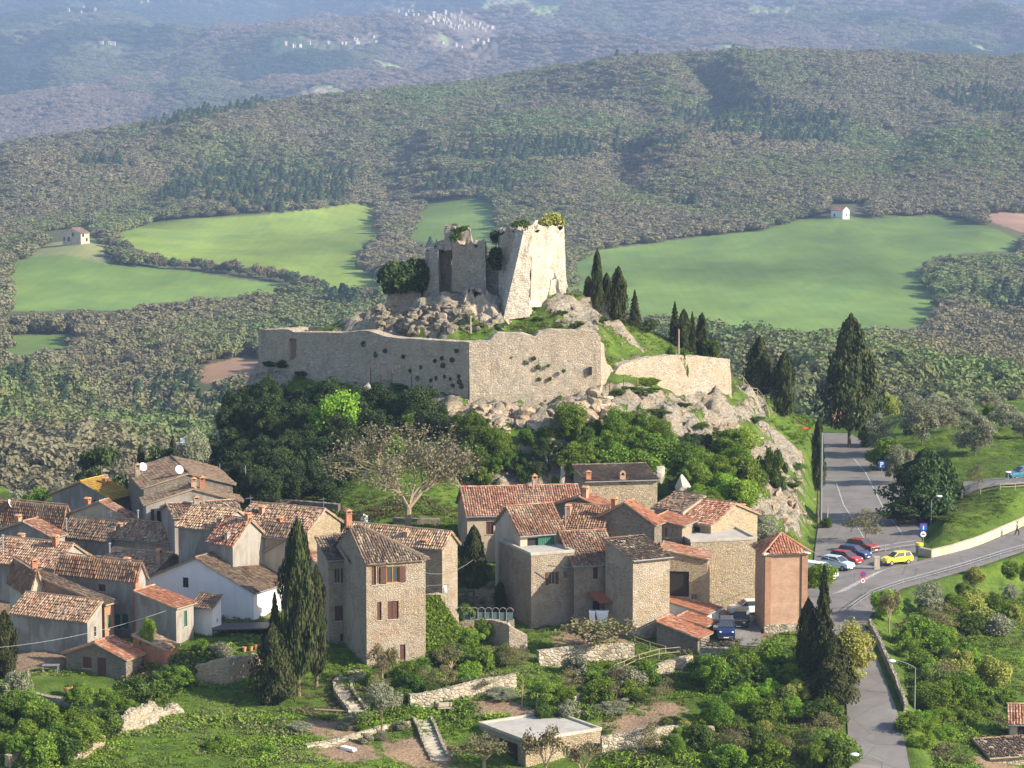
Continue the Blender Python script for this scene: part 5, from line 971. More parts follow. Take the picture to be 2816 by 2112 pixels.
# --- the far white villages on the mountain
def far_house(sd):
    g = random.Random(sd); mb = MB(); a, b, h = g.uniform(9, 16), g.uniform(8, 11), g.uniform(6, 11); mb.box((-a / 2, -b / 2, -8), (a / 2, b / 2, h), 0)
    mb.poly([(-a / 2 - .5, -b / 2 - .5, h), (a / 2 + .5, -b / 2 - .5, h), (a / 2 + .5, 0, h + 2.4), (-a / 2 - .5, 0, h + 2.4)], 1); mb.poly([(-a / 2 - .5, b / 2 + .5, h), (a / 2 + .5, b / 2 + .5, h), (a / 2 + .5, 0, h + 2.4), (-a / 2 - .5, 0, h + 2.4)], 1)
    for s in (-1, 1): mb.poly([(s * a / 2, -b / 2, h), (s * a / 2, b / 2, h), (s * a / 2, 0, h + 2.4)], 0)
    return mb.mesh('village_house', [m_plain('village_render', (.45, .42, .38), .9), T['pale']])
FM = [far_house(i) for i in range(5)]; g = random.Random(4)
for i, (x, y, z) in enumerate(VSPOT):
    o = link('village_house', FM[i % 5]); o.location = (x, y, z + 2); o.rotation_euler = (0, 0, g.uniform(-.9, .9)); o.scale = (g.uniform(.45, .7),) * 3; tag(o, 'tiny white house in the hazy village on the distant mountainside', 'house', 'white houses of the distant mountain villages')
# ---------------------------------------------------------------- trees and shrubs
def trunk_mesh(name, h, r, mat, forks=0, sd=0, lean=0.0):
    g = random.Random(sd); mb = MB(); p = Vector((0, 0, -.4)); k = 5
    for i in range(k):
        q = Vector((lean * ((i + 1) / k) ** 2 + g.uniform(-.02, .02) * h, g.uniform(-.02, .02) * h, h * (i + 1) / k)); mb.tube(p, q, r * (1.15 - .12 * i), r * (1.03 - .12 * i), 7); p = q
    for i in range(forks):
        a = g.uniform(0, 6.28); s = Vector((0, 0, h * g.uniform(.5, .95))); q = s + Vector((math.cos(a), math.sin(a), 1.3)) * h * g.uniform(.25, .5); mb.tube(s, q, r * .5, r * .15, 5)
    return mb.mesh(name, mat, True)
CONES = ('cypress', 'broadcypress', 'fir', 'fullpine')
def spindle(sd, k, wid, core=True, lump=.16, point=1.0, low=.03, up=1.4):
    """close upright crown (height 1, half-width wid) with vertical lobes"""
    g = np.random.default_rng(sd); t = g.uniform(0, 1, k) ** .85; an = g.uniform(0, 6.283, k); ph = g.uniform(0, 6.28, 3)
    prof = np.clip(np.minimum((t + .04) / .16, 1), 0, 1) ** .7 * (1 - t ** (2.6 * point)) ** .8
    lob = 1 + lump * np.sin(an * 3 + ph[0] + t * 5) + lump * .8 * np.sin(an * 5 + ph[1] - t * 14) + lump * .7 * fbm(np.cos(an) * 3, np.sin(an) * 3, t * 12, sd, 3) * 2
    r = wid * prof * lob * g.uniform(.68, 1.12, k); P = np.stack([np.cos(an) * r, np.sin(an) * r, low + t * (1 - low)], 1); Nn = np.stack([np.cos(an), np.sin(an), np.full(k, .5)], 1)
    V = np.clip(.45 + .3 * fbm(np.cos(an) * 4, np.sin(an) * 4, t * 16, sd + 1, 3) * 1.6 + g.normal(0, .16, k), 0, 1); return P, Nn, V
CR = {}
def crown(kind, v):
    key = (kind, v)
    if key in CR: return CR[key]
    sd = hash_(kind) + v * 17; g = np.random.default_rng(sd)
    if kind == 'cypress': P, Nn, V = spindle(sd, 5600, .5, lump=.2, point=1.7); m = leafmesh('crown', P, Nn, V, .022, L['cypress'], sd, .5, 1.6)
    elif kind == 'broadcypress': P, Nn, V = spindle(sd, 7500, .5, lump=.22, point=.65); m = leafmesh('crown', P, Nn, V, .017, L['cypress'], sd, .5, 1.5)
    elif kind == 'fir':
        k = 5200; t = g.uniform(0, 1, k) ** .8; an = g.uniform(0, 6.283, k); tier = (t * 11) % 1; r = .5 * (1.02 - t) * (1 - .45 * tier) * (1 + .3 * np.sin(an * 5 + np.floor(t * 11) * 2.1)) * g.uniform(.55, 1.05, k)
        P = np.stack([np.cos(an) * r, np.sin(an) * r, .05 + t * .95 - r * .12], 1); Nn = np.stack([np.cos(an) * .6, np.sin(an) * .6, np.ones(k)], 1); m = leafmesh('crown', P, Nn, np.clip(g.normal(.45, .25, k), 0, 1), .022, L['cypress'], sd, .6, .8)
    elif kind == 'fullpine': P, Nn, V = spindle(sd, 9000, .5, lump=.30, point=.8); m = leafmesh('crown', P, Nn, V, .022, L['conifer'], sd, .7)
    elif kind == 'pine':
        P, Nn, V = crown_pts(sd, 26, 230, .38, .36, .55, (.10, .19), .6); m = leafmesh('crown', P, Nn, V, .022, L['conifer'], sd, .7)
    elif kind in ('green', 'bright', 'ivy', 'shade', 'olive', 'yellow'):
        P, Nn, V = crown_pts(sd, 34, 330, .40, .34, .56, (.07, .19)); m = leafmesh('crown', P, Nn, V, .018 if kind != 'olive' else .015, L[kind], sd, .7)
    elif kind.startswith('bush_'):
        P, Nn, V = crown_pts(sd, 24, 280, .40, .34, .38, (.08, .23), 1, -.5); P[:, 2] = np.maximum(P[:, 2], -.08); m = leafmesh('crown', P, Nn, V, .024, L[kind[5:]], sd, .7)
    elif kind == 'twiggy':
        P, Nn, V = crown_pts(sd, 18, 120, .38, .34, .55, (.12, .22)); m = leafmesh('crown', P, Nn, V, .016, L['brownb'], sd, .9)
    CR[key] = m; return m
def hash_(s): return sum(ord(c) * (i + 3) for i, c in enumerate(s))
TR = {}
def trunk(kind, v):
    key = (kind in CONES, v)
    if key not in TR: TR[key] = trunk_mesh('trunk', .20 if key[0] else .50, .016 if key[0] else .022, M['bark'], 0 if key[0] else 4, v)
    return TR[key]
def tree(kind, px, top, Y, wpx, label=None, cat='tree', name=None, group=None, v=None, z0=None, low=0.0):
    b = on(px, Y); zt = at(px, top, Y)[2]; hgt = max(.8, zt - b[2]); wd = wpx / FPX * Y; v = random.randrange(3) if v is None else v
    name = name or {'fullpine': 'pine_tree', 'cypress': 'cypress', 'broadcypress': 'cypress', 'fir': 'conifer', 'pine': 'pine_tree', 'olive': 'olive_tree', 'twiggy': 'bare_tree'}.get(kind, 'shrub' if kind.startswith('bush_') else 'tree')
    ro = empty(name, b, random.uniform(0, 6.28), label, cat, group); span = {'cypress': 1.08, 'broadcypress': 1.1, 'fir': 1.0}.get(kind, .98)
    c = link('crown', crown(kind, v), ro); t = link('trunk', trunk(kind, v), ro)
    ax_ = random.uniform(.86, 1.14) if kind not in CONES else 1; c.rotation_euler = (0, 0, 0) if kind in CONES else (random.uniform(-.12, .12), random.uniform(-.12, .12), 0)
    c.scale = (wd / span * ax_, wd / span / ax_, hgt * (1 - low) / (1.0 if kind in CONES else .98)); c.location = (0, 0, hgt * low); s = hgt if kind not in CONES else max(hgt * .7, hgt)
    t.scale = (s * (.8 if wd < hgt else .6), s * (.8 if wd < hgt else .6), s * (1 + low * 2) * (.85 if kind.startswith('bush_') else 1)); return ro
# cypresses and conifers on and beside the castle hill
G1 = 'cypresses on the castle hill'
for px, top, Y, w_, k, lb in [(1642,688,374,30,'cypress','tallest slim cypress right of the keep'), (1618,760,378,26,'cypress','short dark cypress just left of the tallest one by the keep'), (1668,752,379,30,'cypress','slim cypress close behind the tallest one by the keep'), (1700,735,376,44,'cypress','second tallest, thicker cypress right of the keep'),
  (1745,798,378,56,'fir','cone-shaped conifer at the right end of the keep cypresses'), (1855,830,384,54,'fir','tall pointed conifer leading the group above the right castle wall'), (1880,852,382,34,'cypress','narrow cypress second in the group above the right castle wall'), (1903,858,385,46,'fir','broad pale conifer inside the group above the right wall'), (1930,862,382,32,'cypress','slim pointed cypress right in the group above the right wall')]:
    tree(k, px, top, Y, w_, lb, 'cypress' if k == 'cypress' else 'conifer', group=G1)
tree('bush_ivy', 1955, 905, 381, 60, 'olive-green bush at the right end of the group above the right wall', 'shrub'); tree('pine', 1787, 878, 381, 70, 'small spreading pine between the two conifer groups on the hill', 'pine')
tree('broadcypress', 2088, 926, 384, 100, 'broad dark cypress right of the castle hill slope', 'cypress'); tree('cypress', 2156, 968, 381, 58, 'narrower cypress beside the broad one right of the slope', 'cypress')
tree('broadcypress', 2335, 868, 402, 172, 'huge spreading cypress at the far end of the car park', 'cypress', low=.12, v=1)
tree('bush_green', 2215, 1130, 396, 60, 'pale green bush beside the huge cypress', 'shrub'); tree('yellow', 2450, 1085, 418, 70, 'yellow-green tree behind the huge cypress', 'tree')
tree('cypress', 2248, 1150, 347, 34, 'thin ivy-clad dead cypress standing at the car park edge', 'cypress', low=.3, v=2); tree('bush_ivy', 2275, 1420, 344, 40, 'dark ivy column behind the thin cypress', 'shrub')
tree('bush_ivy', 2128, 1198, 345, 74, 'dark olive bush hanging on the bright rock slope', 'shrub'); 
tree('fullpine', 2545, 1235, 346, 175, 'large bushy pine on the bank between the two car parks', 'pine', name='pine_tree', v=0); tree('pine', 2470, 1385, 343, 120, 'low pine bush at the foot of the large bushy pine', 'pine', v=1)
for px, top, Y, w_, lb in [(2420,1135,394,96,'olive tree just right of the huge cypress'), (2535,1105,392,130,'large olive tree left in the grove'), (2475,1228,372,100,'grey olive bush beside the blue parking sign'), (2595,1118,402,90,'olive tree in the middle of the grove behind'), (2682,1140,380,125,'round olive tree in front of the grove'), (2640,1090,410,90,'olive tree high behind the round one'), (2770,1108,404,110,'olive tree toward the right end of the grove'),
   (2816,1140,395,90,'olive tree cut by the right frame edge'), (2720,1080,420,80,'small olive tree on the skyline of the grove'), (2570,1085,425,70,'far olive tree at the left back of the grove'), (2500,1080,425,70,'farthest olive behind the yellow-green tree')]: tree('olive', px, top, Y, w_, lb, 'olive tree', group='olive trees of the grove')
tree('green', 2722, 1110, 415, 50, 'bright green young tree among the olives', 'tree'); tree('bush_green', 2440, 1180, 384, 110, 'bright green bush under the olives', 'shrub'); tree('bush_shade', 2400, 1140, 402, 70, 'dark hedge bush between huge cypress and olives', 'shrub')
tree('twiggy', 2690, 1280, 349, 60, 'thin young leafless tree by the upper car park fence', 'tree'); tree('twiggy', 2380, 1400, 334, 120, 'faint leafless sapling before the car park', 'tree'); tree('bush_green', 2350, 1560, 328, 60, 'small green bush behind the parked white van', 'shrub')
tree('bush_bright', 2262, 1528, 309, 84, 'fresh green bush beside the brick tower', 'shrub'); tree('bush_ivy', 2600, 1420, 336, 90, 'ivy patch at the foot of the grass bank', 'shrub')
# behind and left of the village
tree('pine', 285, 1222, 347, 150, 'layered pine behind the yellow roof', 'pine', v=1); tree('pine', 428, 1214, 350, 130, 'second layered pine behind the big stone house', 'pine', v=2); tree('cypress', 390, 1225, 352, 30, 'small cypress between the two pines', 'cypress'); tree('cypress', 478, 1203, 350, 26, 'thin cypress beside the brick pillar', 'cypress'); tree('olive', 530, 1185, 347, 100, 'grey-green tree left of the shaded wooded slope', 'tree')
for i, (px, top, Y, w_) in enumerate([(40,1345,356,110),(110,1330,350,120),(175,1350,345,90),(20,1390,345,90),(235,1330,352,80),(90,1385,342,80)]): tree(['olive','green','twiggy'][i % 3], px, top, Y, w_, 'leafy tree in the hollow behind the left roofs', 'tree', group='trees behind the left roofs')
def tree_in(poly, n_, kinds, h0, h1, asp, lb, cat, group, sd, name=None, yg=340, ok=None):
    g = random.Random(sd); xs = [p[0] for p in poly]; ys_ = [p[1] for p in poly]; c_ = 0; it = 0; done = []
    while c_ < n_ and it < 9000:
        it += 1; x, y = g.uniform(min(xs), max(xs)), g.uniform(min(ys_), max(ys_))
        if not bool(inside(poly, np.array([x]), np.array([y]))[0]): continue
        if any(abs(x - a) < 26 and abs(y - b) < 16 for a, b in done) and it < 5000: continue
        p = hn(x, y, yg); hh = g.uniform(h0, h1); wd = hh * g.uniform(*asp); top = pix(p + (0, 0, hh))[1]; k = g.choice(kinds); done.append((x, y)); random.seed(sd * 1000 + c_)
        tree(k, x, top, p[1], wd * FPX / p[1], lb, cat, name=name, group=group); c_ += 1
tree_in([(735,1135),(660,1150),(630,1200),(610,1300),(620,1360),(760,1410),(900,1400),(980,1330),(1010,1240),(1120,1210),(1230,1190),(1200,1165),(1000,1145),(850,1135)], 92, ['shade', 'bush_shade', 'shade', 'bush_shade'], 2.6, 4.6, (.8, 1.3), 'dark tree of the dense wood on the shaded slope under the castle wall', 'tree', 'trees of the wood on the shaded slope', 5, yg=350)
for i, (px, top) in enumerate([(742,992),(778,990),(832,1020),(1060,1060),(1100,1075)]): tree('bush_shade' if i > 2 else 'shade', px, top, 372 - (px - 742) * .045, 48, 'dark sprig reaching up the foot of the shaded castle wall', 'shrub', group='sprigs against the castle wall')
tree('bright', 935, 1078, 343, 150, 'bright yellow-green tree lit in front of the shaded wood', 'tree', v=1); tree('bright', 1130, 1135, 341, 70, 'small bright green tree at the edge of the shaded wood', 'tree'); tree('bush_bright', 1085, 1185, 337, 70, 'fresh green bush behind the great bare tree', 'shrub')
# the great bare tree: limbs and thousands of twigs
def bare(sd, levels=6, h=1.0):
    g = random.Random(sd); mb = MB(); tips = []
    def br(p, d, ln, r, lv):
        q = p + d * ln; mb.tube(p, q, r, r * .72, 6 if lv < 2 else (4 if lv < 4 else 3))
        if lv >= levels: tips.append(q); return
        if lv > 2: tips.append(q)
        for i in range(g.choice((2, 3, 3)) if lv else 5):
            a = d.orthogonal().normalized(); a.rotate(__import__('mathutils').Quaternion(d, g.uniform(0, 6.28))); sp_ = g.uniform(.35, .8) if lv else g.uniform(.5, 1.0); nd = (d + a * sp_ + Vector((0, 0, .10))).normalized(); br(q if g.random() < .6 or not lv else p + d * ln * g.uniform(.5, 1), nd, ln * g.uniform(.62, .9), r * g.uniform(.5, .68), lv + 1)
    br(Vector((0, 0, -.05)), Vector((.04, 0, 1)).normalized(), .27 * h, .028 * h, 0); return mb, tips
mb, tips = bare(12); tr_ = empty('bare_tree', on(1120, 313.5), .4, 'great leafless tree with pale spreading limbs on the lawn behind the roofs', 'tree'); xs = np.array([list(t) for t in tips]); sx, sz = np.abs(xs[:, :2]).max(), xs[:, 2].max()
kx, kz = 370 / FPX * 313 / 2 / np.percentile(np.abs(xs[:, 0]), 96), (at(1120, 1178, 313)[2] - on(1120, 313.5)[2]) / sz
o = mb.build('trunk', m_plain('pale_limbs', (.30, .24, .16), .95, .1, var=.25), tr_); o.scale = (kx, kx, kz)
P = np.repeat(xs, 6, 0) + np.random.default_rng(1).normal(0, .03, (len(xs) * 6, 3)); o = link('crown', leafmesh('crown', P, sph(len(P), np.random.default_rng(2)), np.random.default_rng(3).uniform(0, 1, len(P)), .0055, L['twig'], 5, 1.0, 2.0), tr_); o.scale = (kx, kx, kz); print('tips', len(xs))
BM = []
for s_ in range(3):
    mb, tp_ = bare(40 + s_, 4); BM.append((mb.mesh('trunk', M['barkpale']), np.array([list(t) for t in tp_])))
def baretree(px, top, Y, wpx, label, v=0, leaf='brownb', group=None):
    b = on(px, Y); hgt = at(px, top, Y)[2] - b[2]; me, t_ = BM[v]; e = empty('bare_tree', b, random.uniform(0, 6), label, 'tree', group); k = (wpx / FPX * Y / 2 / np.abs(t_[:, :2]).max(),) * 2 + (hgt / t_[:, 2].max(),)
    key = ('bare', v, leaf)
    if key not in CR: P = np.repeat(t_, 12, 0) + np.random.default_rng(v).normal(0, .035, (len(t_) * 12, 3)); CR[key] = leafmesh('crown', P, sph(len(P), np.random.default_rng(2)), np.random.default_rng(3).uniform(0, 1, len(P)), .013, L[leaf], 5, 1.0, 1.5)
    for nm, m_ in (('trunk', me), ('crown', CR[key])): o = link(nm, m_, e); o.scale = k
# greenery of the cliff and the rocks
tree_in([(1280,1215),(1400,1215),(1400,1290),(1330,1370),(1290,1370)], 13, ['green', 'bush_green', 'ivy', 'bush_ivy'], 2.4, 4.2, (.8, 1.2), 'leafy green tree on the cliff right of the great bare tree', 'tree', 'trees on the cliff beside the bare tree', 6, yg=334)
tree_in([(1400,1215),(1540,1215),(1550,1360),(1420,1340)], 10, ['bush_shade', 'shade', 'bush_ivy'], 1.8, 3.2, (.8, 1.2), 'dark bush in the shaded cleft of the cliff behind the red chimneys', 'shrub', 'bushes in the cleft of the cliff', 7, yg=334)
tree_in([(1540,1215),(1650,1190),(1780,1205),(1860,1240),(1870,1300),(1800,1330),(1600,1370),(1550,1340)], 30, ['green', 'bush_green', 'ivy', 'green'], 2.4, 4.6, (.8, 1.3), 'green tree of the thicket above the big stone house', 'tree', 'thicket above the big stone house', 8, yg=334)
tree_in([(1900,1290),(2010,1250),(2075,1330),(2080,1430),(1960,1440),(1880,1400)], 20, ['green', 'bush_green', 'green', 'bright'], 2.6, 5.0, (.8, 1.2), 'fresh green tree on the slope behind the small top house', 'tree', 'trees on the slope behind the small top house', 9, yg=334)
tree_in([(1860,1240),(1940,1220),(1960,1290),(1880,1300)], 6, ['bush_ivy', 'bush_shade'], 1.8, 3.0, (.8, 1.2), 'dark olive bush between the thickets on the rock', 'shrub', 'bushes between the thickets', 10, yg=338)
tree_in([(2010,1440),(2130,1450),(2160,1510),(2060,1520)], 6, ['bush_olive', 'bush_ivy'], 1.8, 3.0, (1, 1.4), 'grey-green bush at the rock foot near the brick tower', 'shrub', 'bushes at the rock foot', 11, yg=325)
tree('bush_ivy', 1760, 1085, 353, 110, 'dark rounded bush left in the gully below the right castle wall', 'shrub'); tree('bush_ivy', 1800, 1120, 350, 90, 'second dark bush lower in the gully below the right wall', 'shrub'); tree('bush_bright', 1790, 1030, 359, 60, 'bright green bush leaning on the right castle wall', 'shrub')
for i, (px, py) in enumerate([(1545,868),(1480,885),(1375,905),(1320,905),(1290,890),(1660,885),(1590,900),(1845,935),(1880,945)]): tree('bush_ivy', px, py - 14, hn(px, py, 366)[1], 34, 'small round bush on the grass inside the castle wall', 'shrub', group='small bushes inside the castle wall')
for i, (px, py) in enumerate([(1700,1085),(1650,1110),(1390,1100),(1880,1120),(1930,1180),(2030,1200),(1560,1180),(2180,1340),(2200,1290),(2080,1160)]): tree('bush_ivy' if i % 2 else 'bush_green', px, py - 12, hn(px, py, 352)[1], 46, 'low green bush growing between the rocks below the wall', 'shrub', group='low bushes between the rocks')
# gardens and the foreground
tree('cypress', 822, 1438, 262, 94, 'tallest dark cypress in the garden before the white house', 'cypress', v=0, low=.10); tree('cypress', 872, 1560, 264, 56, 'slimmer cypress hugging the right side of the tallest one', 'cypress', v=1, low=.08)
tree('fir', 758, 1632, 261.5, 110, 'spiky conifer with drooping skirts left of the tallest cypress', 'conifer', v=0); tree('broadcypress', 752, 1715, 260.5, 130, 'broad low dark conifer at the foot of the spiky one', 'conifer', name='conifer')
tree('cypress', 16, 1682, 266, 62, 'cypress at the lower left frame edge', 'cypress'); tree('broadcypress', 1303, 1447, 292, 96, 'bushy cypress on a bare leaning trunk between the two house groups', 'cypress', low=.26, v=2); tree('cypress', 1376, 1600, 290, 34, 'small dark cypress against the shaded tall wall', 'cypress')
tree('cypress', 2220, 1650, 268, 60, 'left slim cypress of the trio beside the lower road', 'cypress', low=.12); tree('fir', 2262, 1560, 267, 125, 'tallest shaggy conifer of the trio beside the lower road', 'conifer', low=.03); tree('broadcypress', 2288, 1745, 264.5, 150, 'broad lower cypress of the trio beside the lower road', 'cypress', low=.05)
tree('yellow', 2338, 1718, 274, 150, 'yellow-green tree in young leaf leaning over the lower road', 'tree', v=0); tree('yellow', 2318, 1820, 270, 120, 'second yellow-green tree under the first by the road', 'tree', v=2)
baretree(2445, 1628, 292, 70, 'pale forked bare trunk at the bend of the road', 2)
baretree(1635, 1700, 275, 190, 'low leafless fruit tree in front of the pale tower', 0); baretree(1240, 1775, 266, 110, 'twiggy fruit tree at the corner below the shuttered house', 1); baretree(1052, 1775, 264, 100, 'twiggy sapling before the shuttered house front', 2); baretree(1320, 1860, 262, 140, 'leafless tree over the middle garden wall', 1)
baretree(1330, 2030, 246, 150, 'grey twiggy tree beside the flat-roofed shed doorway', 0); baretree(1500, 2010, 244, 150, 'forked bare tree in front of the flat-roofed shed', 2); baretree(1600, 2040, 244, 110, 'small bare tree at the right of the flat-roofed shed front', 1)
tree('olive', 1050, 1880, 252, 120, 'slender olive on a thin trunk beside the lower steps', 'olive tree', v=0, low=.3); tree('olive', 1370, 1900, 261, 120, 'grey olive tree above the pinkish soil', 'olive tree'); tree('olive', 1690, 1930, 259, 110, 'grey olive tree right of the rusty shrub', 'olive tree'); tree('bush_olive', 50, 1830, 261, 90, 'grey shrub beside the left cypress', 'shrub')
tree('green', 1830, 1985, 256, 34, 'tiny bright sapling on the bare soil terrace', 'tree'); tree('bright', 102, 1740, 291, 40, 'young yellow-green tree against the grey lean-to', 'tree')
tree('bright', 405, 1700, 270, 60, 'fresh green shrub before the grey house with orange tiles', 'shrub', 'shrub'); tree('bush_green', 555, 1745, 271, 60, 'green climbing shrub behind the garden wall', 'shrub'); tree('bush_olive', 605, 1760, 270, 70, 'lilac-grey shrub on top of the garden wall', 'shrub')
tree_in([(1190,1740),(1280,1700),(1360,1790),(1400,1850),(1200,1850)], 12, ['bush_green', 'bush_ivy', 'bush_bright'], 1.5, 3.0, (.9, 1.3), 'green bush of the thicket right of the shuttered house', 'shrub', 'thicket right of the shuttered house', 12, yg=270)
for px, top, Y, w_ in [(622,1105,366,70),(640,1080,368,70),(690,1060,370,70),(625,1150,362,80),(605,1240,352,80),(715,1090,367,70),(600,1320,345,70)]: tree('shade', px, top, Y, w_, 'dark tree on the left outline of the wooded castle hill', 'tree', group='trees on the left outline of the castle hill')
tree_in([(740,1085),(860,1095),(1000,1110),(1150,1125),(1150,1150),(900,1130),(740,1120)], 16, ['bush_shade', 'bush_ivy'], .9, 1.7, (1.0, 1.8), 'low dark shrub on the bank below the shaded castle wall', 'shrub', 'low shrubs below the shaded wall', 28, yg=360)
tree_in([(1180,1850),(1350,1840),(1450,1800),(1500,1860),(1300,1900),(1050,1960),(1000,1880)], 16, ['bush_green', 'bush_ivy', 'bush_bright', 'twiggy'], 1.2, 2.6, (.9, 1.4), 'green bush on the slope above the middle garden wall', 'shrub', 'bushes above the middle garden wall', 13, yg=265)
tree_in([(1480,1880),(1600,1860),(1780,1880),(1850,1900),(1840,1960),(1650,1960),(1500,1990)], 20, ['bush_green', 'bush_ivy', 'green', 'twiggy', 'bush_olive'], 1.5, 3.2, (.9, 1.3), 'green bush in the terraces under the wooden walkway', 'shrub', 'bushes under the wooden walkway', 14, yg=262)
tree_in([(1880,1860),(2060,1860),(2200,1830),(2220,1900),(2180,2000),(1960,1990),(1860,1960)], 20, ['green', 'bush_green', 'bush_ivy', 'bright', 'yellow'], 2.2, 4.2, (.9, 1.3), 'leafy tree of the grove below the yard with cars', 'tree', 'grove below the yard', 15, yg=265)
tree_in([(1830,2040),(1990,2010),(2200,1980),(2310,1990),(2320,2130),(1900,2140),(1700,2120)], 22, ['bush_green', 'green', 'bush_yellow', 'bush_ivy', 'twiggy'], 1.8, 3.6, (.9, 1.3), 'leafy bush at the lower edge left of the road', 'shrub', 'bushes at the lower edge left of the road', 16, yg=252)
tree_in([(2440,1700),(2560,1680),(2700,1760),(2740,1900),(2640,1960),(2520,1990),(2480,1900),(2440,1780)], 26, ['green', 'bright', 'bush_green', 'olive', 'bush_yellow', 'bush_ivy', 'twiggy'], 2.0, 4.2, (.9, 1.3), 'leafy tree of the thicket right of the lower road', 'tree', 'thicket right of the lower road', 17, yg=285)
tree_in([(2600,1620),(2830,1560),(2830,1800),(2740,1760),(2600,1690)], 12, ['bush_olive', 'bush_green', 'olive', 'bush_yellow'], 1.5, 3.0, (.9, 1.4), 'scattered bush on the meadow below the upper road', 'shrub', 'bushes on the meadow below the upper road', 18, yg=300)
tree_in([(2500,1990),(2700,1960),(2830,1900),(2830,1990),(2700,2010),(2560,2080),(2490,2080)], 14, ['bush_green', 'bush_green', 'bush_bright'], 1.0, 2.2, (1.0, 1.5), 'low bright bush by the hut at the lower right', 'shrub', 'low bushes by the hut', 19, yg=268)
tree_in([(0,1960),(160,1950),(300,1930),(440,1870),(540,1850),(560,1900),(420,1960),(330,2010),(260,2080),(200,2130),(0,2130)], 30, ['bush_ivy', 'bush_green', 'green', 'bush_ivy'], 1.8, 3.4, (.9, 1.3), 'ivy-dark bush of the hedge bank at the lower left', 'shrub', 'hedge bank at the lower left', 20, yg=258)
tree_in([(640,1990),(760,1960),(860,2000),(900,2060),(700,2100),(560,2080)], 4, ['bush_green', 'bush_bright', 'bush_olive'], .9, 1.8, (1.2, 1.7), 'low bush on the green slope below the tallest cypress', 'shrub', 'low bushes on the green slope', 21, yg=255)
tree_in([(900,1990),(1100,1990),(1150,2090),(950,2100)], 6, ['bush_olive', 'bush_green'], .7, 1.4, (1.0, 1.5), 'tiny shrub in the lower garden beds', 'shrub', 'tiny shrubs in the lower garden', 23, yg=252)
# ground cover: tufts of grass and low leaves
TV = []
n = N('tuft', .85, .1)
for s_ in range(4):
    gg = np.random.default_rng(300 + s_); k = 46; P = np.stack([gg.normal(0, .32, k), gg.normal(0, .32, k), gg.uniform(.02, .42, k)], 1); TV.append(leafmesh('tuft', P, np.stack([gg.normal(0, .5, k), gg.normal(0, .5, k), np.ones(k)], 1), gg.uniform(0, 1, k), .085, L['forest'], s_, .6, 1.3))
g = np.random.default_rng(77); k = 52000; X = g.uniform(-62, 75, k); Y = g.uniform(236, 400, k); Z = near_z(X, Y); cx, cy = pix((X, Y, Z)); j = np.clip(((Y - Y0) / DX).astype(int), 0, ny - 1); i = np.clip(((X - X0) / DX).astype(int), 0, nx - 1)
keep = (cx > -60) & (cx < 2880) & (cy < 2180) & (wgt[j, i] < .05) & (rockm[j, i] < .12 + g.uniform(0, .6, k) ** 2) & (np.maximum(soil, vill)[j, i] < .55 + g.uniform(-.3, .3, k)) & ~((cx > 1300) & (cx < 1660) & (cy > 1980)) & ~((cx < 330) & (cx > 60) & (cy > 1860) & (cy < 1950)) & (g.uniform(0, 1, k) < np.clip((330 / Y) ** 1.5, 0, 1))
X, Y, Z = X[keep], Y[keep], Z[keep]; k = len(X); q = fbm(X / 9, Y / 9, 0, 111, 4)[:, None] + g.normal(0, .12, (k, 1)); tint = np.where(q > .05, np.array((.20, .31, .035)), np.array((.14, .21, .04))); tint = np.where(q > .30, np.array((.20, .24, .08)), tint); tint = np.where(q < -.33, np.array((.17, .15, .075)), tint)
hs = np.clip(.75 + fbm(X / 5, Y / 5, 0, 113, 3) * 1.1, .25, 1.6) * np.where((cx[keep] > 2450) & (cy[keep] < 1560), .45, 1.0)
scatter('grass', np.stack([X, Y, Z - .03], 1), np.stack([np.clip(hs, .6, 1.5), np.clip(hs, .6, 1.5), hs], 1) * .9, tint * g.uniform(.8, 1.2, (k, 1)), g.integers(0, 4, k), TV); print('tufts', k)
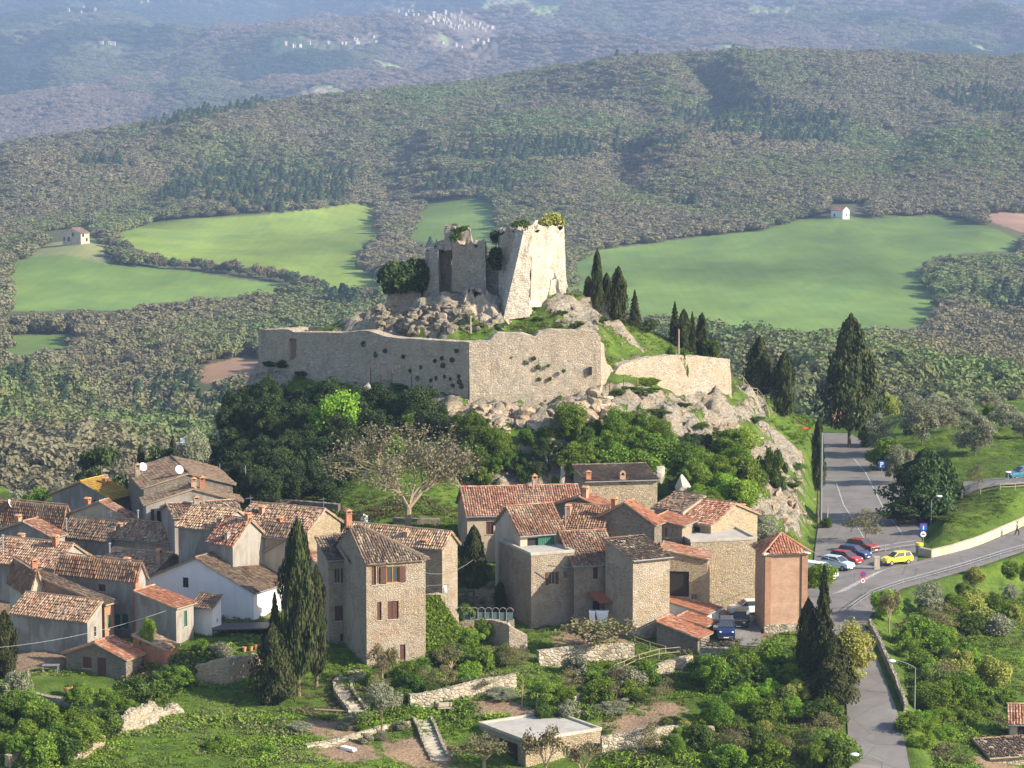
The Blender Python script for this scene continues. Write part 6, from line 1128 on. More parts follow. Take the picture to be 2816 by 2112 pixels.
# ---------------------------------------------------------------- garden walls, stairs, fences
def polywall(name, label, pts, h, t=.5, mat='drywall', cat='garden wall', Y=262, batter=.1, jag=.15, sink=.5, group=None, top=None, rough=.09):
    """stone wall along picture points of its foot (px, py) or (px, py, Y)"""
    W_ = np.array([hn(p[0], p[1], Y) if len(p) == 2 else on(p[0], p[2]) for p in pts]); d = np.r_[0, np.cumsum(np.hypot(*np.diff(W_[:, :2], axis=0).T))]; n_ = max(4, int(d[-1] / .35)); s = np.linspace(0, d[-1], n_ + 1)
    C = np.stack([np.interp(s, d, W_[:, i]) for i in range(3)], 1); T_ = np.gradient(C[:, :2], axis=0); T_ /= np.linalg.norm(T_, axis=1)[:, None] + 1e-9; Nn = np.stack([T_[:, 1], -T_[:, 0]], 1)
    if Nn[len(Nn) // 2, 1] > 0: Nn = -Nn
    hh = np.interp(s / d[-1], np.linspace(0, 1, len(h)), h) if isinstance(h, (list, tuple)) else np.full(len(s), float(h)); hh = hh + jag * fbm(s * 1.1, h if not isinstance(h, (list, tuple)) else 1.0, 0, 7, 3); nv = 7; rows = []
    for i in range(nv + 1):
        f = i / nv; z = C[:, 2] - sink + (hh + sink) * f; o = batter * (1 - f) + rough * fbm(s * 1.6, z * 2, 0, 3, 3); rows.append(np.stack([C[:, 0] + Nn[:, 0] * o, C[:, 1] + Nn[:, 1] * o, z], 1))
    for i in range(nv, -1, -1):
        f = i / nv; z = C[:, 2] - sink + (hh + sink) * f + (.05 if i == nv else 0); o = -t + rough * fbm(s * 1.6 + 40, z * 2, 0, 3, 3); rows.append(np.stack([C[:, 0] + Nn[:, 0] * o, C[:, 1] + Nn[:, 1] * o, z], 1))
    G = np.array(rows); o0 = C[0].copy(); a, b = G.shape[:2]; F = grid_faces(a, b).tolist()
    for i in (0, b - 1):
        for k in range(nv): F.append([k * b + i, (k + 1) * b + i, (a - 2 - k) * b + i, (a - 1 - k) * b + i])
    o = link(name, mesh_np(name, G.reshape(-1, 3) - o0, F, M[mat])); o.location = [float(x) for x in o0]; return tag(o, label, cat, group)
PW = polywall
PW('stone_wall', 'long rubble terrace wall across the middle of the garden', [(1128,1952),(1190,1945),(1245,1932),(1310,1915),(1420,1895)], 1.35)
PW('stone_wall', 'low crumbling stone edging curving across the lower garden', [(845,2062),(930,2048),(1000,2030),(1060,2012),(1130,2000)], .45, .4)
PW('stone_wall', 'tall whitish rubble wall behind the lower right bushes of the garden', [(1655,2078),(1760,2068),(1860,2055),(1965,2040)], [1.6, 1.9, 1.8, 1.3], Y=250)
PW('stone_wall', 'grey rubble retaining wall under the terrace of the tower house', [(1482,1832),(1560,1830),(1660,1826),(1745,1815)], [1.5, 1.8, 1.8, 1.6], Y=273)
PW('stone_wall', 'short pale wall patch below the wooden walkway', [(1572,1942),(1620,1935),(1668,1925)], 1.1, Y=262)
PW('stone_wall', 'rough wall beside the walkway ramp under the yard', [(1785,1870),(1850,1850),(1905,1838)], 1.2, Y=270)
PW('stone_wall', 'pale ivy-patched garden wall right of the brick shed', [(535,1880),(580,1888),(630,1885),(680,1860),(720,1835)], [1.8, 2.6, 2.4, 1.8, 1.2], Y=264, mat='stonepale', batter=.3, jag=.4)
PW('stone_wall', 'sunlit yellow rock wall slanting down through the lower left hedges', [(318,2030),(370,2010),(430,1985),(500,1960)], [1.0, 2.0, 1.6, .5], Y=255, mat='drywall', batter=.8, jag=.9, rough=.4)
PW('stone_wall', 'small white wall piece at the bottom left edge', [(25,2112),(60,2100),(98,2098)], 1.2, Y=245, mat='stonepale', jag=.4); PW('stone_wall', 'narrow white wall scrap low in the left hedges', [(200,2090),(240,2085),(290,2050)], .9, Y=248, mat='stonepale', jag=.4)
PW('stone_wall', 'low dark kerb wall bounding the left garden lawn', [(70,1918),(120,1930),(190,1948)], .6, Y=261)
PW('stone_wall', 'rough wall under the arched fence beside the rubble stone house', [(1305,1762),(1350,1775),(1400,1785),(1450,1790)], [2.2, 2.6, 2.5, 1.5], Y=280, mat='stone')
PW('stone_wall', 'cream rendered retaining wall along the inner side of the upper road', [(2528,1528),(2562,1536),(2620,1523),(2700,1497),(2780,1463),(2860,1428)], .95, .35, 'cream', Y=322, batter=.03, jag=.03, rough=.03)
PW('stone_wall', 'dark wall holding up the yard with the parked cars', [(1925,1822),(1990,1835),(2060,1850),(2110,1862)], [1.5, 1.9, 1.9, 1.3], Y=277)
PW('stone_wall', 'shadowed wall along the right edge of the lower road', [(2388,1722),(2420,1790),(2458,1880),(2488,1960)], .8, .3, Y=286)
PW('stone_wall', 'low grey wall at the foot of the shaded slope behind the roofs', [(745,1395),(800,1402),(870,1410),(930,1415)], 1.1, Y=325, mat='stonegrey'); PW('stone_wall', 'low broken wall at the back of the lawn under the bare tree', [(1080,1440),(1150,1443),(1210,1445)], .7, Y=318, mat='stonegrey')
def stairs(label, path, w_=1.25, n_=14, Y=262):
    W_ = np.array([hn(px, py, Y) for px, py in path]); d = np.r_[0, np.cumsum(np.hypot(*np.diff(W_[:, :2], axis=0).T))]; e = empty('stone_stairs', W_[-1], 0, label, 'stairs'); o0 = W_[-1]; kb = [MB(), MB()]
    z_hi, z_lo = W_[0][2] + .1, W_[-1][2] + .05
    for i in range(n_):
        s = d[-1] * (i + .5) / n_; c = np.array([np.interp(s, d, W_[:, k]) for k in range(2)]); c2 = np.array([np.interp(min(d[-1], s + .1), d, W_[:, k]) for k in range(2)]); t = (c2 - c); t = t / (np.hypot(*t) + 1e-9); nn_ = np.array([t[1], -t[0]]); zt = z_hi + (z_lo - z_hi) * i / (n_ - 1); zt = max(zt, gz(*c) + .12); L_ = d[-1] / n_
        q = [c - t * L_ * .55 + nn_ * w_ / 2, c + t * L_ * .5 + nn_ * w_ / 2, c + t * L_ * .5 - nn_ * w_ / 2, c - t * L_ * .55 - nn_ * w_ / 2]; mb = MB(); mb.hexa([(*(p - o0[:2]), zt - o0[2] - .6) for p in q], [(*(p - o0[:2]), zt - o0[2]) for p in q]); mb.build('step', M['stonecap'], e)
        for j, sd_ in enumerate((1, -1)):
            a = c + nn_ * sd_ * (w_ / 2 + .15); qq = [a - t * L_ * .52 + nn_ * .14, a + t * L_ * .5 + nn_ * .14, a + t * L_ * .5 - nn_ * .14, a - t * L_ * .52 - nn_ * .14]; kb[j].hexa([(*(p - o0[:2]), zt - o0[2] - .7) for p in qq], [(*(p - o0[:2]), zt - o0[2] + .22 + random.uniform(0, .08)) for p in qq])
    for k in kb: k.build('side_kerb', M['drywall'], e)
stairs('curved stone steps climbing to the door of the shuttered house', [(1000,1856),(960,1866),(942,1884),(945,1905),(962,1930),(985,1963)], 1.3, 15)
stairs('straight sunlit stone steps in the lower garden above the shed', [(1160,1982),(1175,2010),(1186,2040),(1198,2068),(1212,2095)], 1.3, 13)
def rails(name, label, cat, pts, h=1.0, step=2.0, mat='palewood', rails_=(1.0, .55), rp=.05, rr=.035, Y=265, zoff=0.0, group=None, zs=None):
    W_ = np.array([hn(p[0], p[1], Y) if len(p) == 2 else on(p[0], p[2]) for p in pts]); d = np.r_[0, np.cumsum(np.hypot(*np.diff(W_[:, :2], axis=0).T))]; n_ = max(2, int(d[-1] / step)); e = empty(name, W_[0], 0, label, cat, group)
    P = [np.array([np.interp(d[-1] * i / n_, d, W_[:, k]) for k in range(2)]) for i in range(n_ + 1)]; Q = [np.array([*p, gz(*p) + zoff]) - W_[0] for p in P]; rb = MB()
    for i, q in enumerate(Q):
        if i < 90: mb = MB(); mb.tube(q - (0, 0, .4), q + (0, 0, h), rp, rp, 6); mb.build('post', M[mat], e)
        if i:
            for f in rails_: rb.tube(Q[i - 1] + (0, 0, h * f - .03), q + (0, 0, h * f - .03), rr, rr, 6)
    rb.build('rail', M[mat], e); return e
rails('wooden_fence', 'weathered two-rail wooden fence climbing beside the garden walkway', 'fence', [(1540,1905),(1600,1888),(1660,1868),(1745,1832),(1800,1815),(1870,1808)], 1.0, 2.2)
rails('wooden_fence', 'wooden railing on the terrace under the pale tower', 'fence', [(1745,1775),(1790,1792),(1830,1802)], .9, 1.6, Y=274); rails('wooden_fence', 'rail fence around the fruit tree terrace by the downpipe', 'fence', [(1525,1798),(1570,1802),(1630,1802),(1720,1800)], .9, 1.8, Y=275)
rails('guard_rail', 'long metal guard rail with slanting posts on the outer edge of the upper road', 'guard rail', [(2330,1690),(2400,1640),(2480,1612),(2570,1588),(2660,1562),(2760,1530),(2840,1508)], .75, 2.0, 'metal', (1.0, .6), .04, .035, Y=305)
rails('wooden_fence', 'brown rail fence at the edge of the upper car park', 'fence', [(2645,1372),(2700,1360),(2760,1350),(2830,1342)], .8, 2.0, Y=348); rails('wooden_fence', 'grey rail fence running down behind the right castle wall', 'fence', [(2012,1045),(2050,1065),(2085,1088),(2115,1105)], 1.0, 2.0, Y=377)
rails('metal_railing', 'dark metal railing on the wall of the yard', 'railing', [(1925,1818),(1990,1830),(2060,1842)], 1.0, 1.2, 'darkmetal', (1.0, .75, .5, .25), Y=278, zoff=1.3)
rails('barrier', 'grey two-rail barrier closing the car park entrance', 'barrier', [(2395,1527),(2440,1519),(2480,1512),(2518,1507)], .9, 2.0, 'metal', (1.0, .5), .05, .05, Y=326)
# arched fence with glass panels
e = empty('arched_fence', on(1236, 283.5), 0, 'fence of linked grey hoops with glassy panels beside the leaning cypress', 'fence'); o0 = np.array(e.location); A_, B_ = on(1236, 283.5), on(1412, 283); k = 9; z_ = at(1320, 1706, 283.2)[2]
gm = MB(); 
for i in range(k):
    a = A_ + (B_ - A_) * i / k; b = A_ + (B_ - A_) * (i + 1) / k; mb = MB(); pr = None; w_ = (b - a)[0] * .5; cx = (a + b) / 2
    for t in np.linspace(0, math.pi, 9):
        q = (cx[0] - w_ * math.cos(t) - o0[0], cx[1] - o0[1], z_ + .95 + .38 * math.sin(t) - o0[2])
        if pr: mb.tube(pr, q, .035, n=5)
        else: mb.tube((q[0], q[1], z_ - .1 - o0[2]), q, .035, n=5)
        pr = q
    mb.build('hoop', M['metal'], e); gm.box((a[0] - o0[0] + .04, a[1] - o0[1] - .01, z_ + .05 - o0[2]), (b[0] - o0[0] - .04, a[1] - o0[1] + .01, z_ + .85 - o0[2]))
gm.build('panel', M['greyfab'], e); mb = MB(); mb.box((A_[0] - o0[0] - .1, -.25, gz(*A_[:2]) - 1 - o0[2]), (B_[0] - o0[0] + .1, .2, z_ + .02 - o0[2])); mb.build('base_wall', M['stone'], e)
# carport roof, awning, laundry, balcony things
def place(name, label, cat, loc, rz=0, group=None): return empty(name, loc, rz, label, cat, group)
c = at(583, 1735, 276); e = place('carport', 'dark flat carport roof on thin posts before the white house', 'carport', (c[0], c[1], c[2] - 2.3), R(8)); mb = MB(); mb.box((0, 0, 2.3), (6.6, 3.0, 2.42)); mb.build('roof', M['darkmetal'], e)
for x, y in ((.1, .1), (6.4, .1), (.1, 2.8), (6.4, 2.8)): mb = MB(); mb.tube((x, y, -1), (x, y, 2.3), .06); mb.build('post', M['darkmetal'], e)
mb = MB(); mb.box((.1, 2.9, -.5), (6.4, 2.95, 2.29)); mb.build('painted_shade_panel', M['dark'], e)  # near-black sheet stands for the deep shade under the carport roof
def sheet(name, label, corners, mat, cat, folds=7, amp=.05, line=True):
    c0 = np.array(corners[0]); n_ = 24; V = []; 
    for j in range(7):
        for i in range(n_ + 1):
            u, v = i / n_, j / 6; p = (1 - v) * ((1 - u) * np.array(corners[0]) + u * np.array(corners[1])) + v * ((1 - u) * np.array(corners[3]) + u * np.array(corners[2])); p = p + (0, amp * math.sin(u * folds * 6.28) * (.3 + v), -.04 * math.sin(u * 12) * v - (.05 * math.sin(u * math.pi) * (1 - v))); V.append(p - c0)
    o = link(name, mesh_np(name, V, grid_faces(7, n_ + 1), mat, None, True)); o.location = [float(x) for x in c0]; m_ = o.modifiers.new('thickness', 'SOLIDIFY'); m_.thickness = .012; return tag(o, label, cat)
Yl = 282.2; sheet('bedsheet', 'broad bright white sheet hanging on the line under the rusty awning', [at(1638,1678,Yl), at(1674,1678,Yl), at(1668,1725,Yl), at(1646,1723,Yl)], M['cloth'], 'laundry'); sheet('bedsheet', 'narrow greyer sheet hanging left of the bright one', [at(1619,1677,Yl), at(1637,1679,Yl), at(1635,1722,Yl), at(1622,1722,Yl)], M['cloth'], 'laundry', 4)
sheet('towel', 'red cloth glimpsed between the two hanging sheets', [at(1634,1680,Yl + .2), at(1640,1680,Yl + .2), at(1641,1706,Yl + .2), at(1635,1706,Yl + .2)], M['redcloth'], 'laundry', 2)
mb = MB(); a, b = at(1612, 1676, Yl), at(1690, 1677, Yl); mb.tube((0, 0, 0), b - a, .015, n=4); o = mb.build('clothesline', M['metal']); o.location = a; tag(o, 'thin clothesline carrying the sheets under the awning', 'clothesline')
c = at(1617, 1632, 285.3); e = place('awning', 'rusty brown metal awning over the doorway behind the sheets', 'awning', c, R(6)); mb = MB(); q = at(1693, 1650, 283.2) - c
mb.hexa([(0, 0, .1), (2.6, 0, .1), (2.9, -1.9, -.55), (.9, -2.3, -.62)], [(0, 0, .14), (2.6, 0, .14), (2.9, -1.9, -.51), (.9, -2.3, -.58)]); mb.build('sheet', M['redwood'], e)
for x in (1.0, 2.6): mb = MB(); mb.tube((x, 0, -1.1), (x, -1.9, -.6), .03); mb.build('brace', M['darkmetal'], e)
mb = MB(); p0 = at(1576, 1562, 284.6); p1 = at(1576, 1788, 284.6); mb.tube((0, 0, 0), p1 - p0, .05); mb.tube((0, 0, 0), (-2.6, 0, .25), .045); o = mb.build('downpipe', M['darkmetal']); o.location = p0; tag(o, 'dark drain pipe running down the corner of the rubble terrace house', 'drain pipe')
sheet('towel', 'small white towel on the rod beside the ivy-clad wall', [at(1219,1610,272), at(1228,1608,272), at(1229,1632,272), at(1220,1632,272)], M['cloth'], 'laundry', 2); mb = MB(); a, b = at(1168, 1612, 272), at(1232, 1607, 272); mb.tube((0, 0, 0), b - a, .025, n=5); mb.tube(b - a, b - a - (0, 0, 2.4), .03, n=5); o = mb.build('drying_rod', M['metal']); o.location = a; tag(o, 'horizontal drying rod with the small white towel', 'clothesline')
# ivy wall right of the shuttered house
PW('stone_wall', 'wall wholly covered with bright ivy right of the shuttered house', [(1172,1800,271),(1215,1800,272),(1262,1800,273)], [6.2, 6.0, 3.6], .6, 'stone', Y=272)
P = []; g = np.random.default_rng(9)
for _ in range(5200): u = g.uniform(0, 1); P.append(at(1168 + 98 * u, g.uniform(1636 + max(0, u - .4) * 150, 1830), 270.6 + 2 * u + g.normal(0, .12)))
P = np.array(P); o = link('ivy', leafmesh('ivy', P - P[0], np.tile((.2, -1, .3), (len(P), 1)), g.uniform(0, 1, len(P)), .11, L['green'], 4, .6)); o.location = P[0]; tag(o, 'curtain of bright green ivy on the wall beside the shuttered house', 'ivy')
# ---------------------------------------------------------------- vehicles
def car(label, px, py, Y, head, kind, paint, L_=3.9, W_=1.62, H_=1.45, cat='car', name='parked_car', group=None, zf=None, rp=None):
    p = on(px, Y) if zf is None else np.array([*on(px, Y)[:2], zf]); z = float(az(p[0], p[1])) + .04 if zf == 'az' else p[2]
    e = empty(name, (p[0], p[1], z), R(head), label, cat, group); b = MB(); h2 = W_ / 2
    side = {'hatch': [(-.5, .30), (-.5, .62), (-.47, .66), (.20, .66), (.46, .55), (.5, .42), (.5, .26)], 'suv': [(-.5, .34), (-.5, .66), (-.48, .70), (.18, .70), (.46, .62), (.5, .48), (.5, .30)], 'van': [(-.5, .25), (-.5, .66), (-.5, .70), (.30, .70), (.46, .58), (.5, .42), (.5, .24)]}[kind]
    top = {'hatch': (-.47, .24, -.40, .06), 'suv': (-.49, .20, -.44, .06), 'van': (-.5, .34, -.48, .16)}[kind]
    S = [(x * L_, zz * H_) for x, zz in side]; nS = len(S)
    for a in (-1, 1): b.poly([(x, a * (h2 - (.05 if zz > .5 * H_ else 0)), zz) for x, zz in S])
    for i in range(nS):
        (x0, z0), (x1, z1) = S[i], S[(i + 1) % nS]; w0, w1 = h2 - (.05 if z0 > .5 * H_ else 0), h2 - (.05 if z1 > .5 * H_ else 0); b.poly([(x0, -w0, z0), (x0, w0, z0), (x1, w1, z1), (x1, -w1, z1)])
    zb, zt = S[2][1], H_; x0, x1, x2, x3 = [v * L_ for v in top]; wb, wt = h2 - .06, h2 - .2
    b.hexa([(x2 - .03, -wt - .02, zt - .05), (x3 + .03, -wt - .02, zt - .05), (x3 + .03, wt + .02, zt - .05), (x2 - .03, wt + .02, zt - .05)], [(x2 + .1, -wt + .06, zt), (x3 - .1, -wt + .06, zt), (x3 - .1, wt - .06, zt), (x2 + .1, wt - .06, zt)])
    for f in (0, .42, 1) if kind != 'van' else (0, .35, .66, 1):
        xb, xt = x0 + (x1 - x0) * f, x2 + (x3 - x2) * f
        for a in (-1, 1): b.hexa([(xb - .05, a * (wb + .012), zb - .02), (xb + .05, a * (wb + .012), zb - .02), (xb + .05, a * (wb - .03), zb - .02), (xb - .05, a * (wb - .03), zb - .02)], [(xt - .04, a * (wt + .012), zt - .04), (xt + .04, a * (wt + .012), zt - .04), (xt + .04, a * (wt - .03), zt - .04), (xt - .04, a * (wt - .03), zt - .04)])
    if kind == 'van' and rp == 'panel':
        for a in (-1, 1): b.hexa([(x0, a * wb, zb), (x0 + (x1 - x0) * .66, a * wb, zb), (x0 + (x1 - x0) * .66, a * (wb + .013), zb), (x0, a * (wb + .013), zb)], [(x2, a * wt, zt - .04), (x2 + (x3 - x2) * .66, a * wt, zt - .04), (x2 + (x3 - x2) * .66, a * (wt + .013), zt - .04), (x2, a * (wt + .013), zt - .04)])
    bo = b.build('body', [paint], e); g_ = MB(); g_.hexa([(x0, -wb, zb), (x1, -wb, zb), (x1, wb, zb), (x0, wb, zb)], [(x2, -wt, zt - .045), (x3, -wt, zt - .045), (x3, wt, zt - .045), (x2, wt, zt - .045)]); g_.build('windows', M['glass'], e)
    t = MB(); t.box((S[-1][0] - .02, -h2 + .08, .22), (S[-1][0] + .05, h2 - .08, .40)); t.build('bumper', M['darkmetal'] if paint is not M['dark'] else M['metal'], e); t = MB(); t.box((L_ / 2 + .052, -.26, .28), (L_ / 2 + .06, .26, .38)); t.build('number_plate', M['whitep'], e)
    for a in (-1, 1):
        t = MB(); t.ball((L_ * .485, a * (h2 - .27), H_ * .47), .14, 0, 8, 5, .6); t.build('headlight', M['lens'], e); t = MB(); t.box((-L_ / 2 - .02, a * (h2 - .14) - .09, H_ * .42), (-L_ / 2 + .04, a * (h2 - .14) + .09, H_ * .55)); t.build('tail_light', M['red'], e)
        t = MB(); t.box((L_ * .17, a * (h2 + .08) - .07, zb + .02), (L_ * .17 + .1, a * (h2 + .08) + .07, zb + .14)); t.build('side_mirror', M['darkmetal'], e)
        for fx in (-.31, .32):
            w = empty('wheel', (L_ * fx, a * (h2 - .09), .30)); w.parent = e; t = MB(); t.tube((0, -.10, 0), (0, .10, 0), .30, .30, 16); t.build('tyre', M['rubber'], w); t = MB(); t.tube((0, a * .101, 0), (0, a * .118, 0), .18, .16, 12); t.build('rim', M['metal'], w)
    return e
def pnt(name, c): return m_plain(name, c, .25, .6, .0, .03)
GV = 'cars parked beside the brick tower'
car('bright yellow small hatchback with its front to the left at the road junction', 2466, 1545, 319.3, 205, 'hatch', pnt('yellow_paint', (.85, .72, .03)), 3.5, 1.5, 1.45, name='car', zf='az')
car('white panel van nearest the brick tower in the parked row', 2250, 1600, 313, -38, 'van', pnt('white_paint', (.8, .8, .8)), 4.2, 1.7, 1.9, 'van', 'parked_van', GV, 'az', 'panel')
car('light blue-white hatchback between the white van and the red car', 2302, 1585, 318, -40, 'hatch', pnt('pale_blue_paint', (.45, .58, .70)), 3.8, 1.6, 1.5, group=GV, zf='az'); car('red hatchback third in the parked row', 2326, 1576, 321, -40, 'hatch', pnt('red_paint', (.33, .03, .035)), 3.7, 1.6, 1.45, group=GV, zf='az')
car('dark blue hatchback fourth in the parked row', 2350, 1566, 324, -40, 'hatch', pnt('navy_paint', (.03, .05, .16)), 3.8, 1.6, 1.45, group=GV, zf='az'); car('red car at the far end of the parked row', 2372, 1556, 328, -40, 'hatch', pnt('dark_red_paint', (.28, .04, .03)), 3.7, 1.6, 1.4, group=GV, zf='az')
car('white off-road car parked under the large stone house front', 2054, 1672, 291, 190, 'suv', pnt('white_gloss', (.75, .75, .75)), 3.9, 1.7, 1.75); car('black car behind the navy van in the yard', 2036, 1700, 287, -100, 'hatch', pnt('black_paint', (.02, .025, .025)), 3.9, 1.65, 1.5); car('navy blue van facing the viewer in the yard', 1997, 1760, 281.5, -94, 'van', pnt('navy_van_paint', (.015, .03, .10)), 3.9, 1.75, 1.85, 'van', 'parked_van')
car('teal blue car cut by the right frame edge in the upper car park', 2812, 1335, 354.5, 200, 'hatch', pnt('teal_paint', (.04, .16, .24)), 4.0, 1.65, 1.6)
# upper car park asphalt
def patch(name, poly, Y, dz=.07, mat='asphalt', label=None):
    P = [hn(px, py, Y) for px, py in poly]; c_ = np.mean(P, 0); V = []; F = []; n_ = 10
    quad_ = P[:4]; 
    for j in range(n_ + 1):
        for i in range(n_ + 1): u, v = i / n_, j / n_; p = (1 - v) * ((1 - u) * P[0] + u * P[1]) + v * ((1 - u) * P[3] + u * P[2]); V.append((p[0], p[1], gz(p[0], p[1]) + dz))
    return tag(link(name, mesh_np(name, V, grid_faces(n_ + 1, n_ + 1), M[mat])), kind='structure')
patch('upper_parking_lot', [(2640,1372),(2880,1340),(2880,1300),(2650,1328)], 350, .15); patch('yard', [(1945,1775),(2090,1782),(2100,1650),(1955,1655)], 285, .12, 'asphalt')
# ---------------------------------------------------------------- lamps, signs, bins
def lamp(label, px_h, py_h, px_b, Y, hgt=None, group='street lamps'):
    b = on(px_b, Y); hd = at(px_h, py_h, Y); H_ = hd[2] - b[2]; dx = hd[0] - b[0]; e = empty('street_lamp', b, 0, label, 'street lamp'); mb = MB(); mb.tube((0, 0, -.3), (0, 0, H_ * .86), .08, .055, 8); pr = Vector((0, 0, H_ * .86))
    for i in range(1, 7):
        t = i / 6; q = Vector((dx * t * .85, 0, H_ * (.86 + .14 * math.sin(t * math.pi / 2)))); mb.tube(pr, q, .045, .04, 6); pr = q
    mb.build('pole', M['greenmetal'], e); mb = MB(); n0 = len(mb.v); mb.ball((0, 0, 0), .42, 0, 12, 6, .32); o = mb.build('lamp_head', M['lampw'], e, True); o.location = (dx, 0, H_ - .02); mb = MB(); mb.ball((0, 0, 0), .26, 0, 10, 5, .4); o = mb.build('lamp_glass', M['glass'], e, True); o.location = (dx, 0, H_ - .12); return e
lamp('green curved street lamp rising out of the bushes right of the lower road', 2452, 1817, 2515, 268); lamp('street lamp head leaning over the lower road at the bottom edge', 2350, 2074, 2425, 240); lamp('white street lamp head in front of the large bushy pine', 2582, 1364, 2560, 341); lamp('small street lamp by the upper car park', 2772, 1298, 2772, 353)
def signpost(label, px, Y, parts, hh, cat='road sign'):
    b = on(px, Y); b[2] = max(b[2], float(az(b[0], b[1]))) if 2200 < px < 2450 else b[2]; e = empty('road_sign', b, 0, label, cat); mb = MB(); mb.tube((0, 0, -.3), (0, 0, hh), .04, .04, 6); mb.build('post', M['metal'], e)
    for kind, z, s in parts:
        mb = MB()
        def disc(r, y0, y1, m, cz=z): 
            mb.hexa([(r * math.cos(t), y0, cz + r * math.sin(t)) for t in np.linspace(0, 6.283, 21)[:-1]], [(r * math.cos(t), y1, cz + r * math.sin(t)) for t in np.linspace(0, 6.283, 21)[:-1]], m)
        if kind == 'deadend': mb.box((-s, -.09, z - s), (s, -.06, z + s), 0); mb.box((-s * .16, -.10, z - s * .75), (s * .16, -.091, z + s * .25), 1); mb.box((-s * .55, -.10, z + s * .26), (s * .55, -.091, z + s * .6), 2)
        elif kind == 'blue': mb.box((-s, -.09, z - s * 1.3), (s, -.06, z + s * 1.3), 0); mb.box((-s * .5, -.10, z - s * .9), (-s * .2, -.091, z + s * .9), 1); mb.box((-.0 - s * .199, -.10, z + s * .5), (s * .3, -.091, z + s * .9), 1); mb.box((-s * .199, -.10, z - s * .05), (s * .3, -.091, z + s * .25), 1); mb.box((s * .301, -.10, z + .02), (s * .55, -.091, z + s * .8), 1)
        elif kind == 'nopark':
            disc(s, -.09, -.06, 2); disc(s * .76, -.101, -.091, 0); mb.hexa([(-s * .6, -.108, z + s * .42), (-s * .42, -.108, z + s * .6), (s * .6, -.108, z - s * .42), (s * .42, -.108, z - s * .6)], [(-s * .6, -.1015, z + s * .42), (-s * .42, -.1015, z + s * .6), (s * .6, -.1015, z - s * .42), (s * .42, -.1015, z - s * .6)], 2)
        elif kind == 'limit': disc(s, -.09, -.06, 2); disc(s * .76, -.101, -.091, 1); mb.box((-s * .3, -.107, z - s * .3), (-s * .06, -.1015, z + s * .3), 3); mb.box((s * .06, -.107, z - s * .3), (s * .3, -.1015, z + s * .3), 3)
        elif kind == 'white': disc(s, -.09, -.06, 1); mb.box((-s * .55, -.10, z - s * .2), (s * .55, -.091, z + s * .05), 3); mb.box((-s * .3, -.10, z + s * .051), (s * .2, -.091, z + s * .25), 3)
        mb.build('sign_plate', [M['blue'], M['whitep'], M['red'], M['dark']], e)
    return e
signpost('blue dead-end sign over a white round sign with a dark car symbol', 2538, 326, [('deadend', 3.0, .42), ('white', 2.15, .34)], 3.3); signpost('red-ringed blue no-parking disc above a second red-ringed disc at the bend', 2372, 302, [('nopark', 2.7, .34), ('limit', 2.0, .34)], 2.95); signpost('blue parking sign at the green edge of the car park', 2424, 377, [('blue', 1.9, .38)], 2.3)
b = on(2528, 325); e = place('litter_bin', 'grey-green bin with a yellow top below the blue dead-end sign', 'bin', b); mb = MB(); mb.tube((0, 0, 0), (0, 0, 1.05), .42, .42, 14); mb.build('drum', M['greenmetal'], e); mb = MB(); mb.tube((0, 0, 1.051), (0, 0, 1.35), .45, .42, 14); mb.build('lid', M['yellowp'], e)
b = np.array([*on(2411, 317)[:2], 0]); b[2] = float(az(b[0], b[1])); mb = MB(); mb.box((-.3, -.25, -.2), (.3, .25, 1.35)); mb.box((-.34, -.29, 1.351), (.34, .29, 1.45)); o = mb.build('concrete_post', M['cream']); o.location = b; tag(o, 'stubby cream concrete post left of the yellow car', 'post')
def pole(label, px, top, Y, r=.09, mat='metal', name='pole', cat='pole', group=None):
    b = on(px, Y); hh = at(px, top, Y)[2] - b[2]; mb = MB(); mb.tube((0, 0, -.4), (0, 0, hh), r, r * .7, 8); o = mb.build(name, M[mat]); o.location = b; return tag(o, label, cat, group)
pole('tall grey-green utility pole behind the thin ivy-clad cypress', 2257, 1190, 345.5, .16, 'greenmetal', 'utility_pole'); pole('rusty lower pole beside the ivy-clad cypress', 2275, 1390, 345.5, .1, 'palewood')
for px, top, Y in ((605,1275,338),(676,1280,333),(715,1290,333),(873,1255,339),(912,1235,341)): pole('thin pale pole standing in the shaded wood behind the roofs', px, top, Y, .07, group='pale poles in the shaded wood')
for px, top, Y in ((1677,1045,351),(1715,1042,353),(1750,1045,355),(1020,985,357.5),(1048,995,356),(1078,1005,355),(1132,1020,353),(1192,1035,350)): pole('rusty post standing before the foot of the castle wall', px, top, Y, .07, 'brownwood', 'post', 'post', 'rusty posts at the foot of the castle wall')
for px, top, Y, lb in ((1294,868,361,'whitish wooden post inside the castle wall corner'), (1672,892,371,'short post with a reddish board on the castle lawn'), (1866,905,376,'short stone post by the right group of cypresses')): pole(lb, px, top, Y, .13, 'palewood', 'post', 'post')
mb = MB(); c = on(501, 348); t_ = at(501, 1222, 348)[2]; H_ = t_ - c[2]; mb.box((-.45, -.4, -1), (.45, .4, H_)); mb.box((-.52, -.47, H_ + .001), (.52, .47, H_ + .25), 1); mb.box((-.1, -.1, H_ + .251), (.42, .1, H_ + .8), 1); o = mb.build('brick_pillar', [M['brick'], M['white']]); o.location = c; tag(o, 'dark brick pillar with a broken white cap behind the big gabled house', 'pillar')
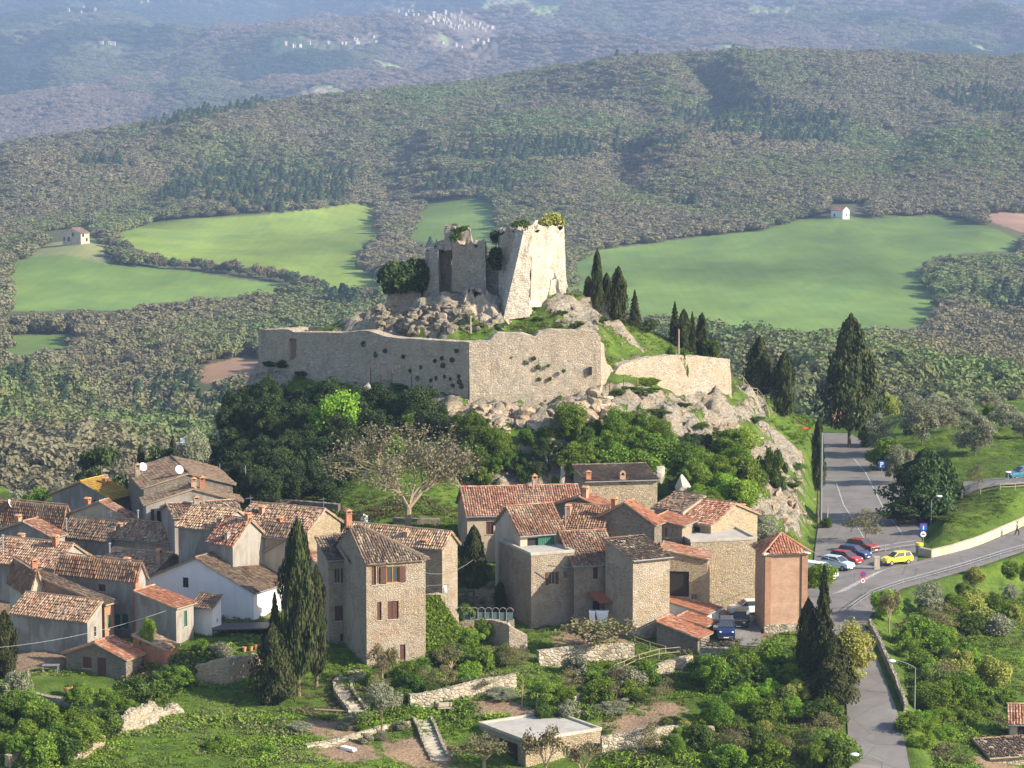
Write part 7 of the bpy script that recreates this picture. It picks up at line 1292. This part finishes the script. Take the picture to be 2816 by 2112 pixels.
# wires
def wire(label, a, b, sag=1.0, r=.022, name='cable'):
    A_, B_ = np.array(a), np.array(b); mb = MB(); pr = np.zeros(3)
    for i in range(1, 17): t = i / 16; q = (B_ - A_) * t - (0, 0, sag * 4 * t * (1 - t)); mb.tube(pr, q, r, n=4); pr = q
    o = mb.build(name, M['metal']); o.location = A_; tag(o, label, 'cable')
wire('green cable from the brick tower roof to the concrete post', at(2225, 1512, 284), at(2412, 1558, 317), .5); wire('upper of two wires over the right meadow', at(2560, 1578, 300), at(2900, 1612, 285), .4); wire('lower of two wires over the right meadow', at(2560, 1590, 300), at(2900, 1626, 285), .4)
wire('pale wire before the grey lean-to and the stone shed', at(0, 1780, 262), at(455, 1680, 270), .5); wire('dark cable from the shuttered house to the tower group', at(1170, 1575, 271), at(1300, 1540, 283), .6)
# ---------------------------------------------------------------- small garden things
def bench(label, px, Y, rz):
    e = place('garden_bench', label, 'bench', on(px, Y), R(rz)); w_ = 1.35
    mb = MB(); [mb.box((-w_ / 2, -.2 + i * .14, .42), (w_ / 2, -.09 + i * .14, .46)) for i in range(3)]; mb.build('seat', M['cream'], e); mb = MB(); [mb.box((-w_ / 2, .23, .52 + i * .14), (w_ / 2, .27, .63 + i * .14)) for i in range(3)]; mb.build('backrest', M['cream'], e)
    for x in (-.55, .55):
        for y in (-.17, .2): mb = MB(); mb.box((x - .03, y - .03, -.1), (x + .03, y + .03, .42 if y < 0 else .93)); mb.build('leg', M['palewood'], e)
bench('cream wooden bench on the lawn above the lower steps', 1224, 257.5, 10)
def pot(label, px, Y, r=.35, hh=.6, plant=True):
    e = place('flower_pot', label, 'pot', on(px, Y)); mb = MB(); mb.tube((0, 0, 0), (0, 0, hh), r * .65, r, 14); mb.tube((0, 0, hh), (0, 0, hh + .08), r * 1.1, r * 1.1, 14); mb.build('pot', M['terracotta'], e)
    if plant: o = link('plant', crown('bush_green', 0), e); o.location = (0, 0, hh); o.scale = (.7, .7, .5)
pot('large terracotta pot on the left garden lawn', 187, 261.5, .42, .75); pot('terracotta pot by the door of the shuttered house', 1122, 265.8, .22, .35)
PL = ('second orange pot from the left on the wall by the carport', 'third orange pot from the left on the wall by the carport', 'rightmost orange pot on the wall by the carport', 'leftmost orange pot on the wall by the carport')
for i, (px, py) in enumerate([(690,1790),(703,1786),(715,1782),(672,1793)]): pot(PL[i], px, hn(px, py, 269)[1], .22, .4, i % 2 == 0)
e = place('garden_table', 'pale garden table in the shade left of the stone shed', 'table', on(140, 268)); mb = MB(); mb.box((-.8, -.4, .72), (.8, .4, .77)); mb.build('tabletop', M['metal'], e); [(lambda m: (m.box((x - .04, y - .04, -.1), (x + .04, y + .04, .72)), m.build('leg', M['metal'], e)))(MB()) for x in (-.7, .7) for y in (-.32, .32)]
mb = MB(); mb.hexa([(-.75, -.3, 0), (.75, -.3, 0), (.75, .3, 0), (-.75, .3, 0)], [(-.7, -.28, .3), (.72, -.3, .22), (.7, .28, .22), (-.7, .3, .3)]); o = mb.build('stone_slab', M['white']); o.location = on(958, 246.5); o.rotation_euler = (0, 0, R(-35)); tag(o, 'white slab lying on the ground at the bottom of the garden', 'slab')
mb = MB(); mb.tube((0, 0, 0), (5.5, -1.6, .05), .09, .07, 7); o = mb.build('log', M['palewood']); o.location = on(862, 258.5) + (0, 0, .12); tag(o, 'long pale log edging the bed below the tall cypresses', 'log')
for lb, px, Y, hh in (('pale bare stump leaning in the middle garden', 1435, 259, 2.2), ('second thin bare stump in the middle garden', 1475, 258, 1.6)): mb = MB(); mb.tube((0, 0, -.2), (.1, 0, hh), .09, .05, 6); o = mb.build('tree_stump', M['barkpale']); o.location = on(px, Y); tag(o, lb, 'stump')
tree('bush_olive', 1520, 1915, 259.5, 46, 'rusty brown shrub beside the walkway', 'shrub')
blobplant('shrub', [(*(on(1003, 316) + (0, 0, 1.2)), .45, 1.1), (*(on(1008, 316) + (0, 0, .6)), .5, .8), (*(on(1024, 315) + (0, 0, .7)), .6, .5)], m_leaf('white_blossom', [(.45, .42, .40), (.7, .68, .68), (.8, .78, .8)], .1), .13, 260, 'white blossoming shrub on the lawn left of the great bare tree', 'shrub', sd=20)
# red parasol and person
b = on(2192, 384); e = place('parasol', 'red parasol at the end of the rock slope near the huge cypress', 'parasol', b); hh = at(2192, 1166, 384)[2] - b[2]; mb = MB(); mb.tube((0, 0, -.2), (0, 0, hh), .04); mb.build('pole', M['metal'], e); mb = MB(); K_ = [(math.cos(t) * 1.7, math.sin(t) * 1.2, hh - .55) for t in np.linspace(0, 6.283, 9)[:-1]]
for i in range(8): mb.poly([K_[i], K_[(i + 1) % 8], (0, 0, hh)])
mb.build('canopy', pnt('red_canvas', (.6, .03, .01)), e)
def person(label, px, Y, rz, top, legs):
    b = on(px, Y); e = empty('person', b, R(rz), label, 'person')
    def skin(name, vs, es, mat, lv=1):
        me = bpy.data.meshes.new(name); me.from_pydata([v[:3] for v in vs], es, []); me.materials.append(mat); o = link(name, me, e); sm = o.modifiers.new('skin', 'SKIN'); sm.use_smooth_shade = True
        for i, v in enumerate(vs): me.skin_vertices[0].data[i].radius = (v[3], v[3] * (v[4] if len(v) > 4 else 1)); me.skin_vertices[0].data[i].use_root = i == 0
        s = o.modifiers.new('sub', 'SUBSURF'); s.levels = s.render_levels = lv; return o
    V = [(0,0,.95,.14,.7),(0,0,1.2,.13,.7),(0,0,1.42,.15,.6),(0,0,1.5,.055),(0,-.01,1.60,.085),(0,-.01,1.70,.08),(.19,0,1.40,.055),(.24,.08,1.14,.042),(.25,-.03,.92,.032),(.25,-.05,.84,.035,.5),(-.19,0,1.40,.055),(-.24,-.08,1.14,.042),(-.25,-.2,.95,.032),(-.25,-.24,.88,.035,.5),(.09,-.02,.88,.085),(.10,-.2,.48,.06),(.10,-.16,.08,.042),(.10,-.30,.03,.035),(-.09,.02,.88,.085),(-.10,.12,.48,.06),(-.10,.30,.10,.042),(-.10,.18,.03,.035)]
    E = [(0,1),(1,2),(2,3),(3,4),(4,5),(2,6),(6,7),(7,8),(8,9),(2,10),(10,11),(11,12),(12,13),(0,14),(14,15),(15,16),(16,17),(0,18),(18,19),(19,20),(20,21)]
    for a_, (hx, hy, hz) in ((9, (.25, -.05, .84)), (13, (-.25, -.24, .88))):
        for j, ln in enumerate((.06, .075, .08, .07, .05)):
            k = len(V); V.append((hx + (-.02 if hx > 0 else .02), hy - .03 + .018 * j, hz - ln, .009)); E.append((a_, k))
    skin('body', V, E, M['skin'], 1)
    skin('jacket', [(0,0,.92,.155,.72),(0,0,1.2,.145,.72),(0,0,1.43,.165,.62),(.19,0,1.41,.068),(.24,.08,1.14,.055),(.25,-.02,.95,.045),(-.19,0,1.41,.068),(-.24,-.08,1.14,.055),(-.25,-.19,.97,.045)], [(0,1),(1,2),(2,3),(3,4),(4,5),(2,6),(6,7),(7,8)], top)
    skin('trousers', [(0,0,.96,.15,.72),(.09,-.02,.86,.10),(.10,-.2,.48,.073),(.10,-.165,.10,.058),(-.09,.02,.86,.10),(-.10,.12,.48,.073),(-.10,.29,.12,.058)], [(0,1),(1,2),(2,3),(0,4),(4,5),(5,6)], legs)
    mb = MB(); mb.ball((0, .015, 1.70), .105, 0, 10, 6, .9); mb.build('hair', M['dark'], e, True); return e
person('person in dark red top walking beside the cream wall on the upper road', 2797, 332.5, 60, m_plain('dark_red_cloth', (.22, .03, .03), .9), M['darkcloth'])
